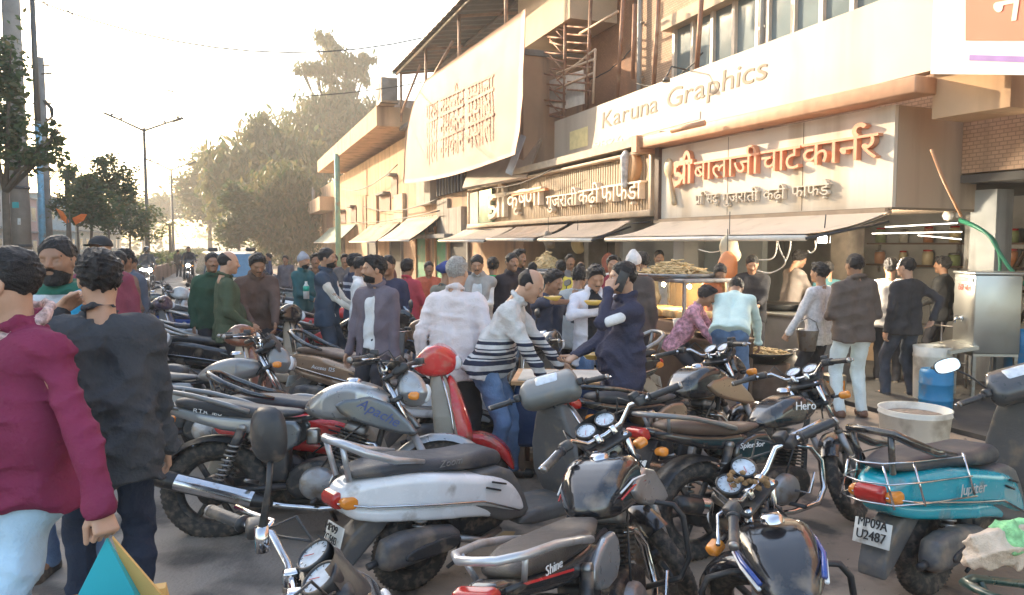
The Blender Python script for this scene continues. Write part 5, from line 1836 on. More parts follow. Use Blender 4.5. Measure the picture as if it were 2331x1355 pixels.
# Krishna sign: a ribbed tray with a rim, standing-off letters
VS = -7.30
(ul, zb1), (_, zt1) = W(1064.7, 517.7, VS), W(1064.7, 429.8, VS)
(ur2, zb2), (_, zt2) = W(1481.9, 495.2, VS), W(1481.9, 339.7, VS)
zb, zt = (zb1 + zb2) / 2, (zt1 + zt2) / 2
KR = frame('shop_sign', ur2, VS, 'long ribbed beige shop sign with raised cream letters', 'shop sign')
Lk = ul - ur2
RIBM = mat('ribbed_beige', (.42, .31, .20), .6, var=.08, scale=1, dirt=((.4, .3, .2), .25, .8))
RIBD = mat('rib_groove', (.20, .145, .095), .8)
RIMM = mat('sign_rim', (.62, .46, .31), .55, dirt=((.4, .28, .18), .3, 1))
MB().box((Lk / 2, -.22, (zb + zt) / 2), (Lk, .10, zt - zb), RIBD).build('back_panel', KR)
mb = MB()
nr = 105
for i in range(nr): mb.box((Lk * (i + .5) / nr, -.15, (zb + zt) / 2), (Lk / nr * .62, .04, zt - zb - .14), RIBM)
o = mb.build('ribs', KR)
for a, b_, nm in (((Lk / 2, -.07, zb + .06), (Lk, .20, .12), 'rim'), ((Lk / 2, -.09, zt - .03), (Lk, .20, .06), 'rim'), ((.05, -.09, (zb + zt) / 2), (.1, .20, zt - zb - .19), 'rim'), ((Lk - .05, -.09, (zb + zt) / 2), (.1, .20, zt - zb - .19), 'rim')):
    MB().box(a, b_, RIMM, None, .012).build(nm, KR)
LET = mat('letter_cream', (.80, .66, .50), .5)
ORT = mat('letter_orange', (.74, .27, .10), .5)
def kr(px0, px1, py, h, toks, m, yo=-.12, d=.13, **k):
    u0_, z0_ = W(px0, py, VS - .1)
    u1_ = on_v(px1, VS - .1)
    return lettering('raised_lettering', toks, m, (u0_ - ur2, yo, z0_), (-1, 0, 0), (0, 0, 1), h, d, u0_ - u1_, KR, **k)
hs = zt - zb
kr(1118, 1160, 497, hs * .52, ['shri'], LET, wd=.11)
kr(1162, 1240, 476, hs * .36, ['क', 'ृ', 'shna', 'ा'], LET, wd=.10)
kr(1252, 1322, 474, hs * .22, ['ग', 'ु', 'ज', 'र', 'ा', 'त', 'ी'], LET)
kr(1326, 1372, 466, hs * .24, ['क', 'ढ', '़', 'ी'], LET)
kr(1378, 1468, 462, hs * .27, ['फ', 'ा', 'फ', 'ड', '़', 'ा'], LET)
u0_, u1_ = on_v(1166, VS), on_v(1242, VS)
MB().box(((u0_ + u1_) / 2 - ur2, -.02, W(1200, 438, VS)[1]), (u0_ - u1_, .10, .07), ORT).build('orange_bar', KR)
for x0, x1, m, nm in ((1067, 1086, mat('panel_cream', (.66, .55, .42), .7), 'end_panel'), (1089, 1117, mat('green_mirror', (.22, .33, .25), .2, .4, var=.3, scale=3), 'green_panel')):
    u0_, u1_ = on_v(x0, VS), on_v(x1, VS)
    MB().box(((u0_ + u1_) / 2 - ur2, -.08, (zb + zt) / 2), (u0_ - u1_, .10, hs - .26), m).build(nm, KR)
# painted figure roundel, kept generic
u0_, z0_ = W(1430, 382, VS)
rd = MB()
rd.lathe([(0, .05), (.28, .05), (.30, .03), (.30, -.08)], mat('roundel_tan', (.50, .27, .12), .6), (u0_ - ur2, -.05, z0_), 'y', 26)
rd.np_add(*(lambda g: g.net())(SDF((u0_ - ur2 - .35, -.05, z0_ - .5), (u0_ - ur2 + .35, .2, z0_ + .5), .02).cap((u0_ - ur2 + .08, .02, z0_ + .2), (u0_ - ur2 + .1, .02, z0_ - .32), .10, .07, .05).ell((u0_ - ur2 + .05, .03, z0_ + .25), (.09, .06, .1), k=.03)), mat('emblem_white', (.55, .52, .50), .6, var=.5, scale=9))
rd.build('round_emblem', KR)
# ledge above the sign and tarp at the left
lg = frame('ledge', ur2, VS, 'cream ledge running above the ribbed sign', 'ledge')
MB().box((Lk * .32 - .3, -.25, zt + .16), (Lk * .66, .7, .16), mat('ledge_cream', (.58, .47, .35), .8)).build('slab', lg)
TARP = mat('tarp_beige', (.56, .44, .33), .85, var=.1, scale=1.5, bump=.3, dirt=((.35, .27, .2), .3, 1))
tp = empty('tarpaulin', S(0, 0), 0, 'stiff beige tarpaulin sheet propped above the left end of the ribbed sign', 'tarpaulin')
c = [P(1052, 428, 22.5), P(1198, 402, 19.6), P(1232, 315, 20.6), P(1072, 372, 23.6)]
MB().slab(c, (.03, .05, -.05), TARP).build('sheet', tp)
MB().slab([P(1150, 392, 19.9), P(1164, 398, 19.8), P(1196, 310, 20), P(1186, 306, 20.1)], (.02, .03, -.03), mat('torn_white_flex', (.55, .54, .54), .6)).build('torn_strip', tp)

# Balaji sign box, in its own slightly turned frame
B0 = Vector((4.67, 9.30, 0))
dB = Vector((-.416, .909, 0)).normalized()
nB = Vector((-.909, -.416, 0)).normalized()
AB = atan2(dB.y, dB.x)
def BP(x, y, z): return B0 + dB * x + nB * y + Vector((0, 0, z))
def bfr(name, label, cat, x=0, y=0, group=None):
    return empty(name, BP(x, y, 0), AB, label, cat, group)
LB = 4.76
ACP = mat('panel_white', (.74, .66, .55), .35, streak=True, var=.05, scale=.7, dirt=((.5, .40, .29), .4, .8))
BX = mat('panel_beige', (.47, .36, .26), .5, var=.06, scale=.8, streak=True, dirt=((.28, .21, .15), .35, 1))
BJ = bfr('shop_sign', 'big white shop sign with thick orange raised letters and a spoon', 'shop sign')
MB().box((LB / 2, -.03, 2.92), (LB, .06, 1.24), ACP).build('front_panel', BJ)
for x in (1.45, 3.0): MB().box((x, .002, 2.92), (.008, .004, 1.22), RIBD).build('panel_joint', BJ)
MB().box((.03, -.82, 2.92), (.06, 1.5, 1.24), BX).build('side_panel', BJ)
MB().box((LB / 2, -.8, 2.285), (LB, 1.6, .03), RIBD).build('soffit', BJ)
MB().box((LB / 2 + .1, .0, 2.255), (LB + .1, .12, .07), mat('sign_lip', (.40, .29, .20), .6)).build('lip', BJ)
MB().box((LB + .06, -.1, 2.92), (.12, .34, 1.3), mat('dark_brown_post', (.09, .055, .04), .6)).build('end_post', BJ)
OB = mat('letter_terracotta', (.72, .32, .18), .45)
OBS = mat('letter_stone', (.62, .54, .44), .5)
def bz(px, py, y=0.0):                   # sign-plane coordinates of a picture point
    r = ray(px, py)
    s = (B0 + nB * y).dot(nB) / r.dot(nB)
    p = Vector((0, 0, CAMH)) + r * s
    return (p - B0).dot(dB), p.z
def bj(px0, py0, px1, h, toks, m, d=.09, **k):
    x0, z0 = bz(px0, py0)
    x1, _ = bz(px1, py0)
    return lettering('raised_lettering', toks, m, (x0, .012, z0), (-1, 0, 0), (0, 0, 1), h, d, x0 - x1, BJ, **k)
bj(1543, 422, 1586, .37, ['shri'], OB, wd=.13)
bj(1590, 412, 1738, .30, ['ब', 'ा', 'ल', 'ा', 'ज', 'ी'], OB, wd=.11)
bj(1742, 394, 1832, .31, ['च', 'ा', 'ट'], OB, wd=.11)
bj(1836, 380, 2010, .30, ['क', 'ा', 'rna', 'र'], OB, wd=.11)
bj(1590, 466, 1642, .15, ['pra', 'ि', 'स', 'ddha'], OBS, .07)
bj(1652, 463, 1734, .15, ['ग', 'ु', 'ज', 'र', 'ा', 'त', 'ी'], OBS, .07)
bj(1746, 456, 1796, .15, ['क', 'ढ', '़', 'ी'], OBS, .07)
bj(1810, 450, 1896, .15, ['फ', 'ा', 'फ', 'ड', '़', 'े'], OBS, .07)
x0, z0 = bz(1528, 388)
sp_ = SDF((x0 - .5, -.02, 2.3), (x0 + .35, .16, 3.5), .015)
sp_.ell((x0, .05, z0 + .04), (.13, .05, .17), k=0).cap((x0 - .02, .05, z0 - .1), (x0 - .16, .05, z0 - .58), .035, .05, .04)
reg(link('raised_spoon', np_mesh('raised_spoon', *sp_.net(), mat('spoon_tan', (.47, .36, .22), .5)), BJ), BJ)
# beam over the sign
bm_ = bfr('beam', 'orange tinted steel channel beam above the white shop sign', 'beam')
BEAM = mat('beam_paint', (.56, .30, .17), .55, streak=True, dirt=((.4, .2, .1), .3, 1.2))
MB().box((LB / 2 - .1, .13, 3.67), (LB + .8, .36, .20), BEAM, None, .02).build('channel', bm_)
MB().box((LB + .35, .15, 3.65), (.16, .44, .30), BEAM).build('end_plate', bm_)
pb_ = bfr('pipe_stub', 'short brown pipe sticking out from the beam', 'pipe', 3.0, .45)
MB().tube([(.0, .02, 3.72), (.55, .25, 3.66)], .045, BEAM, 10).build('pipe', pb_)
# top right: pale pillar, second banner
cp_ = bfr('hanging_banner', 'red and white banner with big letters at the top right', 'banner', -1.6, .25)
BR = mat('banner_red', (.66, .19, .11), .6, var=.08, scale=1)
MB().slab([(.95, 0, 3.75), (-2.6, 0, 3.0), (-2.6, 0, 5.8), (.95, 0, 5.8)], (0, .02, 0), mat('banner_white', (.74, .68, .62), .6)).build('cloth', cp_)
MB().slab([(.55, .021, 4.02), (-2.4, .021, 3.30), (-2.4, .021, 5.7), (.62, .021, 5.7)], (0, .004, 0), BR).build('printed_field', cp_)
MB().slab([(.5, .021, 3.80), (-2.3, .021, 3.10), (-2.3, .021, 3.16), (.5, .021, 3.86)], (0, .004, 0), mat('banner_violet', (.30, .18, .45), .6)).build('printed_stripe', cp_)
lettering('lettering', ['न', 'े', 'ल', 'ं', 'स'], mat('banner_letter', (.82, .74, .55), .6), (.30, .026, 4.12), (-1, 0, -.10), (-.10, 0, 1), .36, .006, 1.1, cp_)
MB().box((-.9, -.35, 4.6), (.9, .6, 2.6), CREAM).build('pillar', bfr('pillar', 'sunlit cream pillar between the flex signboard and the red banner', 'pillar'))

# ---- under the sign: the open shop
SH = bfr('snack_shop', 'open fronted snack shop with grey walls under the white sign', 'shop')
GW = mat('shop_wall_grey', (.42, .405, .375), .8, var=.12, scale=1.2, dirt=((.16, .14, .12), .4, .9))
MB().box((2.4, -4.6, 1.5), (8.2, .12, 3.0), GW).build('back_wall', SH)
MB().box((6.45, -2.4, 1.4), (.12, 4.3, 2.8), GW).build('side_wall', SH)
MB().box((-1.2, -3.2, 1.4), (.12, 2.7, 2.8), GW).build('side_wall', SH)
MB().box((2.4, -2.9, 2.68), (8.2, 3.3, .1), mat('sooty_ceiling', (.11, .10, .09), .9)).build('ceiling', SH)
for x, y, w_, m in ((4.75, -.55, .32, GW), (2.15, -1.7, .34, mat('pillar_dirty', (.20, .16, .12), .85, var=.3, scale=3, dirt=((.07, .05, .04), .5, 2))), (.62, -2.6, .26, GW)):
    MB().box((x, y, 1.14), (w_, w_, 2.26), m).build('pillar', SH)
pl_ = bfr('concrete_pillar', 'pale grey concrete pillar beside the steel water dispenser', 'pillar', .0, -1.72)
MB().box((-.12, 0, 1.25), (.34, .34, 2.6), mat('pillar_pale', (.40, .40, .38), .8, streak=True, var=.2, scale=2.5, dirt=((.22, .2, .18), .4, 2))).build('shaft', pl_)
shu = bfr('roller_shutter', 'dark grey ribbed shutter wall at the far right edge', 'shutter', -.9, -1.6)
mb = MB()
for i in range(40): mb.box((-.9, 0, 2.2 + i * .052), (2.2, .05 + .03 * (i % 2), .05), mat('shutter_grey', (.15, .15, .145), .5, .5, dirt=(DUST, .3, 2)))
mb.build('slats', shu)
MB().box((-.9, -.02, 1.08), (2.2, .08, 2.16), mat('ochre_wall', (.44, .29, .17), .85, dirt=((.2, .15, .1), .3, 2))).build('lower_panel', shu)
# awnings
def awning(name, pts, label, m, tub, grp='shop awnings', th=.03):
    root = empty(name, pts[0], 0, label, 'awning', grp)
    q = [Vector(p) - Vector(pts[0]) for p in pts]      # outer-right, outer-left, inner-left, inner-right
    nu, nv = 10, 6
    vs, fs = [], []
    for j in range(nv + 1):
        for i in range(nu + 1):
            a = q[0].lerp(q[1], i / nu); b_ = q[3].lerp(q[2], i / nu)
            vs.append(a.lerp(b_, j / nv) - Vector((0, 0, .05 * sin(pi * j / nv) + .03 * sin(i * 1.9) * sin(pi * j / nv))))
    k = len(vs)
    vs += [v - Vector((0, 0, th)) for v in vs]
    for j in range(nv):
        for i in range(nu):
            a = j * (nu + 1) + i
            fs += [(a, a + 1, a + nu + 2, a + nu + 1), (k + a + nu + 1, k + a + nu + 2, k + a + 1, k + a)]
    MB().add(vs, fs, m, True).build('canopy', root)
    MB().tube([q[0] - Vector((0, 0, .05)), q[1] - Vector((0, 0, .05))], .038, tub, 10).build('front_bar', root)
    n_ = (q[0] - q[3]); 
    MB().tube([q[0] - Vector((0, 0, .06)), q[3] - Vector((0, 0, .12))], .02, BLK, 6).build('arm', root)
    MB().tube([q[1] - Vector((0, 0, .06)), q[2] - Vector((0, 0, .12))], .02, BLK, 6).build('arm', root)
    return root
AWM = mat('awning_cloth', (.70, .57, .43), .85, streak=True, var=.08, scale=1.2, bump=.25, dirt=((.4, .3, .2), .25, .8))
WBAR = mat('white_bar', (.80, .72, .62), .4)
awning('awning', (BP(.30, 1.1, 1.97), BP(4.85, 1.1, 1.97), BP(4.7, .05, 2.24), BP(.0, .05, 2.24)), 'wide beige canvas awning with a white front bar under the white sign', AWM, WBAR)
def kaw(x0, x1, yo, out, zi, lab, m=AWM, vin=VS):
    a, b_ = on_v(x0, vin), on_v(x1, vin)
    awning('awning', (S(a, vin + out, P(x0, yo, S(a, vin + out).y).z), S(b_, vin + out, P(x1, yo, S(b_, vin + out).y).z), S(b_, vin + .05, zi), S(a, vin + .05, zi)), lab, m, WBAR)
kaw(1440, 1310, 541, .9, zb - .06, 'beige awning under the right end of the ribbed sign', TARP)
kaw(1296, 1180, 541, .9, zb - .06, 'patched beige awning under the middle of the ribbed sign', mat('awning_patch', (.52, .38, .27), .85, var=.2, scale=3, dirt=((.7, .62, .5), .3, 2)))
kaw(1172, 1060, 545, .9, zb - .06, 'pale faded awning under the left end of the ribbed sign', AWM)
kaw(1010, 930, 545, 1.3, 2.95, 'sloping tan awning in front of the banner house', TARP, V0)
kaw(920, 850, 549, 1.3, 2.95, 'long thin sloping awning left of the banner house', mat('awning_dull', (.38, .30, .22), .85, dirt=((.2, .15, .1), .4, 1)), V0)
kaw(815, 755, 551, 1.3, 3.1, 'small far awning below the green drain pipe', mat('awning_green', (.20, .25, .20), .8), V0)
# ---- shop fronts under the ribbed sign and beyond
FR = frame('shop_row', ur2, VS - 2.2, 'row of pale tiled shop bays under the ribbed sign', 'shop front')
TLW = mat('pale_tile_wall', (.56, .58, .55), .5, var=.08, scale=1)
MB().box((Lk / 2 + .2, -.06, 1.35), (Lk + 1.2, .12, 2.7), TLW).build('back_wall', FR)
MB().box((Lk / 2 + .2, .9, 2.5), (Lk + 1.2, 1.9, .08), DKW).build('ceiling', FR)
for x in (1115, 1168, 1228, 1300, 1395, 1470):
    xx = on_v(x, VS - 1.2) - ur2
    MB().box((xx, .9, 1.23), (.22, 1.6, 2.46), mat('bay_post', (.26, .235, .20), .7, dirt=((.12, .1, .08), .3, 2))).build('partition', FR)
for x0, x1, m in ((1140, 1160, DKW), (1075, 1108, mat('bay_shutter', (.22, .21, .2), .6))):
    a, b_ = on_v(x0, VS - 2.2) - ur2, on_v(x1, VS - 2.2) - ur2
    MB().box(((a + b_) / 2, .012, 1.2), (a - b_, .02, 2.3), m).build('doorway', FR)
for x, y, w_, h_ in ((1322, 562, .55, .42), (1408, 567, .55, .48)):
    a = on_v(x, VS - 2.1)
    root = frame('framed_notice', a, VS - 2.18, 'small black framed notice with white print, ' + ('left of the orange board' if x == 1322 else 'right of the orange board'), 'notice', 'black framed notices')
    z_ = P(x, y, S(a, VS - 2.1).y).z
    MB().box((0, .02, z_), (w_, .03, h_), BLK).build('frame', root)
    for k_ in (-.1, .02, .12): MB().box((0, .038, z_ + k_), (w_ * .6, .006, .05), WHT).build('printed_line', root)
a = on_v(1348, VS - 2.1)
root = frame('menu_board', a, VS - 2.17, 'orange menu board with dark print on the shop wall', 'menu board')
z_ = P(1348, 590, S(a, VS - 2.1).y).z
MB().box((0, .02, z_), (1.0, .03, 1.3), mat('menu_orange', (.62, .33, .16), .6)).build('board', root)
for k_ in range(5): lettering('lettering', list('कढ़ी')[:1] + ['ढ', 'ी'], REDL, (.35, .036, z_ + .42 - k_ * .24), (-1, 0, 0), (0, 0, 1), .12, .004, .7, root)
for x, lab, m in ((1012, 'green painted shop shutter left of the timber door', (.04, .30, .13)), (965, 'green painted shop bay at the far end of the awning row', (.05, .26, .14))):
    a = on_v(x, V0)
    root = frame('shop_shutter', a, V0 + .02, lab, 'shutter', 'green shop shutters')
    MB().box((0, .03, 1.2), (1.6, .06, 2.4), mat('shutter_green%d' % x, m, .6, dirt=(DUST, .3, 2))).build('panel', root)
    for s in (-.9, .9): MB().box((s, .06, 1.25), (.18, .12, 2.5), mat('door_orange', (.42, .20, .09), .7)).build('jamb', root)
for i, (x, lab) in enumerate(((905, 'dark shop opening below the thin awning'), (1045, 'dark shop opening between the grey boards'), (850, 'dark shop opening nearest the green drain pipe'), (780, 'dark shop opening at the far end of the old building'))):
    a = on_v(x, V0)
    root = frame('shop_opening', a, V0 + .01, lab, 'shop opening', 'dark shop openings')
    MB().box((0, .02, 1.15), (2.4, .04, 2.3), DKW).build('doorway', root)  # flat dark sheet on the wall, painted as the shade indoors
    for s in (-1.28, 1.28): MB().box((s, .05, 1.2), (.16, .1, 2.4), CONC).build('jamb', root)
# ---- ladder, lamps, wires in the shop
ld = bfr('ladder', 'brown wooden ladder leaning on the grey back wall of the shop', 'ladder', .5, -4.4)
LDM = mat('ladder_wood', (.10, .065, .045), .7)
for s in (-.28, .28): MB().tube([(.75 + s, .7, .1), (-.15 + s, .0, 2.5)], .035, LDM, 6).build('rail', ld)
for i in range(6):
    t = .12 + i * .15
    MB().tube([(.75 - .9 * t - .28, .7 - .7 * t, .1 + 2.4 * t), (.75 - .9 * t + .28, .7 - .7 * t, .1 + 2.4 * t)], .025, LDM, 6).build('rung', ld)
LEDM = mat('led_glow', (1.0, .93, .80), .5, emit=14.0, var=0)
led = empty('led_lamp', P(1876, 539, 9.6), AB, 'square glowing lamp hung under the awning edge', 'lamp')
MB().box((0, 0, 0), (.16, .06, .17), BLK, None, .01).build('housing', led)
MB().box((0, .034, -.002), (.14, .008, .15), LEDM).build('lit_panel', led)
MB().tube([(0, 0, .08), (0, -.02, .28)], .008, BLK, 5).build('hanger', led)
pl2 = bpy.data.lights.new('lamp_light', 'POINT'); pl2.energy = 45; pl2.color = (1, .88, .68); pl2.shadow_soft_size = .1
lo_ = bpy.data.objects.new('lamp_light', pl2); COL.objects.link(lo_); lo_.parent = led; lo_.location = (0, -.5, -.15)
TUBE = mat('tube_glow', (1.0, .95, .85), .4, emit=1.1, var=0)
for i, (x0, y0, x1, y1, lab) in enumerate(((2015, 517, 2180, 508, 'upper glowing tube light in the shop mouth'), (1985, 532, 2190, 528, 'middle glowing tube light in the shop mouth'), (2090, 536, 2188, 545, 'lowest glowing tube light near the pale pillar'))):
    a, b_ = P(x0, y0, 10.9), P(x1, y1, 10.2)
    root = empty('tube_light', a, 0, lab, 'tube light', 'tube lights in the shop mouth')
    MB().tube([Vector((0, 0, 0)), b_ - a], .007, TUBE, 8).build('tube', root)
    MB().tube([Vector((0, .0, .018)), b_ - a + Vector((0, 0, .013))], .008, STEEL, 6).build('batten', root)
CAB = mat('white_cable', (.58, .55, .50), .5)
def cable(pts, lab, r=.009, m=CAB, name='cable'):
    pts = [Vector(p) for p in pts]
    out = []
    for i in range(len(pts) - 1):                      # Catmull-Rom
        p0, p1, p2, p3 = pts[max(i - 1, 0)], pts[i], pts[i + 1], pts[min(i + 2, len(pts) - 1)]
        for k_ in range(6):
            t = k_ / 6
            out.append(.5 * ((2 * p1) + (p2 - p0) * t + (2 * p0 - 5 * p1 + 4 * p2 - p3) * t * t + (3 * p1 - p0 - 3 * p2 + p3) * t ** 3))
    out.append(pts[-1])
    return tag(MB().tube(out, r, m, 6).build(name), lab, 'cable', 'loose cables of the shop')
cable([P(1768, 545, 9.6), P(1778, 575, 9.6), P(1788, 596, 9.6), P(1776, 612, 9.7), P(1750, 622, 9.8), P(1724, 616, 9.9)], 'white cable looping down in front of the shop, lowest loop')
cable([P(1800, 545, 9.6), P(1797, 570, 9.6), P(1790, 592, 9.6)], 'white cable hanging from the awning bar to the lowest loop')
cable([P(1768, 545, 9.9), P(1766, 575, 9.9), P(1755, 590, 9.9), P(1728, 592, 10)], 'white cable hanging in a short loop left of the lamp')
cable([P(1855, 548, 9.5), P(1856, 565, 9.5), P(1846, 576, 9.5), P(1838, 571, 9.5)], 'white cable end curling below the lamp')
cable([P(1590, 568, 10.8), P(1620, 575, 10.8), P(1650, 568, 10.7), P(1668, 570, 10.7)], 'white cable strung between the shop pillars')
GREENC = mat('green_hose', (.02, .17, .09), .4)
cable([P(2185, 500, 9.5), P(2215, 512, 9.2), P(2250, 535, 9.0), P(2272, 570, 8.9), P(2300, 612, 8.8), P(2335, 650, 8.7)], 'green cable bundle drooping across the ochre wall', .022, GREENC)
cable([P(2185, 503, 9.5), P(2225, 520, 9.2), P(2262, 545, 9.0), P(2276, 590, 8.95), P(2274, 640, 8.95)], 'green cable dropping straight down the ochre wall', .018, GREENC)
cable([P(2120, 340, 8.9), P(2150, 415, 8.9), P(2188, 492, 9.3)], 'brown rod running down the side of the sign box', .018, BEAM)
for x, y, r_, lab in ((2158, 491, .07, 'round white bulb fitting at the top of the shop mouth'), (2180, 488, .045, 'smaller white bulb fitting beside the round one')):
    root = empty('bulb', P(x, y, 9.9), 0, lab, 'bulb', 'bulb fittings')
    MB().lathe([(0, -r_), (r_ * .7, -r_ * .7), (r_, 0), (r_ * .7, r_ * .7), (.3 * r_, r_)], mat('opal', (.75, .68, .58), .3), (0, 0, 0), 'z', 16).build('globe', root)
    MB().tube([(0, 0, r_ * .9), (0, 0, r_ + .06)], .025, BLK, 8).build('cap', root)
# hanging packets
for i, (x, y, Y, m, lab) in enumerate(((1660, 565, 10.4, (.62, .52, .36), 'cream bag of snacks hanging by the shop pillar'), (1655, 605, 10.3, (.66, .24, .09), 'orange bag hanging below the cream bag'), (1383, 598, 15, (.42, .13, .09), 'dark red garland of packets hanging over the counter'), (1315, 555, 16, (.52, .40, .2), 'straw coloured packet hanging under the middle awning'), (1248, 545, 17, (.3, .24, .18), 'brown packet string hanging under the middle awning'))):
    p = P(x, y, Y)
    root = empty('hanging_packet', p, 0, lab, 'packet', 'packets hanging in the shops')
    g_ = SDF((-.4, -.3, -.5), (.4, .3, .4), .02).ell((0, 0, 0), (.13, .09, .19), k=0).ell((.04, 0, -.12), (.11, .08, .1), k=.05).rough(.012, 22, i)
    reg(link('bag', np_mesh('bag', *g_.net(), mat('packet%d' % i, m, .5, bump=.5)), root), root)
    MB().tube([(0, 0, .15), (0, 0, .5)], .006, INK, 5).build('string', root)

# ---- counters, stoves, food, drums
FRY = mat('fried_snack', (.55, .39, .19), .7, var=.3, scale=14, bump=.5)
def heap(root, c, r, h, n, seed, ln=.16):
    rr = random.Random(seed)
    mb = MB()
    mb.lathe([(0, h * .92), (r * .5, h * .62), (r * .9, h * .1), (r, 0)], FRY, c, 'z', 18)
    for i in range(n):
        t = rr.random() ** .6; a = rr.uniform(0, 6.28)
        z_ = h * (1 - t) * .95
        p = Vector(c) + Vector((cos(a) * r * t, sin(a) * r * t, z_ + .012))
        b_ = rr.uniform(0, 6.28); d = Vector((cos(b_), sin(b_), rr.uniform(-.35, .35))) * ln
        mb.tube([p - d * .5, p + Vector((0, 0, .02)), p + d * .5], [.010, .014, .009], FRY, 5)
    mb.build('fried_strips', root)
GLS = mat('case_glass', (.30, .22, .13), .08, alpha=.45)
WD = mat('counter_wood', (.16, .10, .065), .7, var=.2, scale=4, bump=.3)
def counter(px, Y, w_, d, h, lab, lit, fill, front=None):
    f = foot(px, Y)
    root = empty('display_counter', f, AB + pi, lab, 'counter', 'snack display counters')
    MB().box((0, 0, (h - .55) / 2), (w_, d, h - .55), front or WD, None, .01).build('base', root)
    for sx in (-1, 1):
        for sy in (-1, 1): MB().box((sx * (w_ / 2 - .02), sy * (d / 2 - .02), h - .30), (.035, .035, .5), ALU).build('post', root)
    MB().box((0, 0, h - .03), (w_ + .06, d + .06, .05), ALU, None, .01).build('top', root)
    MB().box((0, d / 2 - .01, h - .30), (w_ - .08, .008, .46), GLS).build('glass_front', root)
    for k_ in range(4):
        MB().box((-w_ / 2 + w_ * (k_ + .5) / 4, .0, h - .53 + .06), (w_ / 4.6, d * .7, .10), FRY, None, .03).build('tray', root)
    if lit:
        for k_ in range(2):
            o = MB().lathe([(0, .03), (.022, .02), (.03, 0), (.02, -.02), (0, -.03)], mat('bulb_glow', (1, .72, .35), .4, emit=26, var=0), (-w_ * .22 + w_ * .44 * k_, 0, h - .12), 'z', 10).build('bulb', root)
        l_ = bpy.data.lights.new('bulb_light', 'POINT'); l_.energy = 6; l_.color = (1, .7, .35); l_.shadow_soft_size = .05
        q = bpy.data.objects.new('bulb_light', l_); COL.objects.link(q); q.parent = root; q.location = (0, 0, h - .18)
    return root
c1 = counter(1540, 9.9, 1.25, .7, 1.42, 'lit glass snack counter with a high heap of fafda strips on top', True, 1)
hp_ = empty('snack_heap', foot(1536, 9.9), 0, 'yellow heap of fafda strips piled on a tray over the lit glass counter', 'snacks', 'heaps of fried snacks')
hp_.location.z = 1.42
MB().lathe([(0, .0), (.52, .0), (.56, .04), (.55, .05), (.5, .02), (0, .02)], ALU, (0, 0, 0), 'z', 24).build('tray', hp_)
heap(hp_, (0, 0, .02), .42, .17, 190, 3, .22)
c2 = counter(1245, 15.5, 1.6, .8, 1.30, 'far snack counter with a stacked heap under the middle awning', True, 1, mat('counter_cream', (.55, .45, .3), .6))
hp2 = empty('snack_heap', foot(1245, 15.5), 0, 'tall rounded heap of snacks on the far counter under the middle awning', 'snacks', 'heaps of fried snacks')
hp2.location.z = 1.30
MB().lathe([(0, .0), (.42, .0), (.44, .05), (.4, .02), (0, .02)], ALU, (0, 0, 0), 'z', 20).build('tray', hp2)
heap(hp2, (0, 0, .02), .34, .38, 120, 4, .16)
# clay stove with black pan
f = G(1745, 905)
stv = empty('stove', f, 0, 'round clay coloured stove holding the black frying pan', 'stove')
STV = mat('stove_clay', (.16, .10, .07), .9, var=.4, scale=5, bump=.6, dirt=((.06, .05, .045), .5, 3))
MB().lathe([(0, 0), (.26, 0), (.27, .05), (.25, .30), (.26, .42), (.20, .43), (0, .40)], STV, (0, 0, 0), 'z', 28).build('drum', stv)
pan = empty('frying_pan', f + Vector((-.05, .03, .43)), 0, 'wide black frying pan full of snacks on the clay stove', 'pan')
MB().lathe([(0, -.02), (.20, -.01), (.34, .10), (.36, .13), (.345, .135), (.31, .10), (0, .07)], mat('iron_black', (.03, .028, .027), .5, .5, bump=.3), (0, 0, 0), 'z', 32).build('bowl', pan)
heap(pan, (0, 0, .085), .30, .06, 70, 8, .14)
for s in (-1, 1): MB().tube([(s * .34, -.05, .12), (s * .41, -.03, .15), (s * .41, .05, .15), (s * .34, .06, .12)], .010, STL, 6).build('handle', pan)
f = G(1668, 902)
brc = empty('brick_hearth', f + Vector((0, .35, 0)), AB, 'low stack of sooty bricks behind the bending man', 'hearth')
rr = random.Random(5)
for k_ in range(5):
    mb = MB()
    for q in range(4): mb.box((-.42 + q * .25 + .1 * (k_ % 2), rr.uniform(-.02, .02), .045 + k_ * .085), (.24, .36, .08), mat('sooty_brick', (.16, .10, .075), .9, var=.35, scale=6, bump=.5), Matrix.Rotation(rr.uniform(-.06, .06), 3, 'Z'), .01)
    mb.build('brick_course', brc)
def drum(px, py, r, h, m, name, label, lid=None, group=None, prof=None, z=0):
    f = G(px, py)
    root = empty(name, f, 0, label, name.replace('_', ' '), group)
    MB().lathe(prof or [(0, .0), (r * .9, 0), (r * .93, h * .03), (r, h * .8), (r * 1.03, h * .82), (r * 1.03, h * .86), (r, h * .88), (r * 1.04, h), (r * .98, h), (r * .9, h * .1), (0, h * .08)], m, (0, 0, z), 'z', 30).build('body', root)
    return root
WPL = mat('white_plastic_dirty', (.74, .69, .60), .55, var=.1, scale=3, dirt=((.32, .26, .19), .4, 4))
bk = drum(2080, 1000, .31, .30, WPL, 'bucket', 'big cream plastic tub of ash on the ground in front of the shop')
MB().lathe([(0, .25), (.26, .24), (.285, .22)], mat('ash', (.25, .20, .16), .9, var=.4, scale=20, bump=.6), (0, 0, 0), 'z', 24).build('ash_fill', bk)
MB().tube([(.31, -.05, .26), (.36, -.03, .2), (.36, .05, .18), (.31, .06, .24)], .008, STL, 6).build('handle', bk)
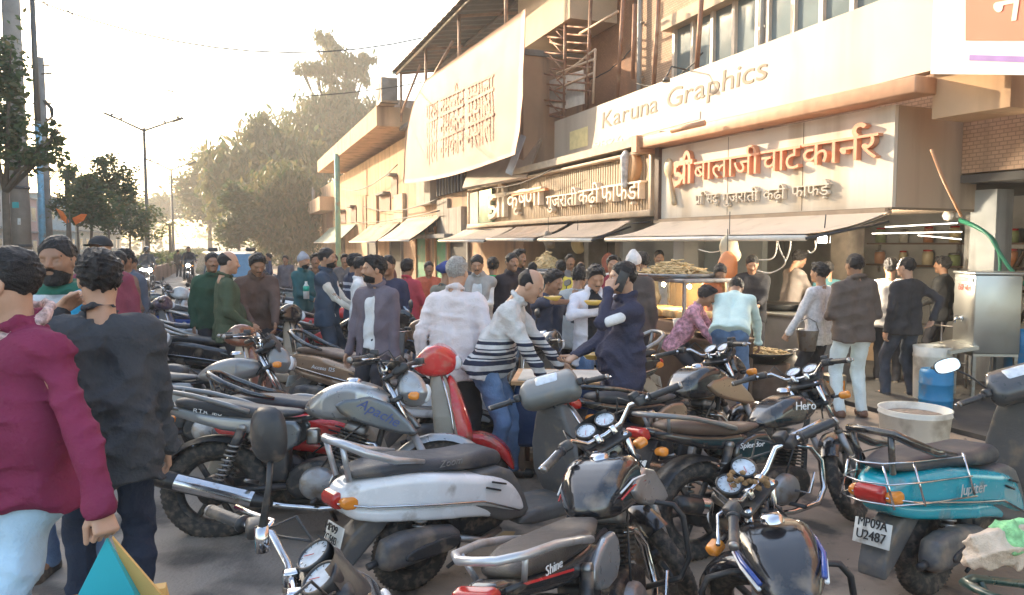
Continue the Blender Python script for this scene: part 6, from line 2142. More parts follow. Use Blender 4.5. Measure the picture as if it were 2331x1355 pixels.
bd = drum(2128, 945, .165, .50, mat('blue_drum_plastic', (.015, .20, .42), .45, dirt=(DUST, .2, 5)), 'drum', 'bright blue plastic drum standing under the steel dispenser tray', prof=[(0, 0), (.15, 0), (.165, .03), (.165, .17), (.172, .18), (.165, .19), (.165, .34), (.172, .35), (.165, .36), (.165, .47), (.15, .5), (.0, .5)])
MB().tube([(-.05, 0, .50), (.09, 0, .53)], .03, BLK, 8).build('lid_handle', bd)
drum(2118, 915, .20, .66, WPL, 'drum', 'white plastic drum behind the bright blue drum')
drum(2335, 920, .24, .85, mat('blue_drum_two', (.02, .17, .36), .45, dirt=(DUST, .2, 5)), 'drum', 'blue drum cut by the right edge beside the dispenser')
jc = empty('jerrycan', G(1797, 900), 0, 'cream plastic jerrycan standing beside the black frying pan', 'jerrycan')
g_ = SDF((-.22, -.18, -.02), (.22, .18, .62), .012).cap((0, 0, .14), (0, 0, .36), .145, .14, 0).cap((0, 0, .40), (0, 0, .50), .07, .055, .05).rough(.003, 20, 3)
jc.location.z = .0
reg(link('body', np_mesh('body', *g_.net(), WPL), jc), jc)
MB().lathe([(0, .56), (.06, .56), (.062, .50)], WPL, (0, 0, 0), 'z', 16).build('cap', jc)
tn = empty('oil_tin', G(1890, 918), AB, 'square tin can with an orange label behind the light jeans', 'tin')
MB().box((0, 0, .17), (.24, .24, .34), mat('tin_metal', (.38, .34, .28), .4, .7, dirt=(DUST, .4, 6)), None, .015).build('can', tn)
MB().box((-.125, .0, .18), (.006, .16, .2), ORAL).build('label', tn)
MB().box((0, .125, .18), (.16, .006, .2), ORAL).build('label', tn)
# steel water dispenser
dp = empty('water_dispenser', G(2236, 915), AB - .55, 'square stainless steel water dispenser with a tap and red lettering', 'water dispenser')
SS = mat('stainless', (.50, .50, .47), .34, .85, var=.1, scale=2, dirt=((.4, .36, .3), .3, 2))
MB().box((0, 0, 1.05), (.52, .50, .90), SS, None, .015).build('tank', dp)
MB().box((0, 0, 1.512), (.55, .53, .035), SS, None, .01).build('lid', dp)
MB().box((0, .255, 1.44), (.44, .012, .05), STL).build('seam', dp)
lettering('lettering', ['ठ', 'ं', 'ड', 'ा', ' ', 'ज', 'ल'], mat('red_sign_paint', (.60, .10, .06), .5), (.15, .254, 1.31), (-1, 0, 0), (0, 0, 1), .07, .002, .32, dp)
MB().tube([(0, .25, .98), (0, .33, .98), (0, .345, .93)], .016, CHR, 8).lathe([(0, .02), (.03, .01), (.035, -.01), (0, -.02)], CHR, (0, .27, .98), 'y', 14).box((0, .33, 1.01), (.015, .05, .015), CHR).build('tap', dp)
MB().slab([(-.34, .22, .66), (.30, .22, .66), (.30, .52, .60), (-.34, .52, .60)], (0, 0, .04), SS).build('drip_tray', dp)
MB().box((0, 0, .585), (.5, .48, .03), SS).build('shelf', dp)
for sx in (-1, 1):
    for sy in (-1, 1): MB().box((sx * .23, sy * .22, .285), (.035, .035, .57), STL).build('leg', dp)
# prep table with pans behind
f = foot(1590, 9.2)
tb = empty('prep_table', f, AB, 'low preparation table crowded with pans between the stove and the lit counter', 'table')
MB().box((0, 0, .72), (1.3, .7, .05), WD, None, .01).build('top', tb)
for sx in (-1, 1):
    for sy in (-1, 1): MB().box((sx * .6, sy * .3, .35), (.05, .05, .69), WD).build('leg', tb)
for i, (x, y, r_, h_, m, nm, lab) in enumerate(((-.35, .1, .2, .07, mat('iron_black', (.03, .03, .03)), 'pan', 'shallow dark pan on the preparation table'), (.1, .15, .12, .18, mat('cup_white', (.72, .70, .66), .3), 'jug', 'white jug on the preparation table'), (.45, -.05, .16, .10, STL, 'pan', 'steel pan on the preparation table'), (-.05, -.15, .13, .10, mat('orange_tub', (.75, .25, .06), .5), 'tub', 'bright orange tub on the preparation table'))):
    root = empty(nm, f + Matrix.Rotation(AB, 3, 'Z') @ Vector((x, y, .745)), 0, lab, nm)
    MB().lathe([(0, 0), (r_ * .8, 0), (r_, h_), (r_ * .95, h_), (r_ * .75, .02), (0, .02)], m, (0, 0, 0), 'z', 22).build('body', root)
    MB().lathe([(0, h_ * .75), (r_ * .88, h_ * .72)], FRY, (0, 0, 0), 'z', 18).build('filling', root)
f = foot(1800, 10.6)
st = empty('stove_counter', f, AB, 'long grey cooking counter with a pan at the back of the shop', 'counter')
MB().box((0, 0, .43), (1.9, .7, .86), mat('counter_grey', (.20, .19, .18), .6, var=.3, scale=2, dirt=((.06, .05, .05), .5, 2)), None, .01).build('base', st)
MB().box((0, 0, .88), (2.0, .78, .04), SS, None, .008).build('top', st)
MB().lathe([(0, .9), (.25, .9), (.36, 1.0), (.34, 1.0), (0, .93)], mat('iron_black', (.03, .03, .03)), (.2, 0, 0), 'z', 24).build('pan', st)
tr = empty('steel_rack', foot(2150, 9.6), AB, 'low grey pipe rack beside the pale pillar', 'rack')
for z_ in (.35, .80): MB().tube([(-.35, 0, z_), (.35, 0, z_)], .015, STL, 6).build('bar', tr)
for x in (-.35, 0, .35): MB().tube([(x, 0, 0), (x, 0, .85)], .015, STL, 6).build('upright', tr)

# ---- clutter of the kitchen and facade
JARC = [(.55, .42, .2), (.5, .2, .08), (.6, .55, .45), (.25, .3, .12), (.62, .5, .3)]
shf = bfr('wall_shelf', 'long wall shelf at the back of the shop holding jars', 'shelf', 2.2, -4.45)
for z_ in (1.45, 1.85): MB().box((0, .12, z_), (3.4, .26, .03), WD).build('board', shf)
for x in (-1.6, 0, 1.6): MB().box((x, .02, 1.6), (.03, .06, .6), STL).build('bracket', shf)
rr = random.Random(9)
for i in range(14):
    x = -1.5 + (i % 7) * .5; z_ = 1.47 if i < 7 else 1.87
    o = empty('storage_jar', BP(2.2 + x, -4.33, z_), AB, 'lidded storage jar standing on the long wall shelf of the shop', 'jar', 'jars on the wall shelf')
    r_ = rr.uniform(.07, .11); h_ = rr.uniform(.18, .28)
    MB().lathe([(0, 0), (r_, 0), (r_, h_ * .85), (r_ * .8, h_), (0, h_)], mat('jar_fill%d' % (i % 5), JARC[i % 5], .35, coat=.5), (0, 0, 0), 'z', 16).build('body', o)
    MB().lathe([(r_ * .85, h_), (r_ * .85, h_ + .03), (0, h_ + .035)], REDL if i % 3 else STL, (0, 0, 0), 'z', 16).build('lid', o)
f = foot(1800, 10.6)
for i, (x, y, r_, h_, m, lab) in enumerate(((-.75, .1, .16, .22, STL, 'steel pot at the left end of the long cooking counter'), (-.40, -.12, .13, .30, STL, 'tall steel pot second from the left on the long cooking counter'), (.62, .1, .18, .16, SS, 'wide shiny pot near the right end of the long cooking counter'), (.82, -.15, .10, .26, STL, 'narrow steel can at the right end of the long cooking counter'))):
    o = empty('cooking_pot', f + Matrix.Rotation(AB, 3, 'Z') @ Vector((x, y, .902)), 0, lab, 'pot', 'pots on the cooking counter')
    MB().lathe([(0, 0), (r_ * .9, 0), (r_, h_ * .1), (r_, h_), (r_ * 1.08, h_ + .01), (r_ * .95, h_), (r_ * .9, h_ * .3), (0, h_ * .3)], m, (0, 0, 0), 'z', 22).build('body', o)
    MB().tube([(r_, -.04, h_ * .8), (r_ + .05, 0, h_ * .75), (r_, .04, h_ * .8)], .008, STL, 6).build('handle', o)
gc = empty('gas_cylinder', foot(1855, 9.7), 0, 'dull red gas cylinder standing behind the steel pail', 'gas cylinder')
MB().lathe([(0, .02), (.13, .02), (.15, .08), (.155, .45), (.12, .56), (.05, .60), (0, .60)], mat('gas_red', (.30, .05, .035), .5, dirt=((.1, .07, .05), .4, 5)), (0, 0, 0), 'z', 22).build('tank', gc)
MB().lathe([(.09, .58), (.10, .70), (.09, .70), (.085, .58)], STL, (0, 0, 0), 'z', 16, closed=True).build('collar', gc)
for i, (px, Y, z0, w_, h_, lab) in enumerate(((1600, 10.9, 0, .5, .42, 'lower brown carton stacked beside the dirty shop pillar'), (1600, 10.9, .425, .42, .34, 'upper brown carton stacked beside the dirty shop pillar'), (2010, 11.6, 0, .45, .4, 'brown carton on the floor at the back of the shop'))):
    o = empty('carton', foot(px, Y) + Vector((0, 0, z0)), AB + .2 * i, lab, 'carton', 'cartons in the shop')
    MB().box((0, 0, h_ / 2), (w_, w_ * .8, h_), mat('carton_brown', (.33, .22, .13), .85, var=.15, scale=5), None, .006).build('box', o)
    MB().box((0, 0, h_ + .001), (w_ * .98, .05, .004), mat('carton_tape', (.45, .34, .2), .3)).build('tape', o)
# pipes and slack cables along the fronts
GRP = mat('grey_pvc', (.34, .33, .31), .5, dirt=(DUST, .3, 3))
for px, lab in ((1460, 'grey drain pipe running down the tiled wall left of the windows'), (1735, 'grey drain pipe running down between the two windows')):
    root = frame('drain_pipe', on_v(px, V1), V1 + .12, lab, 'pipe')
    MB().tube([(0, 0, 9.0), (0, 0, 3.6)], .055, GRP, 10).build('pipe_run', root)
    for z_ in (4.4, 5.6, 6.8): MB().box((0, -.03, z_), (.16, .1, .04), STL).build('clamp', root)
def slack(px0, py0, px1, py1, v, sag, lab, r=.014):
    (u0_, z0_), (u1_, z1_) = W(px0, py0, v), W(px1, py1, v)
    pts = []
    for i in range(17):
        t = i / 16
        pts.append(S(u0_ + (u1_ - u0_) * t, v + .02 * sin(i * 2.1), z0_ + (z1_ - z0_) * t - sag * 4 * t * (1 - t)))
    tag(MB().tube(pts, r, INK, 5).build('facade_cable'), lab, 'cable', 'black cables strung along the shop fronts')
slack(1480, 505, 1066, 520, VS + .12, .10, 'black cable sagging just below the ribbed sign')
slack(1262, 383, 1066, 420, VS + .3, .25, 'black cable drooping behind the beige tarpaulin')
slack(1000, 452, 828, 470, V0 + .3, .35, 'black cable sagging across the banner house to the green drain pipe', .022)
slack(1000, 480, 760, 500, V0 + .35, .30, 'lower black cable sagging across the old building', .022)
slack(905, 375, 776, 430, V0 + .5, .5, 'black cable looping under the old roof slab', .025)
slack(1440, 110, 1292, 175, V1 + .7, .3, 'black cable slung between the scaffold poles')
slack(1600, 120, 1450, 190, V1 + .8, .25, 'black cable slung in front of the first window')
for i, (px, w_, h_, c, lab) in enumerate(((1090, .5, .7, (.45, .12, .08), 'red poster pasted by the dark doorway'), (1195, .45, .6, (.1, .2, .35), 'blue poster pasted on the pale tiled wall'), (1270, .4, .55, (.5, .45, .1), 'yellow poster pasted on the pale tiled wall'))):
    a = on_v(px, VS - 2.1)
    root = frame('poster', a, VS - 2.17, lab, 'poster')
    MB().box((0, .015, 1.75), (w_, .02, h_), mat('poster%d' % i, c, .7, var=.5, scale=12)).build('sheet', root)
# ================================================================== parked two-wheelers and traffic
def pnt(name, col, rough=.28, coat=.6, metal=.0, dirt=.25):
    return mat('paint_' + name, col, rough, metal, coat=coat, dirt=(DUST, dirt, 7), var=.06)
SILV = pnt('silver', (.36, .37, .38), .3, .5, .55)
GUN = pnt('gunmetal', (.12, .135, .15), .3, .5, .5)
PBLK = pnt('black', (.020, .020, .023), .18, .8)
PWHT = pnt('white', (.82, .83, .84), .25, .7, 0, .03)
PRED = pnt('red', (.60, .035, .035), .25, .7)
PTEAL = pnt('teal', (.0, .33, .42), .25, .8, 0, .04)
PBRZ = pnt('bronze', (.30, .20, .13), .3, .6, .45)
PBLU = pnt('blue', (.02, .06, .28), .25, .7)
PMAR = pnt('maroon', (.16, .015, .03), .25, .7)
PGRY = pnt('grey', (.20, .205, .21), .35, .5, .2)
PGRN = pnt('dark_green', (.02, .06, .05), .3, .6)
SRAIL = mat('silver_rail', (.50, .51, .53), .35, .6, dirt=(DUST, .25, 9))
GP_ = 'motorcycles parked in front of the snack shops'
GS_ = 'scooters parked in front of the snack shops'
R_ = radians
def seat_text(root, toks, o, ex, ey, h, m=WHT, w=None, **k):
    return lettering('lettering', toks, m, o, ex, ey, h, .0015, w, root, **k)
# --- near row
r, Ms, p = motorcycle((-1.19, 4.66, 0), R_(3), 'silver sport motorcycle reading Apache on its tank, between the maroon jacket and the white scooter', SILV, .12, 8, 'sport', group=GP_, sc=1.06, paint2=GUN, tail=SILV, mirrors=(), guard=False, rail=PGRY, visor=False)
seat_text(r, list('Apache'), (.20, -.179, .83), (.86, 0, -.5), (.5, 0, .86), .055, mat('ink_blue', (.03, .06, .22), .4), .26, shear=.2)
seat_text(r, list('RTR 160'), (-.72, -.113, .80), (1, 0, -.18), (.18, 0, 1), .022, WHT, .16)
r, Ms, p = scooter((-.10, 4.27, 0), R_(38), 'dusty white scooter with a dark padded seat and a big grey handlebar cowl', PWHT, .76, 2, group=GS_, sc=.97, cowl=pnt('cowl_grey', (.17, .175, .17), .4, .4), rail=SRAIL, mirrors=(), apron=PGRY)
seat_text(r, list('Zoom'), (-.46, -.166, .735), (1, 0, .0), (0, 0, 1), .035, PGRY, .14, shear=.3)
lettering('lettering', list('MP09'), INK, (-1.0, .07, .46), (0, -1, 0), (.26, 0, .97), .035, .003, .14, p)
lettering('lettering', list('ZC 5413'), INK, (-1.012, .075, .405), (0, -1, 0), (.26, 0, .97), .035, .003, .15, p)
r, Ms, p = motorcycle((1.67, 4.62, 0), R_(28), 'black classic motorcycle with Hero on its tank and a brown dusty seat', PBLK, .45, 8, 'classic', seat=SEATB, group=GP_, sc=.99, mirrors=(), guard=False, visor=False, rail=PGRY)
seat_text(r, list('Hero'), (.10, -.1475, .86), (1, 0, -.08), (.08, 0, 1), .05, WHT, .17, bold=0)
seat_text(r, list('Splendor'), (-.38, -.149, .67), (1, 0, -.05), (.05, 0, 1), .03, WHT, .19, shear=.25)
lettering('lettering', list('MP09T'), INK, (-1.031, .08, .645), (0, -1, 0), (.45, 0, .89), .038, .003, .16, p)
lettering('lettering', list('V 1266'), INK, (-1.06, .08, .585), (0, -1, 0), (.45, 0, .89), .038, .003, .16, p)
r, Ms, p = motorcycle((.46, 3.09, 0), R_(64), 'black motorcycle with silver tank sides and a silver grab rail at the bottom centre', PBLK, .84, 10, 'sport', seat=mat('seat_warm', (.062, .052, .047), .45, dirt=((.2, .16, .12), .3, 5), bump=.25, bscale=160), group=GP_, sc=.99, paint2=SILV, mirrors=(), rail=SRAIL)
seat_text(r, list('Shine'), (-.74, -.116, .80), (1, 0, -.15), (.15, 0, 1), .03, WHT, .13, shear=.2)
for i, (a, b_) in enumerate(((.155, .002), (.155, .03))):
    MB().tube([(-.02, -.145, .86 - b_), (.10, -.166, .885 - b_), (.24, -.172, .865 - b_), (.36, -.14, .83 - b_)], .005, PRED if i else WHT, 5).build('tank_stripe', r)
    MB().tube([(-.02, .145, .86 - b_), (.10, .166, .885 - b_), (.24, .172, .865 - b_), (.36, .14, .83 - b_)], .005, PRED if i else WHT, 5).build('tank_stripe', r)
mo = MB().slab([(-.52, -.113, .735), (-.52, -.113, .725), (-.84, -.094, .815), (-.86, -.092, .83)], (0, -.004, 0), PRED).build('tail_stripe', r)
r, Ms, p = motorcycle((1.05, 2.42, 0), R_(82), 'black motorcycle with blue tank stripes and twin round dials at the bottom right', PBLK, .84, 10, 'classic', group=GP_, sc=.97, paint2=PBLU, mirrors=(), rail=CHR, visor=True)
for s in (1, -1):
    MB().tube([(-.08, .105 * s, .85), (.05, .140 * s, .875), (.20, .147 * s, .87), (.34, .10 * s, .85)], .010, PBLU, 6).build('tank_stripe', r)
    MB().tube([(-.08, .11 * s, .83), (.05, .142 * s, .85), (.20, .149 * s, .845), (.34, .105 * s, .83)], .008, WHT, 6).build('tank_stripe', r)
cr = empty('dried_garland', r.matrix_world @ Ms @ Vector((.345, .0, 1.085)), 0, 'dry marigold garland wound on the handlebar with twin dials', 'garland')
mbg = MB()
rr = random.Random(3)
for i in range(26):
    t = i / 26 * 6.28
    c = Vector((cos(t) * .07, sin(t) * .045, rr.uniform(-.02, .02)))
    mbg.lathe([(0, .012), (.011, .006), (.012, -.004), (0, -.01)], mat('dry_marigold', (.22, .13, .06), .9, var=.5, scale=40), c, 'z', 7)
mbg.build('flowers', cr)
r, Ms, p = motorcycle((-.74, 1.54, 0), R_(49), 'motorcycle cut by the bottom edge at the left, with one tall black mirror', PBLK, -.51, 4, 'classic', group=GP_, sc=1.0, mirrors=(), guard=False, visor=True)
mtop = r.matrix_world.inverted() @ P(612, 990, 1.93)
mbs = r.matrix_world.inverted() @ P(596, 1215, 1.90)
mo = mirror_shell(Vector((0, 0, 0)), .056, .083).build('mirror', r, Matrix.Translation(mtop) @ Matrix.Rotation(R_(205), 4, 'Z'))
mirror_glass(Vector((0, 0, 0)), .050, .077).build('mirror_glass', mo)
MB().tube([mbs, mbs.lerp(mtop, .45) + Vector((.01, 0, 0)), mtop - Vector((0, 0, .07))], [.012, .008, .008], BLK, 8).tube([mbs - Vector((0, 0, .05)), mbs + Vector((0, 0, .02))], .018, CHR, 10).build('mirror_stalk', r)
r, Ms, p = scooter((2.70, 4.18, 0), R_(32), 'turquoise scooter reading Jupiter with a chrome carrier rack', PTEAL, .82, 4, group=GS_, sc=1.03, rack=True, cowl=pnt('cowl_dark', (.06, .062, .065), .3, .5), rail=PBLK, mirrors=(1,), apron=PTEAL)
seat_text(r, list('Jupiter'), (-.62, -.2175, .60), (1, 0, -.10), (.10, 0, 1), .05, mat('badge_chrome', (.7, .7, .7), .3, .5), .24, shear=.15)
lettering('lettering', list('MP09A'), INK, (-.982, .075, .455), (0, -1, 0), (.26, 0, .97), .042, .003, .15, p)
lettering('lettering', list('U2487'), INK, (-1.0, .075, .395), (0, -1, 0), (.26, 0, .97), .042, .003, .15, p)
# --- second row
scooter((-1.05, 5.25, 0), R_(4), 'bright red scooter with a tall red front behind the silver motorcycle', PRED, -.1, 6, group=GS_, sc=1.04, mirrors=(), trim=mat('pale_inner_plastic', (.30, .27, .22), .55, dirt=(DUST, .25, 9)), rail=PBLK)
motorcycle((1.33, 5.42, 0), R_(33), 'black and gold motorcycle parked behind the man on the phone', PBLK, .2, 8, 'sport', group=GP_, sc=1.02, paint2=PBRZ, mirrors=(), guard=False, rail=PBLK, visor=False)
scooter((-.10, 6.35, 0), R_(25), 'white and black scooter beside the striped sweater man', PWHT, .2, 6, group=GS_, sc=1.0, mirrors=(), rail=PBLK, apron=PBLK, cowl=PBLK)
r, _, _ = scooter((-1.33, 7.35, 0), R_(337), 'bronze scooter with a brown seat in the second row', PBRZ, -.05, 6, seat=SEATB, group=GS_, sc=1.04, mirrors=(), rail=PBLK)
seat_text(r, list('Access 125'), (-.62, -.2175, .60), (1, 0, -.08), (.08, 0, 1), .035, WHT, .26, shear=.15)
scooter((.55, 7.55, 0), R_(203), 'black scooter with a pale front edge and a raised mirror, facing left by the table', PBLK, -.25, 6, group=GS_, sc=1.02, mirrors=(-1, 1), trim=mat('cream_inner_plastic', (.42, .35, .26), .55))
motorcycle((-2.45, 6.05, 0), R_(2), 'motorcycle with a flat grey seat just behind the dark jacket', PGRY, .1, 8, 'classic', seat=mat('grey_seat', (.075, .08, .09), .5, dirt=((.2, .18, .15), .3, 5), bump=.2), group=GP_, sc=1.03, mirrors=(), guard=False)
scooter((-3.05, 6.95, 0), R_(8), 'brown scooter with cream guard bars in the second row', pnt('brown', (.20, .07, .04)), .1, 6, group=GS_, sc=1.0, mirrors=(), trim=mat('cream_inner_plastic', (.42, .35, .26), .55))
motorcycle((-4.25, 7.75, 0), R_(350), 'black fairing motorcycle with a silver engine behind the dark jacket', PBLK, .5, 8, 'sport', group=GP_, sc=1.04, mirrors=(1,), paint2=PGRY)
scooter((-3.15, 8.75, 0), R_(4), 'black scooter with a cream edged leg shield in the third row', PBLK, .3, 6, group=GS_, sc=1.04, mirrors=(1,), trim=mat('cream_inner_plastic', (.42, .35, .26), .55))
motorcycle((-4.0, 9.9, 0), R_(12), 'silver blue motorcycle with a long blue grey seat in the third row', SILV, .3, 8, 'classic', seat=mat('blue_grey_seat', (.05, .065, .10), .45, dirt=((.2, .18, .15), .25, 5)), group=GP_, sc=1.04, alloy=ALLOYS, mirrors=(1,))
motorcycle((-4.3, 11.0, 0), R_(9), 'blue motorcycle with a slim seat behind the silver blue one', PBLU, .4, 8, 'classic', seat=mat('blue_grey_seat', (.05, .065, .10), .45), group=GP_, sc=1.04, mirrors=(1, -1))
scooter((-.80, 8.85, 0), R_(192), 'black scooter with an oval mirror beside the grey purple jacket man', PBLK, .1, 6, group=GS_, sc=1.04, mirrors=(-1, 1))
motorcycle((-2.15, 9.75, 0), R_(5), 'black motorcycle with red side panels in the third row', PBLK, .3, 8, 'classic', group=GP_, sc=1.03, paint2=PRED, mirrors=(1,), guard=False)
motorcycle((-2.55, 11.3, 0), R_(12), 'black motorcycle with a red tank behind the red panelled one', PRED, .35, 8, 'sport', group=GP_, sc=1.03, paint2=PBLK, mirrors=(1, -1))
motorcycle((-4.9, 12.6, 0), R_(20), 'grey motorcycle near the olive jacket man', PGRY, .4, 8, 'classic', group=GP_, mirrors=(1,))
scooter((-6.3, 13.2, 0), R_(345), 'pale grey scooter standing out towards the road', pnt('pale_grey', (.40, .42, .44)), .3, 6, group=GS_, mirrors=(1,))
scooter((-5.5, 10.6, 0), R_(25), 'dark purple scooter with a covered handlebar by the roadside', pnt('purple', (.07, .05, .09)), .4, 6, group=GS_, mirrors=(1,))
motorcycle((-7.2, 14.6, 0), R_(10), 'black motorcycle outermost at the road edge', PBLK, .3, 8, 'classic', group=GP_, mirrors=(1,))
far = [(-3.4, 13.2, 15, 'motorcycle', PGRN, 'dark green motorcycle in the fourth row'), (-2.2, 13.4, 8, 'motorcycle', PBLU, 'blue motorcycle in the fourth row'), (-5.4, 15.2, 14, 'motorcycle', PMAR, 'maroon motorcycle in the fifth row'), (-4.1, 15.6, 10, 'scooter', PWHT, 'white scooter in the fifth row'),
       (-2.9, 15.8, 12, 'motorcycle', PBLK, 'black motorcycle in the fifth row'), (-6.4, 17.5, 14, 'motorcycle', SILV, 'silver motorcycle in the sixth row'), (-5.0, 18.0, 8, 'motorcycle', PBLK, 'black motorcycle in the sixth row'), (-3.6, 18.4, 12, 'scooter', PMAR, 'maroon scooter in the sixth row'),
       (-7.2, 20.6, 10, 'motorcycle', PRED, 'red motorcycle in the seventh row'), (-5.8, 21.0, 14, 'scooter', PGRY, 'grey scooter in the seventh row'), (-4.4, 21.4, 9, 'motorcycle', PBLU, 'blue motorcycle in the seventh row'), (-8.6, 24.5, 12, 'motorcycle', PBLK, 'black motorcycle in the eighth row'), (-7.0, 25.0, 8, 'scooter', PWHT, 'white scooter in the eighth row'),
       (-5.4, 25.4, 12, 'motorcycle', PGRN, 'dark green motorcycle in the eighth row'), (-10.2, 30, 10, 'motorcycle', SILV, 'silver motorcycle far along the kerb'), (-8.4, 30.5, 12, 'motorcycle', PBLK, 'black motorcycle far along the kerb'), (-1.5, 15.4, 10, 'motorcycle', PGRY, 'grey motorcycle beside the red hoodie man'), (.3, 10.2, 20, 'motorcycle', PBLK, 'black motorcycle behind the grey haired man')]
rr = random.Random(2)
for x, y, h, k_, m, lab in far:
    (motorcycle if k_ == 'motorcycle' else scooter)((x, y, 0), R_(h), lab, m, rr.uniform(-.1, .6), 7, group=GP_ if k_ == 'motorcycle' else GS_, mirrors=(1, -1) if rr.random() < .6 else (1,))
# --- traffic on the road
HLG = mat('headlamp_glow', (1.0, .97, .88), .3, emit=30.0, var=0)
def rider_bike(px, py, face, lab, m, n):
    f = G(px, py)
    r, Ms, p = motorcycle(f, face, lab, m, 0, 0, 'classic', mirrors=(1, -1), sc=1.05, group='motorcycles riding towards the viewer')
    for i in range(n):
        MB().lathe([(0, .012), (.05, .01), (.075, 0), (.07, -.02)], HLG, (.625, (0 if n == 1 else (-.12 + .24 * i)), .90), 'x', 16).build('lit_headlight', r)
    return f
TRA = [rider_bike(336, 668, ANG + pi + .05, 'motorcycle with two bright headlights coming down the road by the median', PBLK, 2), rider_bike(431, 648, ANG + pi, 'motorcycle with one bright headlight coming down the middle of the road', PBLK, 1)]
# --- car and van
def vehicle(name, loc, head, lab, cat, L, Wd, Hh, body, hood, m, roofm=None):
    root = empty(name, loc, head, lab, cat)
    V, Q = panel(body, lerpz((.2, Wd / 2 - .02), (.75, Wd / 2), (Hh, Wd / 2 - .18)), r=.09, h=.035, sm=1)
    MB().np_add(V, Q, m).build('body', root)
    GLM = mat('car_glass', (.03, .045, .06), .06, coat=.8)
    for s in (1, -1):
        w_ = MB().slab([(hood[0], s * (Wd / 2 - .05), Hh * .62), (hood[1], s * (Wd / 2 - .16), Hh - .10), (-L * .33, s * (Wd / 2 - .16), Hh - .10), (-L * .42, s * (Wd / 2 - .05), Hh * .62)], (0, .03 * s, .012), GLM).build('side_window', root)
        for x in (L * .31, -L * .31):
            wv = MB().lathe([(.29, -.09), (.31, -.10), (.32, 0), (.31, .10), (.29, .09), (.2, .08), (.2, -.08)], RUB, (x, s * (Wd / 2 - .1), .31), 'y', 26, closed=True).build('wheel', root)
            MB().lathe([(0, .085 * s), (.12, .09 * s), (.2, .07 * s)], ALLOYS, (x, s * (Wd / 2 - .1), .31), 'y', 20).build('rim', wv)
        MB().lathe([(0, .06), (.09, .05), (.12, 0)], CLRL, (L / 2 - .06, s * (Wd / 2 - .26), .66), 'x', 16).build('headlight', root)
    x0, x1 = hood
    MB().slab([(x0 + .10, -Wd / 2 + .16, Hh * .61), (x0 + .10, Wd / 2 - .16, Hh * .61), (x1 + .05, Wd / 2 - .24, Hh - .09), (x1 + .05, -Wd / 2 + .24, Hh - .09)], (.03, 0, .02), mat('windscreen', (.10, .20, .30), .08, coat=.8)).build('windscreen', root)
    MB().box((L / 2 - .02, 0, .40), (.08, Wd - .2, .16), BLK, None, .03).build('bumper', root)
    return root
CW = pnt('car_white', (.62, .64, .66))
car = vehicle('parked_car', (-5.3, 8.4, 0), ANG + pi, 'white hatchback parked at the roadside behind the bearded man', 'car', 3.6, 1.6, 1.45,
              [(-1.75, .25), (-1.8, .9), (-1.55, 1.35), (-1.1, 1.45), (.1, 1.43), (.75, .98), (1.65, .82), (1.8, .6), (1.78, .25)], (.72, .10), CW)
vpos = foot(520, 20)
van = vehicle('van', vpos, ANG + pi + .1, 'cream van with a blue windscreen and two dark roof lamps behind the olive jacket man', 'van', 3.4, 1.5, 1.66,
              [(-1.6, .3), (-1.65, 1.1), (-1.55, 1.6), (-1.1, 1.66), (.9, 1.64), (1.25, 1.5), (1.55, .95), (1.65, .7), (1.65, .3)], (1.42, 1.18), pnt('van_cream', (.62, .50, .34)))
for s in (1, -1): MB().box((.9, .45 * s, 1.70), (.16, .22, .10), BLK, None, .02).build('roof_lamp', van)
# --- table with blue cloth beside the phone man, cartons, bags
f = Vector((.52, 6.05, 0))
tb2 = empty('table', f, radians(-6), 'small table draped in a dark blue sheet beside the man on the phone', 'table')
MB().box((0, 0, .765), (1.0, .62, .03), mat('orange_board', (.62, .36, .18), .6, var=.2)).build('top', tb2)
MB().box((.0, -.02, .785), (.9, .5, .008), mat('white_sheet_top', (.62, .60, .54), .6)).build('paper', tb2)
MB().box((0, 0, .50), (.96, .58, .50), mat('blue_tarp', (.012, .035, .10), .6, bump=.6, bscale=18), None, .04).build('sheet', tb2)
for sx in (-1, 1):
    for sy in (-1, 1): MB().box((sx * .42, sy * .24, .125), (.05, .05, .25), WD).build('leg', tb2)
sk = empty('cloth_sack', G(2250, 1395) + Vector((0, 0, 0)), .2, 'beige and green cloth bag lying on the dark seat at the bottom right corner', 'bag')
kb = (1.85 - .62) * 1712 / (1245 - 555)
sk.location = P(2268, 1248, 2.2)
sk.scale = (.42, .42, .42)
g_ = SDF((-.30, -.25, -.25), (.34, .25, .25), .014).cap((-.10, 0, .03), (.16, .0, .05), .10, .11, 0).cap((-.16, 0, -.08), (.12, 0, -.06), .07, .09, .05).cap((.1, -.02, .1), (.26, .02, .08), .06, .07, .04).rough(.008, 20, 4).folds(.022, 20, 3).folds(.010, 45, 4)
reg(link('bag_body', np_mesh('bag_body', *g_.net(), cloth('sack_beige', (.46, .37, .29))), sk), sk)
g_ = SDF((-.1, -.25, -.1), (.40, .25, .30), .014).cap((.10, 0, .07), (.26, .0, .09), .115, .10, 0).rough(.006, 22, 6).folds(.018, 24, 5)
reg(link('green_cloth', np_mesh('green_cloth', *g_.net(), cloth('sack_green', (.20, .42, .20), var=.4, scale=14)), sk), sk)
motorcycle((2.32, 2.2, 0), R_(6), 'dark green seated motorcycle carrying the cloth bag at the bottom right corner', PGRN, 0, 6, 'classic', seat=mat('green_seat', (.03, .055, .05), .5, bump=.2), group=GP_, sc=.92, mirrors=(), guard=False, rail=PGRN)
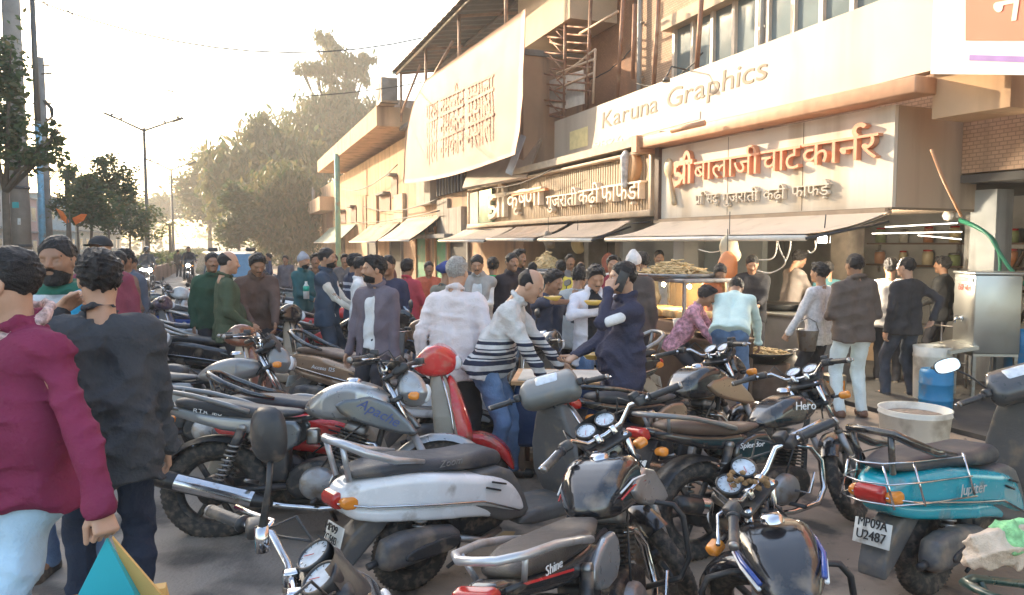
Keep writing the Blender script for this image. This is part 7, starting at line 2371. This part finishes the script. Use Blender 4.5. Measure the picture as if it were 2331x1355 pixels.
# litter and grit between the wheels
rr = np.random.default_rng(4)
k = 2600
p = np.stack([rr.uniform(-4, 5, k), rr.uniform(3.2, 12, k), np.full(k, .006)], 1)
s = rr.random((k, 1)) ** 3 * .016 + .004
a = rr.random(k) * 6.28
t = np.stack([np.cos(a), np.sin(a), np.zeros(k)], 1); u_ = np.stack([-np.sin(a), np.cos(a), np.zeros(k)], 1)
V = np.stack([p - t * s, p - u_ * s * .8, p + t * s, p + u_ * s * .7, p + np.array([0, 0, .9]) * s * .7], 1).reshape(-1, 3)
F = np.concatenate([np.arange(k)[:, None] * 5 + np.array([[i, (i + 1) % 4, 4]]) for i in range(4)])
tag(link('grit', np_mesh('grit', V, F, mat('grit_stone', (.17, .14, .11), .9, var=.5, scale=3), False)), 'loose grit and pebbles scattered over the ground', 'grit', kind='stuff')
LIT = [mat('litter_paper', (.55, .52, .47), .8), mat('litter_leaf', (.30, .19, .08), .8), mat('litter_foil', (.45, .14, .10), .5)]
for i in range(26):
    x, y = rr.uniform(-2.2, 3.6), rr.uniform(4.2, 8.5)
    w_ = rr.uniform(.02, .07); h_ = rr.uniform(.015, .05)
    o = MB().add([(-w_, -h_, 0), (w_, -h_ * .8, .004), (w_ * .9, h_, .012), (-w_ * .7, h_ * 1.1, .003)], [(0, 1, 2), (0, 2, 3)], LIT[i % 3]).build('litter_scrap')
    o.location = (x, y, .009); o.rotation_euler = (0, 0, rr.uniform(0, 6.28))
    tag(o, ('pale paper scrap lying on the ground between the parked machines', 'brown leaf scrap lying on the ground between the parked machines', 'red foil scrap lying on the ground between the parked machines')[i % 3], 'litter', ('paper scraps on the ground', 'leaf scraps on the ground', 'foil scraps on the ground')[i % 3])
# ================================================================== people
def at_head(px, D, ytop):
    r = ray(px, ytop)
    return Vector((r.x * D / r.y, D, 0)), CAMH + r.z * D / r.y
def pa(px, D, ytop, face, label, top, bot, **k):
    loc, H = at_head(px, D, ytop)
    k.setdefault('res', .0115 if D < 4 else .014 if D < 7.5 else .018 if D < 12 else .024)
    return person(loc, R_(face), label, top, bot, H=min(1.95, max(1.5, H)), **k)
JEAN = cloth('blue_jeans', (.085, .14, .24), var=.3, scale=6)
JEANL = cloth('light_jeans', (.30, .42, .52), var=.22, scale=5)
JEANP = cloth('pale_jeans', (.48, .54, .66), var=.12, scale=5)
DKT = cloth('dark_trousers', (.025, .025, .03))
DKJ = cloth('dark_jeans', (.035, .042, .058), var=.5, scale=5)
BRT = cloth('brown_trousers', (.10, .07, .05))
cl = cloth
C = lambda n, c, **k: cloth('cloth_' + n, c, **k)
# front left
maroon = C('maroon', (.135, .016, .046), var=.18, scale=4)
r1, Mh1 = pa(16, 2.75, 585, 243, 'man in a maroon jacket and light jeans at the left edge carrying a paper bag', maroon, JEANL, skin=2, style='short', fat=1.34, roll=-.03, yaw=-.95, hl=(.03, .50, .90), pl='grip', bl=(.2, 1, .1), el=(-.7, .6, -.3), collar=.7, hem=-.07, wr=.006, feet=((.06, .14), (-.1, -.12)))
hq = LASTP['hc'].copy()
c_ = Vector((hq.x - .045, hq.y, hq.z - .135))
g_ = SDF((c_.x - .2, c_.y - .2, 1.15), (c_.x + .25, c_.y + .2, 1.7), .010)
for a in range(14):
    q = lambda t: (c_.x + .090 * cos(t), c_.y + .090 * sin(t), c_.z - .05 * cos(t))
    g_.cap(q(a / 14 * 6.28), q((a + 1) / 14 * 6.28), .019, .019, .006)
g_.folds(.008, 60, 4)
reg(link('scarf', np_mesh('scarf', *g_.net(), mat('scarf_print', (.55, .40, .38), .85, var=.55, scale=55, bump=.8, bscale=90)), r1), r1)
lettering('lettering', list('WHISKEY'), WHT, (.165, .02, 1.285), (-.12, 1, 0), (0, 0, 1), .018, .003, .11, r1, shear=.2)
# the bag hanging from his left hand
hp = r1.matrix_world @ Vector((.03, .52, .81))
bag = empty('paper_bag', hp, .35, 'folded turquoise and yellow paper bag held by the man in maroon', 'bag')
BT = mat('bag_turquoise', (.02, .42, .50), .55, var=.08, scale=3)
BY = mat('bag_yellow', (.78, .48, .16), .6, var=.08, scale=3)
hgt = .34
MB().add([(0, 0, 0), (-.17, -.02, -hgt), (.14, -.035, -hgt), (.0, .02, 0), (-.17, .04, -hgt), (.14, .04, -hgt)], [(0, 1, 2), (3, 5, 4), (0, 3, 4, 1), (0, 2, 5, 3), (1, 4, 5, 2)], BT).build('turquoise_fold', bag)
MB().slab([(.012, .03, -.01), (.23, .02, -hgt), (.10, .05, -hgt)], (0, .02, 0), BY).build('yellow_fold', bag)
MB().slab([(-.15, .045, -.22), (.17, .045, -.22), (.19, .045, -hgt), (-.18, .045, -hgt)], (0, .05, 0), BY).build('yellow_box', bag)
pa(226, 3.35, 588, 118, 'man in a charcoal jacket seen from behind with his left hand raised', C('charcoal', (.035, .038, .044), var=.25, scale=4), C('navy_trousers', (.015, .022, .04)), skin=2, style='thick', fat=1.04, lean=.08, yaw=.15, hl=(.26, .17, 1.46), pl='pinch', bl=(.3, .8, -.3), hr=(.10, -.24, .82), collar=.95, hem=-.2, wr=.007, el=(.1, 1, -.7))
st = []
for i, z in enumerate((1.40, 1.26, 1.12)): st.append((z, z + .045, (.55, .57, .60))); st.append((z - .055, z - .01, (.012, .015, .05)))
pa(132, 4.1, 553, 285, 'bearded man in a green and navy striped shirt facing the viewer', C('green_stripe', (.02, .10, .07), stripes=st), JEAN, skin=1, style='short', beard=2, fat=1.08, yaw=-.1, collar=.6)
bgp = at_head(186, 4.0, 690)[0]
bg = empty('backpack', Vector((bgp.x, 4.02, 1.42)), R_(285), 'bright blue backpack on the shoulder of the bearded man', 'backpack')
g_ = SDF((-.2, -.25, -.35), (.2, .25, .3), .014).cap((0, .02, -.16), (0, 0, .10), .105, .09, 0).rough(.006, 25, 3)
reg(link('bag_body', np_mesh('bag_body', *g_.net(), C('backpack_blue', (.02, .20, .36))), bg), bg)
# roadside left
pa(229, 6.6, 549, 275, 'man in a black cap and maroon shirt behind the bearded man', C('maroon_shirt', (.14, .03, .05)), DKJ, style='cap', mask=mat('cap_black', (.02, .02, .022), .8), beard=1)
pa(268, 8.4, 578, 250, 'man in a brown sweater at the roadside beside the man in the cap', C('brown_sweater', (.13, .075, .055)), JEAN, skin=1, style='short')
pa(286, 9.2, 574, 255, 'man in a grey blue jacket standing behind the brown sweater man', C('grey_blue', (.075, .085, .11)), DKT, skin=1, style='thick')
# middle left
pa(513, 8.1, 578, 30, 'older man in an olive green jacket standing among the parked motorcycles', C('olive', (.045, .060, .035)), DKT, skin=2, style='bald', fat=1.12, pitch=.12, collar=.9, hr=(.18, -.22, .95), hl=(.2, .2, .95))
pa(482, 9.3, 581, 300, 'man in a dark green jacket hidden behind the olive jacket man', C('dark_green', (.02, .05, .03)), DKT, skin=1, style='short', collar=.9)
pa(580, 8.6, 578, 300, 'man in a brown jacket looking down at a motorcycle', C('brown_jacket', (.085, .055, .045)), DKT, skin=1, style='thick', lean=.18, pitch=.35, hl=(.38, .12, .95), hr=(.35, -.12, .95), collar=.9, beard=0)
pa(690, 12.0, 583, 330, 'man in a grey knit cap and teal jacket', C('teal_jacket', (.02, .075, .085)), DKT, style='beanie', mask=C('beanie_grey', (.22, .23, .26)), beard=1, collar=.9, hr=(.3, -.1, 1.0))
tw = empty('plastic_bottle', P(697, 660, 11.6), 0, 'white and green bottle carried by the man in the knit cap', 'bottle')
MB().lathe([(0, -.14), (.045, -.14), (.045, .05), (.02, .10), (.02, .13), (0, .13)], mat('bottle_white', (.6, .62, .6), .4), (0, 0, 0), 'z', 14).build('body', tw)
MB().lathe([(.047, -.02), (.048, -.02), (.048, .06), (.047, .06)], mat('bottle_green', (.02, .35, .25), .4), (0, 0, 0), 'z', 14).build('label', tw)
pa(718, 12.6, 582, 290, 'man in a brown shirt standing behind the man in the waistcoat', C('brown_shirt', (.10, .06, .04)), DKT, skin=1, style='thick')
pa(742, 9.4, 571, 355, 'young bearded man in a navy waistcoat over a cream sweater', C('navy_vest', (.035, .05, .075)), DKJ, style='short', beard=1, vest=C('cream_sweater', (.50, .46, .40)), hr=(.34, -.06, .98), hl=(.34, .1, .98), collar=.9)
pa(815, 9.3, 590, 10, 'man in a white shirt and blue jeans', C('white_shirt', (.60, .60, .66)), JEAN, skin=1, style='short', lean=.05, pitch=.1)
pa(806, 10.4, 584, 40, 'woman in a black and white striped top behind the white shirt man', C('striped_top', (.03, .035, .06), stripes=[(1.30, 1.34, (.5, .5, .55)), (1.22, 1.25, (.5, .5, .55))]), DKT, skin=1, style='thick')
pa(855, 6.9, 592, 240, 'bearded man in a grey purple jacket looking left', C('grey_purple', (.105, .088, .105)), DKT, skin=0, style='thick', beard=1, yaw=-.55, collar=.9, open_=.05, inner=C('inner_white', (.5, .5, .5)), hem=-.2, hr=(.1, -.27, .78), hl=(.05, .25, .8))
pa(884, 8.8, 588, 255, 'man in a dark navy shirt behind the grey purple jacket', C('navy_dark', (.03, .03, .055)), DKT, skin=1, style='short')
pa(926, 10.2, 596, 60, 'person in a red hooded top and blue jeans', C('red_hoodie', (.33, .045, .06)), JEAN, skin=1, style='thick', collar=.9, hr=(.3, -.2, 1.0))
pa(976, 11.6, 600, 285, 'man in an orange red shirt beside the knit capped head', C('orange_red', (.36, .09, .05)), DKT, skin=1, style='short')
pa(1000, 8.6, 602, 40, 'man in a navy turban leaning forward', C('grey_olive', (.10, .10, .085)), DKT, skin=1, style='turban', mask=C('turban_navy', (.03, .045, .15)), beard=1, lean=.25)
loc, H = at_head(1036, 5.95, 594)
person(loc, R_(78), 'grey haired man in a pale jacket seen from behind', C('pale_jacket', (.50, .45, .45), var=.08), DKT, skin=2, hair=HAIRG, style='short', H=H, res=.0125, fat=1.15, collar=.9, hem=-.16, hr=(.06, -.30, .88), hl=(.02, .30, .86), lean=.06, wr=.004, yaw=-.2)
pa(1087, 9.6, 584, 268, 'man in a grey waistcoat and white shirt reading his phone', C('grey_vest', (.27, .25, .23)), DKT, skin=0, style='short', open_=.05, vest=C('inner_white', (.5, .5, .5)), collar=.8, hl=(.30, .05, 1.08), hr=(.30, -.05, 1.05), pitch=.3, pl='cup', pr='cup', bl=(.3, 0, -1), br=(.3, 0, -1), hem=-.08)
pa(1122, 10.6, 592, 95, 'person in a bright green shirt facing the shops', C('bright_green', (.01, .26, .09)), DKT, skin=1, style='thick')
pa(1165, 9.8, 582, 295, 'man in a black shirt talking under the left awning', C('black_shirt', (.022, .018, .022)), DKT, skin=1, style='short', collar=.7)
pa(1181, 11.0, 574, 320, 'man in a black jacket and white shirt behind the talking man', C('black_jacket', (.02, .022, .03)), DKT, skin=1, style='thick', open_=.04, inner=C('inner_white', (.5, .5, .5)), collar=.8)
# striped sweater man bending
sw = [(1.085, 1.11, (.03, .035, .06)), (1.005, 1.03, (.03, .035, .06)), (.93, .965, (.03, .035, .06)), (.86, .89, (.03, .035, .06)), (1.045, 1.055, (.03, .035, .06)), (.975, .985, (.03, .035, .06)), (1.12, 1.13, (.5, .5, .5))]
person(Vector((-.12, 5.75, 0)), R_(-8), 'balding man in a grey striped sweater bending over a scooter', C('grey_sweater', (.42, .41, .40), stripes=sw), JEAN, skin=2, style='bald', H=1.72, res=.0125, lean=.50, pitch=.28, fat=1.08, hl=(.55, .14, .80), hr=(.45, -.18, .72), collar=.7, feet=((.10, .12), (-.05, -.12)), hem=-.1, el=(-.2, .6, -.8), er=(-.2, -.6, -.8))
pa(1243, 7.2, 618, 320, 'man in a navy shirt bringing food to his mouth', C('navy_tee', (.035, .04, .065)), DKJ, skin=1, style='boy', lean=.12, pitch=.25, sleeve=.55, hr=(.30, -.02, 1.40), hl=(.30, .14, 1.24), er=(.1, -1, .1), el=(.0, .8, -.6), pr='pinch', pl='cup', bl=(0, 0, -1))
YB = mat('leaf_bowl', (.70, .46, .10), .6)
def bowl(p, lab):
    o = empty('food_bowl', p, 0, lab, 'bowl', 'yellow bowls of food')
    MB().lathe([(0, -.02), (.05, -.018), (.085, .02), (.08, .022), (.05, -.008), (0, -.01)], YB, (0, 0, 0), 'z', 18).build('bowl_shell', o)
    MB().lathe([(0, .03), (.04, .02), (.072, .008)], FRY, (0, 0, 0), 'z', 12).build('food', o)
bowl(P(1258, 680, 6.85), 'yellow leaf bowl held by the man in the navy shirt')
pa(1310, 7.9, 612, 60, 'man in a grey shirt wearing a dark backpack strap', C('grey_shirt', (.24, .25, .25)), DKT, skin=1, style='boy', lean=.15, pitch=.2)
pa(1352, 7.1, 607, 282, 'boy in a pale hooded jacket eating from a yellow bowl', C('pale_hoodie', (.50, .49, .56)), JEAN, skin=0, style='thick', pitch=.4, open_=.075, inner=C('black_tee', (.02, .02, .024)), collar=.9, hem=-.2, hl=(.27, .10, 1.22), hr=(.26, -.04, 1.28), er=(-.1, -1, -.2), el=(-.1, 1, -.4), pl='cup', pr='pinch', bl=(0, 0, -1))
bowl(P(1350, 690, 6.8), 'yellow leaf bowl held by the boy in the pale hooded jacket')
# phone man
loc, H = at_head(1422, 5.55, 606)
rp, Mp = person(loc, R_(192), 'man in a navy jacket with white sleeve patches talking on a phone', C('navy_jacket', (.030, .030, .052)), DKJ, skin=2, style='short', H=H, res=.0125, fat=1.15, collar=.95, hem=-.26, yaw=-.05, hl=(.165, .115, 1.52), el=(.8, .45, -.7), pl='cup', bl=(.6, .6, .3), hr=(.36, -.06, 1.03), pr='cup', br=(0, 0, -1), wr=.006)
PCH = C('patch_white', (.62, .57, .62))
JP = dict(LASTP)
for sh_, e_, w_, s_ in ((JP['shl'], JP['eL'], JP['wL'], 1), (JP['shr'], JP['eR'], JP['wR'], -1)):
    c_ = sh_.lerp(e_, .72) + Vector((-.012, .030 * s_, 0))
    g_ = SDF(tuple(x - .16 for x in c_), tuple(x + .16 for x in c_), .010)
    d_ = (e_ - sh_).normalized()
    g_.cap(c_ - d_ * .055, c_ + d_ * .055, .040, .036, 0)
    reg(link('sleeve_patch', np_mesh('sleeve_patch', *g_.net(), PCH), rp), rp)
ph = empty('phone', rp.matrix_world @ (Mp @ Vector((.015, .088, -.02))), R_(192), 'dark phone pressed to the ear of the man in the navy jacket', 'phone')
MB().box((.02, 0, 0), (.075, .010, .15), BLK, Matrix.Rotation(-.4, 3, 'Y'), .004).build('casing', ph)
MB().box((.02, -.0056, 0), (.066, .001, .135), mat('phone_screen', (.02, .02, .025), .1), Matrix.Rotation(-.4, 3, 'Y')).build('screen', ph)
bowl(P(1350, 812, 5.75), 'yellow leaf bowl resting on the table by the man on the phone')
# crowd at the counters
pa(1396, 9.6, 588, 265, 'boy in a dark red shirt behind the eating boy', C('dark_red', (.20, .03, .04)), DKT, skin=0, style='boy')
pa(1442, 8.8, 583, 70, 'person in a grey white knit cap seen from behind', C('dark_brown_top', (.07, .055, .05)), DKT, skin=1, style='beanie', mask=C('beanie_white', (.48, .46, .45)))
pa(1463, 10.4, 580, 120, 'dark haired man facing the lit counter', C('dark_grey_top', (.06, .06, .065)), DKT, skin=1, style='thick')
pa(1277, 11.5, 598, 100, 'person in a yellow shirt by the far snack counter', C('yellow_shirt', (.50, .42, .08)), DKT, skin=1, style='thick')
pa(1298, 12.5, 584, 275, 'black haired man by the far snack counter', C('grey_mid', (.14, .13, .13)), DKT, skin=1, style='thick')
pa(1322, 12.2, 600, 80, 'balding man seen from behind by the far counter', C('grey_brown', (.16, .12, .10)), DKT, skin=1, style='bald')
pa(1212, 12.8, 640, 90, 'boy standing near the far counter with his head low', C('dark_teal', (.03, .07, .075)), DKT, skin=1, style='boy')
pa(1405, 13.0, 590, 270, 'vendor standing behind the middle counter', C('vendor_white', (.40, .38, .35)), DKT, skin=1, style='short')
pa(1500, 12.2, 575, 270, 'vendor with a pale apron at the back of the lit counter', C('vendor_grey', (.20, .19, .18)), DKT, skin=1, style='short')
# stall workers
person(Vector((1.98, 8.6, 0)), R_(-25), 'man in a pink flowered shirt crouching over the pans', C('pink_floral', (.40, .20, .24), var=.6, scale=22), DKT, skin=1, style='thick', H=1.55, res=.016, lean=.55, pitch=.15, hl=(.50, .12, .72), hr=(.50, -.10, .70), feet=((.12, .12), (-.05, -.12)), pz=.80)
person(Vector((2.42, 8.25, 0)), R_(68), 'man in a pale mint shirt bending away over the black pan', C('mint_shirt', (.42, .56, .50), var=.08), JEAN, skin=1, style='short', H=1.72, res=.015, lean=.95, pitch=.35, hl=(.55, .16, .68), hr=(.48, -.26, .66), feet=((.0, .13), (-.03, -.13)), hem=-.08, el=(.2, .8, .1), er=(.2, -.8, .1))
pa(1640, 9.7, 601, 255, 'boy in a salmon shirt looking down at the pans', C('salmon', (.36, .16, .11)), DKT, skin=1, style='boy', lean=.15, pitch=.45, hl=(.35, .1, .95), hr=(.35, -.1, .95))
pa(1712, 10.2, 583, 255, 'man in a black shirt preparing snacks with both hands', C('black_plain', (.025, .025, .028)), DKT, skin=0, style='short', sleeve=.85, pitch=.4, hl=(.32, .06, 1.02), hr=(.32, -.06, 1.02), pl='pinch', pr='pinch')
pa(1804, 11.3, 573, 10, 'man in a grey shirt working at the back of the shop, facing right', C('grey_work', (.20, .17, .15)), DKT, skin=0, style='thick', lean=.15, pitch=.3, hl=(.4, .1, .95), hr=(.4, -.1, .95))
pa(1868, 8.5, 605, 125, 'man in a white checked shirt holding a steel pail', C('white_check', (.46, .44, .44), var=.2, scale=30), DKT, skin=0, style='thick', hl=(.20, .32, .88), pl='grip', bl=(0, 1, .2), hem=-.18)
pa(1948, 7.95, 585, 92, 'man in a brown jacket and pale blue jeans seen from behind', C('brown_grey_jacket', (.085, .065, .055)), JEANP, skin=1, style='short', fat=1.08, collar=.7, hem=-.12, hl=(.24, .16, 1.05), hr=(.24, -.16, 1.05), shoe=mat('sandal', (.17, .09, .06), .6), yaw=.15, feet=((.0, .12), (.0, -.12)))
pa(2066, 8.9, 592, 100, 'man in a black sweatshirt and dark jeans with a hand behind him', C('black_sweat', (.028, .027, .030)), DKJ, skin=2, style='short', fat=1.05, hr=(-.22, -.20, 1.0), er=(-.5, -1, 0), feet=((.10, .16), (-.05, -.10)), yaw=.3, twist=.1)
pa(2028, 9.8, 594, 60, 'man in a pale collared shirt beyond the black sweatshirt', C('beige_shirt', (.30, .28, .26)), DKT, skin=1, style='thick')
pa(2148, 10.6, 590, 130, 'man in dark clothes deep in the shop by the pale pillar', C('dark_inner', (.03, .03, .03)), DKT, skin=1, style='thick', hl=(.3, .1, 1.0))
pa(1885, 10.8, 600, 90, 'man in a teal shirt mostly hidden behind the white checked shirt', C('teal_shirt', (.03, .08, .09)), DKT, skin=1, style='short')
pl_ = empty('steel_pail', P(1838, 772, 8.35), 0, 'steel pail hanging from the hand of the white checked shirt man', 'pail')
MB().lathe([(0, -.13), (.085, -.13), (.12, .10), (.125, .105), (.115, .10), (.08, -.11), (0, -.11)], STL, (0, 0, 0), 'z', 22).build('body', pl_)
MB().tube([(-.12, 0, .10), (-.09, 0, .19), (0, 0, .24), (.09, 0, .19), (.12, 0, .10)], .006, STL, 6).build('handle', pl_)
# riders and far walkers
for i, (f, m, lab) in enumerate(((TRA[0], (.05, .05, .055), 'rider on the motorcycle with two headlights'), (TRA[1], (.03, .03, .035), 'rider on the motorcycle with one headlight'))):
    person(f, ANG + pi, lab, C('rider%d' % i, m), DKT, skin=1, style='helmet' if i == 0 else 'short', mask=PBLK, H=1.7, res=.026, pz=.93, hipx=-.25, lean=.12, hl=(.22, .33, 1.04), hr=(.22, -.33, 1.04), feet=((.02, .20, .18), (.02, -.20, .18)), collar=.9)
for px, D, yt, fc, m, lab in ((650, 20, 588, 270, (.10, .09, .10), 'far walker in grey beside the weeping tree'), (612, 24, 586, 200, (.05, .06, .10), 'far walker in navy left of the weeping tree'), (760, 16, 584, 260, (.16, .09, .07), 'walker in brown behind the waistcoat man'), (785, 14.5, 583, 280, (.09, .08, .08), 'walker in dark grey behind the striped top'), (303, 15, 590, 260, (.08, .06, .06), 'walker in dark clothes at the road edge by the median'),
                              (405, 42, 585, 90, (.07, .06, .05), 'tiny pedestrian beside the short palm'), (880, 17, 590, 260, (.12, .05, .04), 'walker in rust red under the thin awning'), (1050, 14, 590, 100, (.05, .05, .06), 'customer in black before the grey boards')):
    pa(px, D, yt, fc, lab, C('far_%d' % px, m), DKT, skin=1, style='thick', res=.024)
# ================================================================== haze over the street
hm = bpy.data.materials.new('haze')
hm.use_nodes = True
hn = hm.node_tree
hn.nodes.remove(hn.nodes['Principled BSDF'])
pv = hn.nodes.new('ShaderNodeVolumePrincipled')
pv.inputs['Color'].default_value = (1.0, .93, .82, 1)
pv.inputs['Density'].default_value = 0.0023
pv.inputs['Anisotropy'].default_value = .1
hn.links.new(pv.outputs[0], hn.nodes['Material Output'].inputs['Volume'])
hb_ = MB().box((-30, 100, 13.5), (240, 330, 29), hm).build('haze')
tag(hb_, kind='stuff')
SC.cycles.volume_bounces = 1
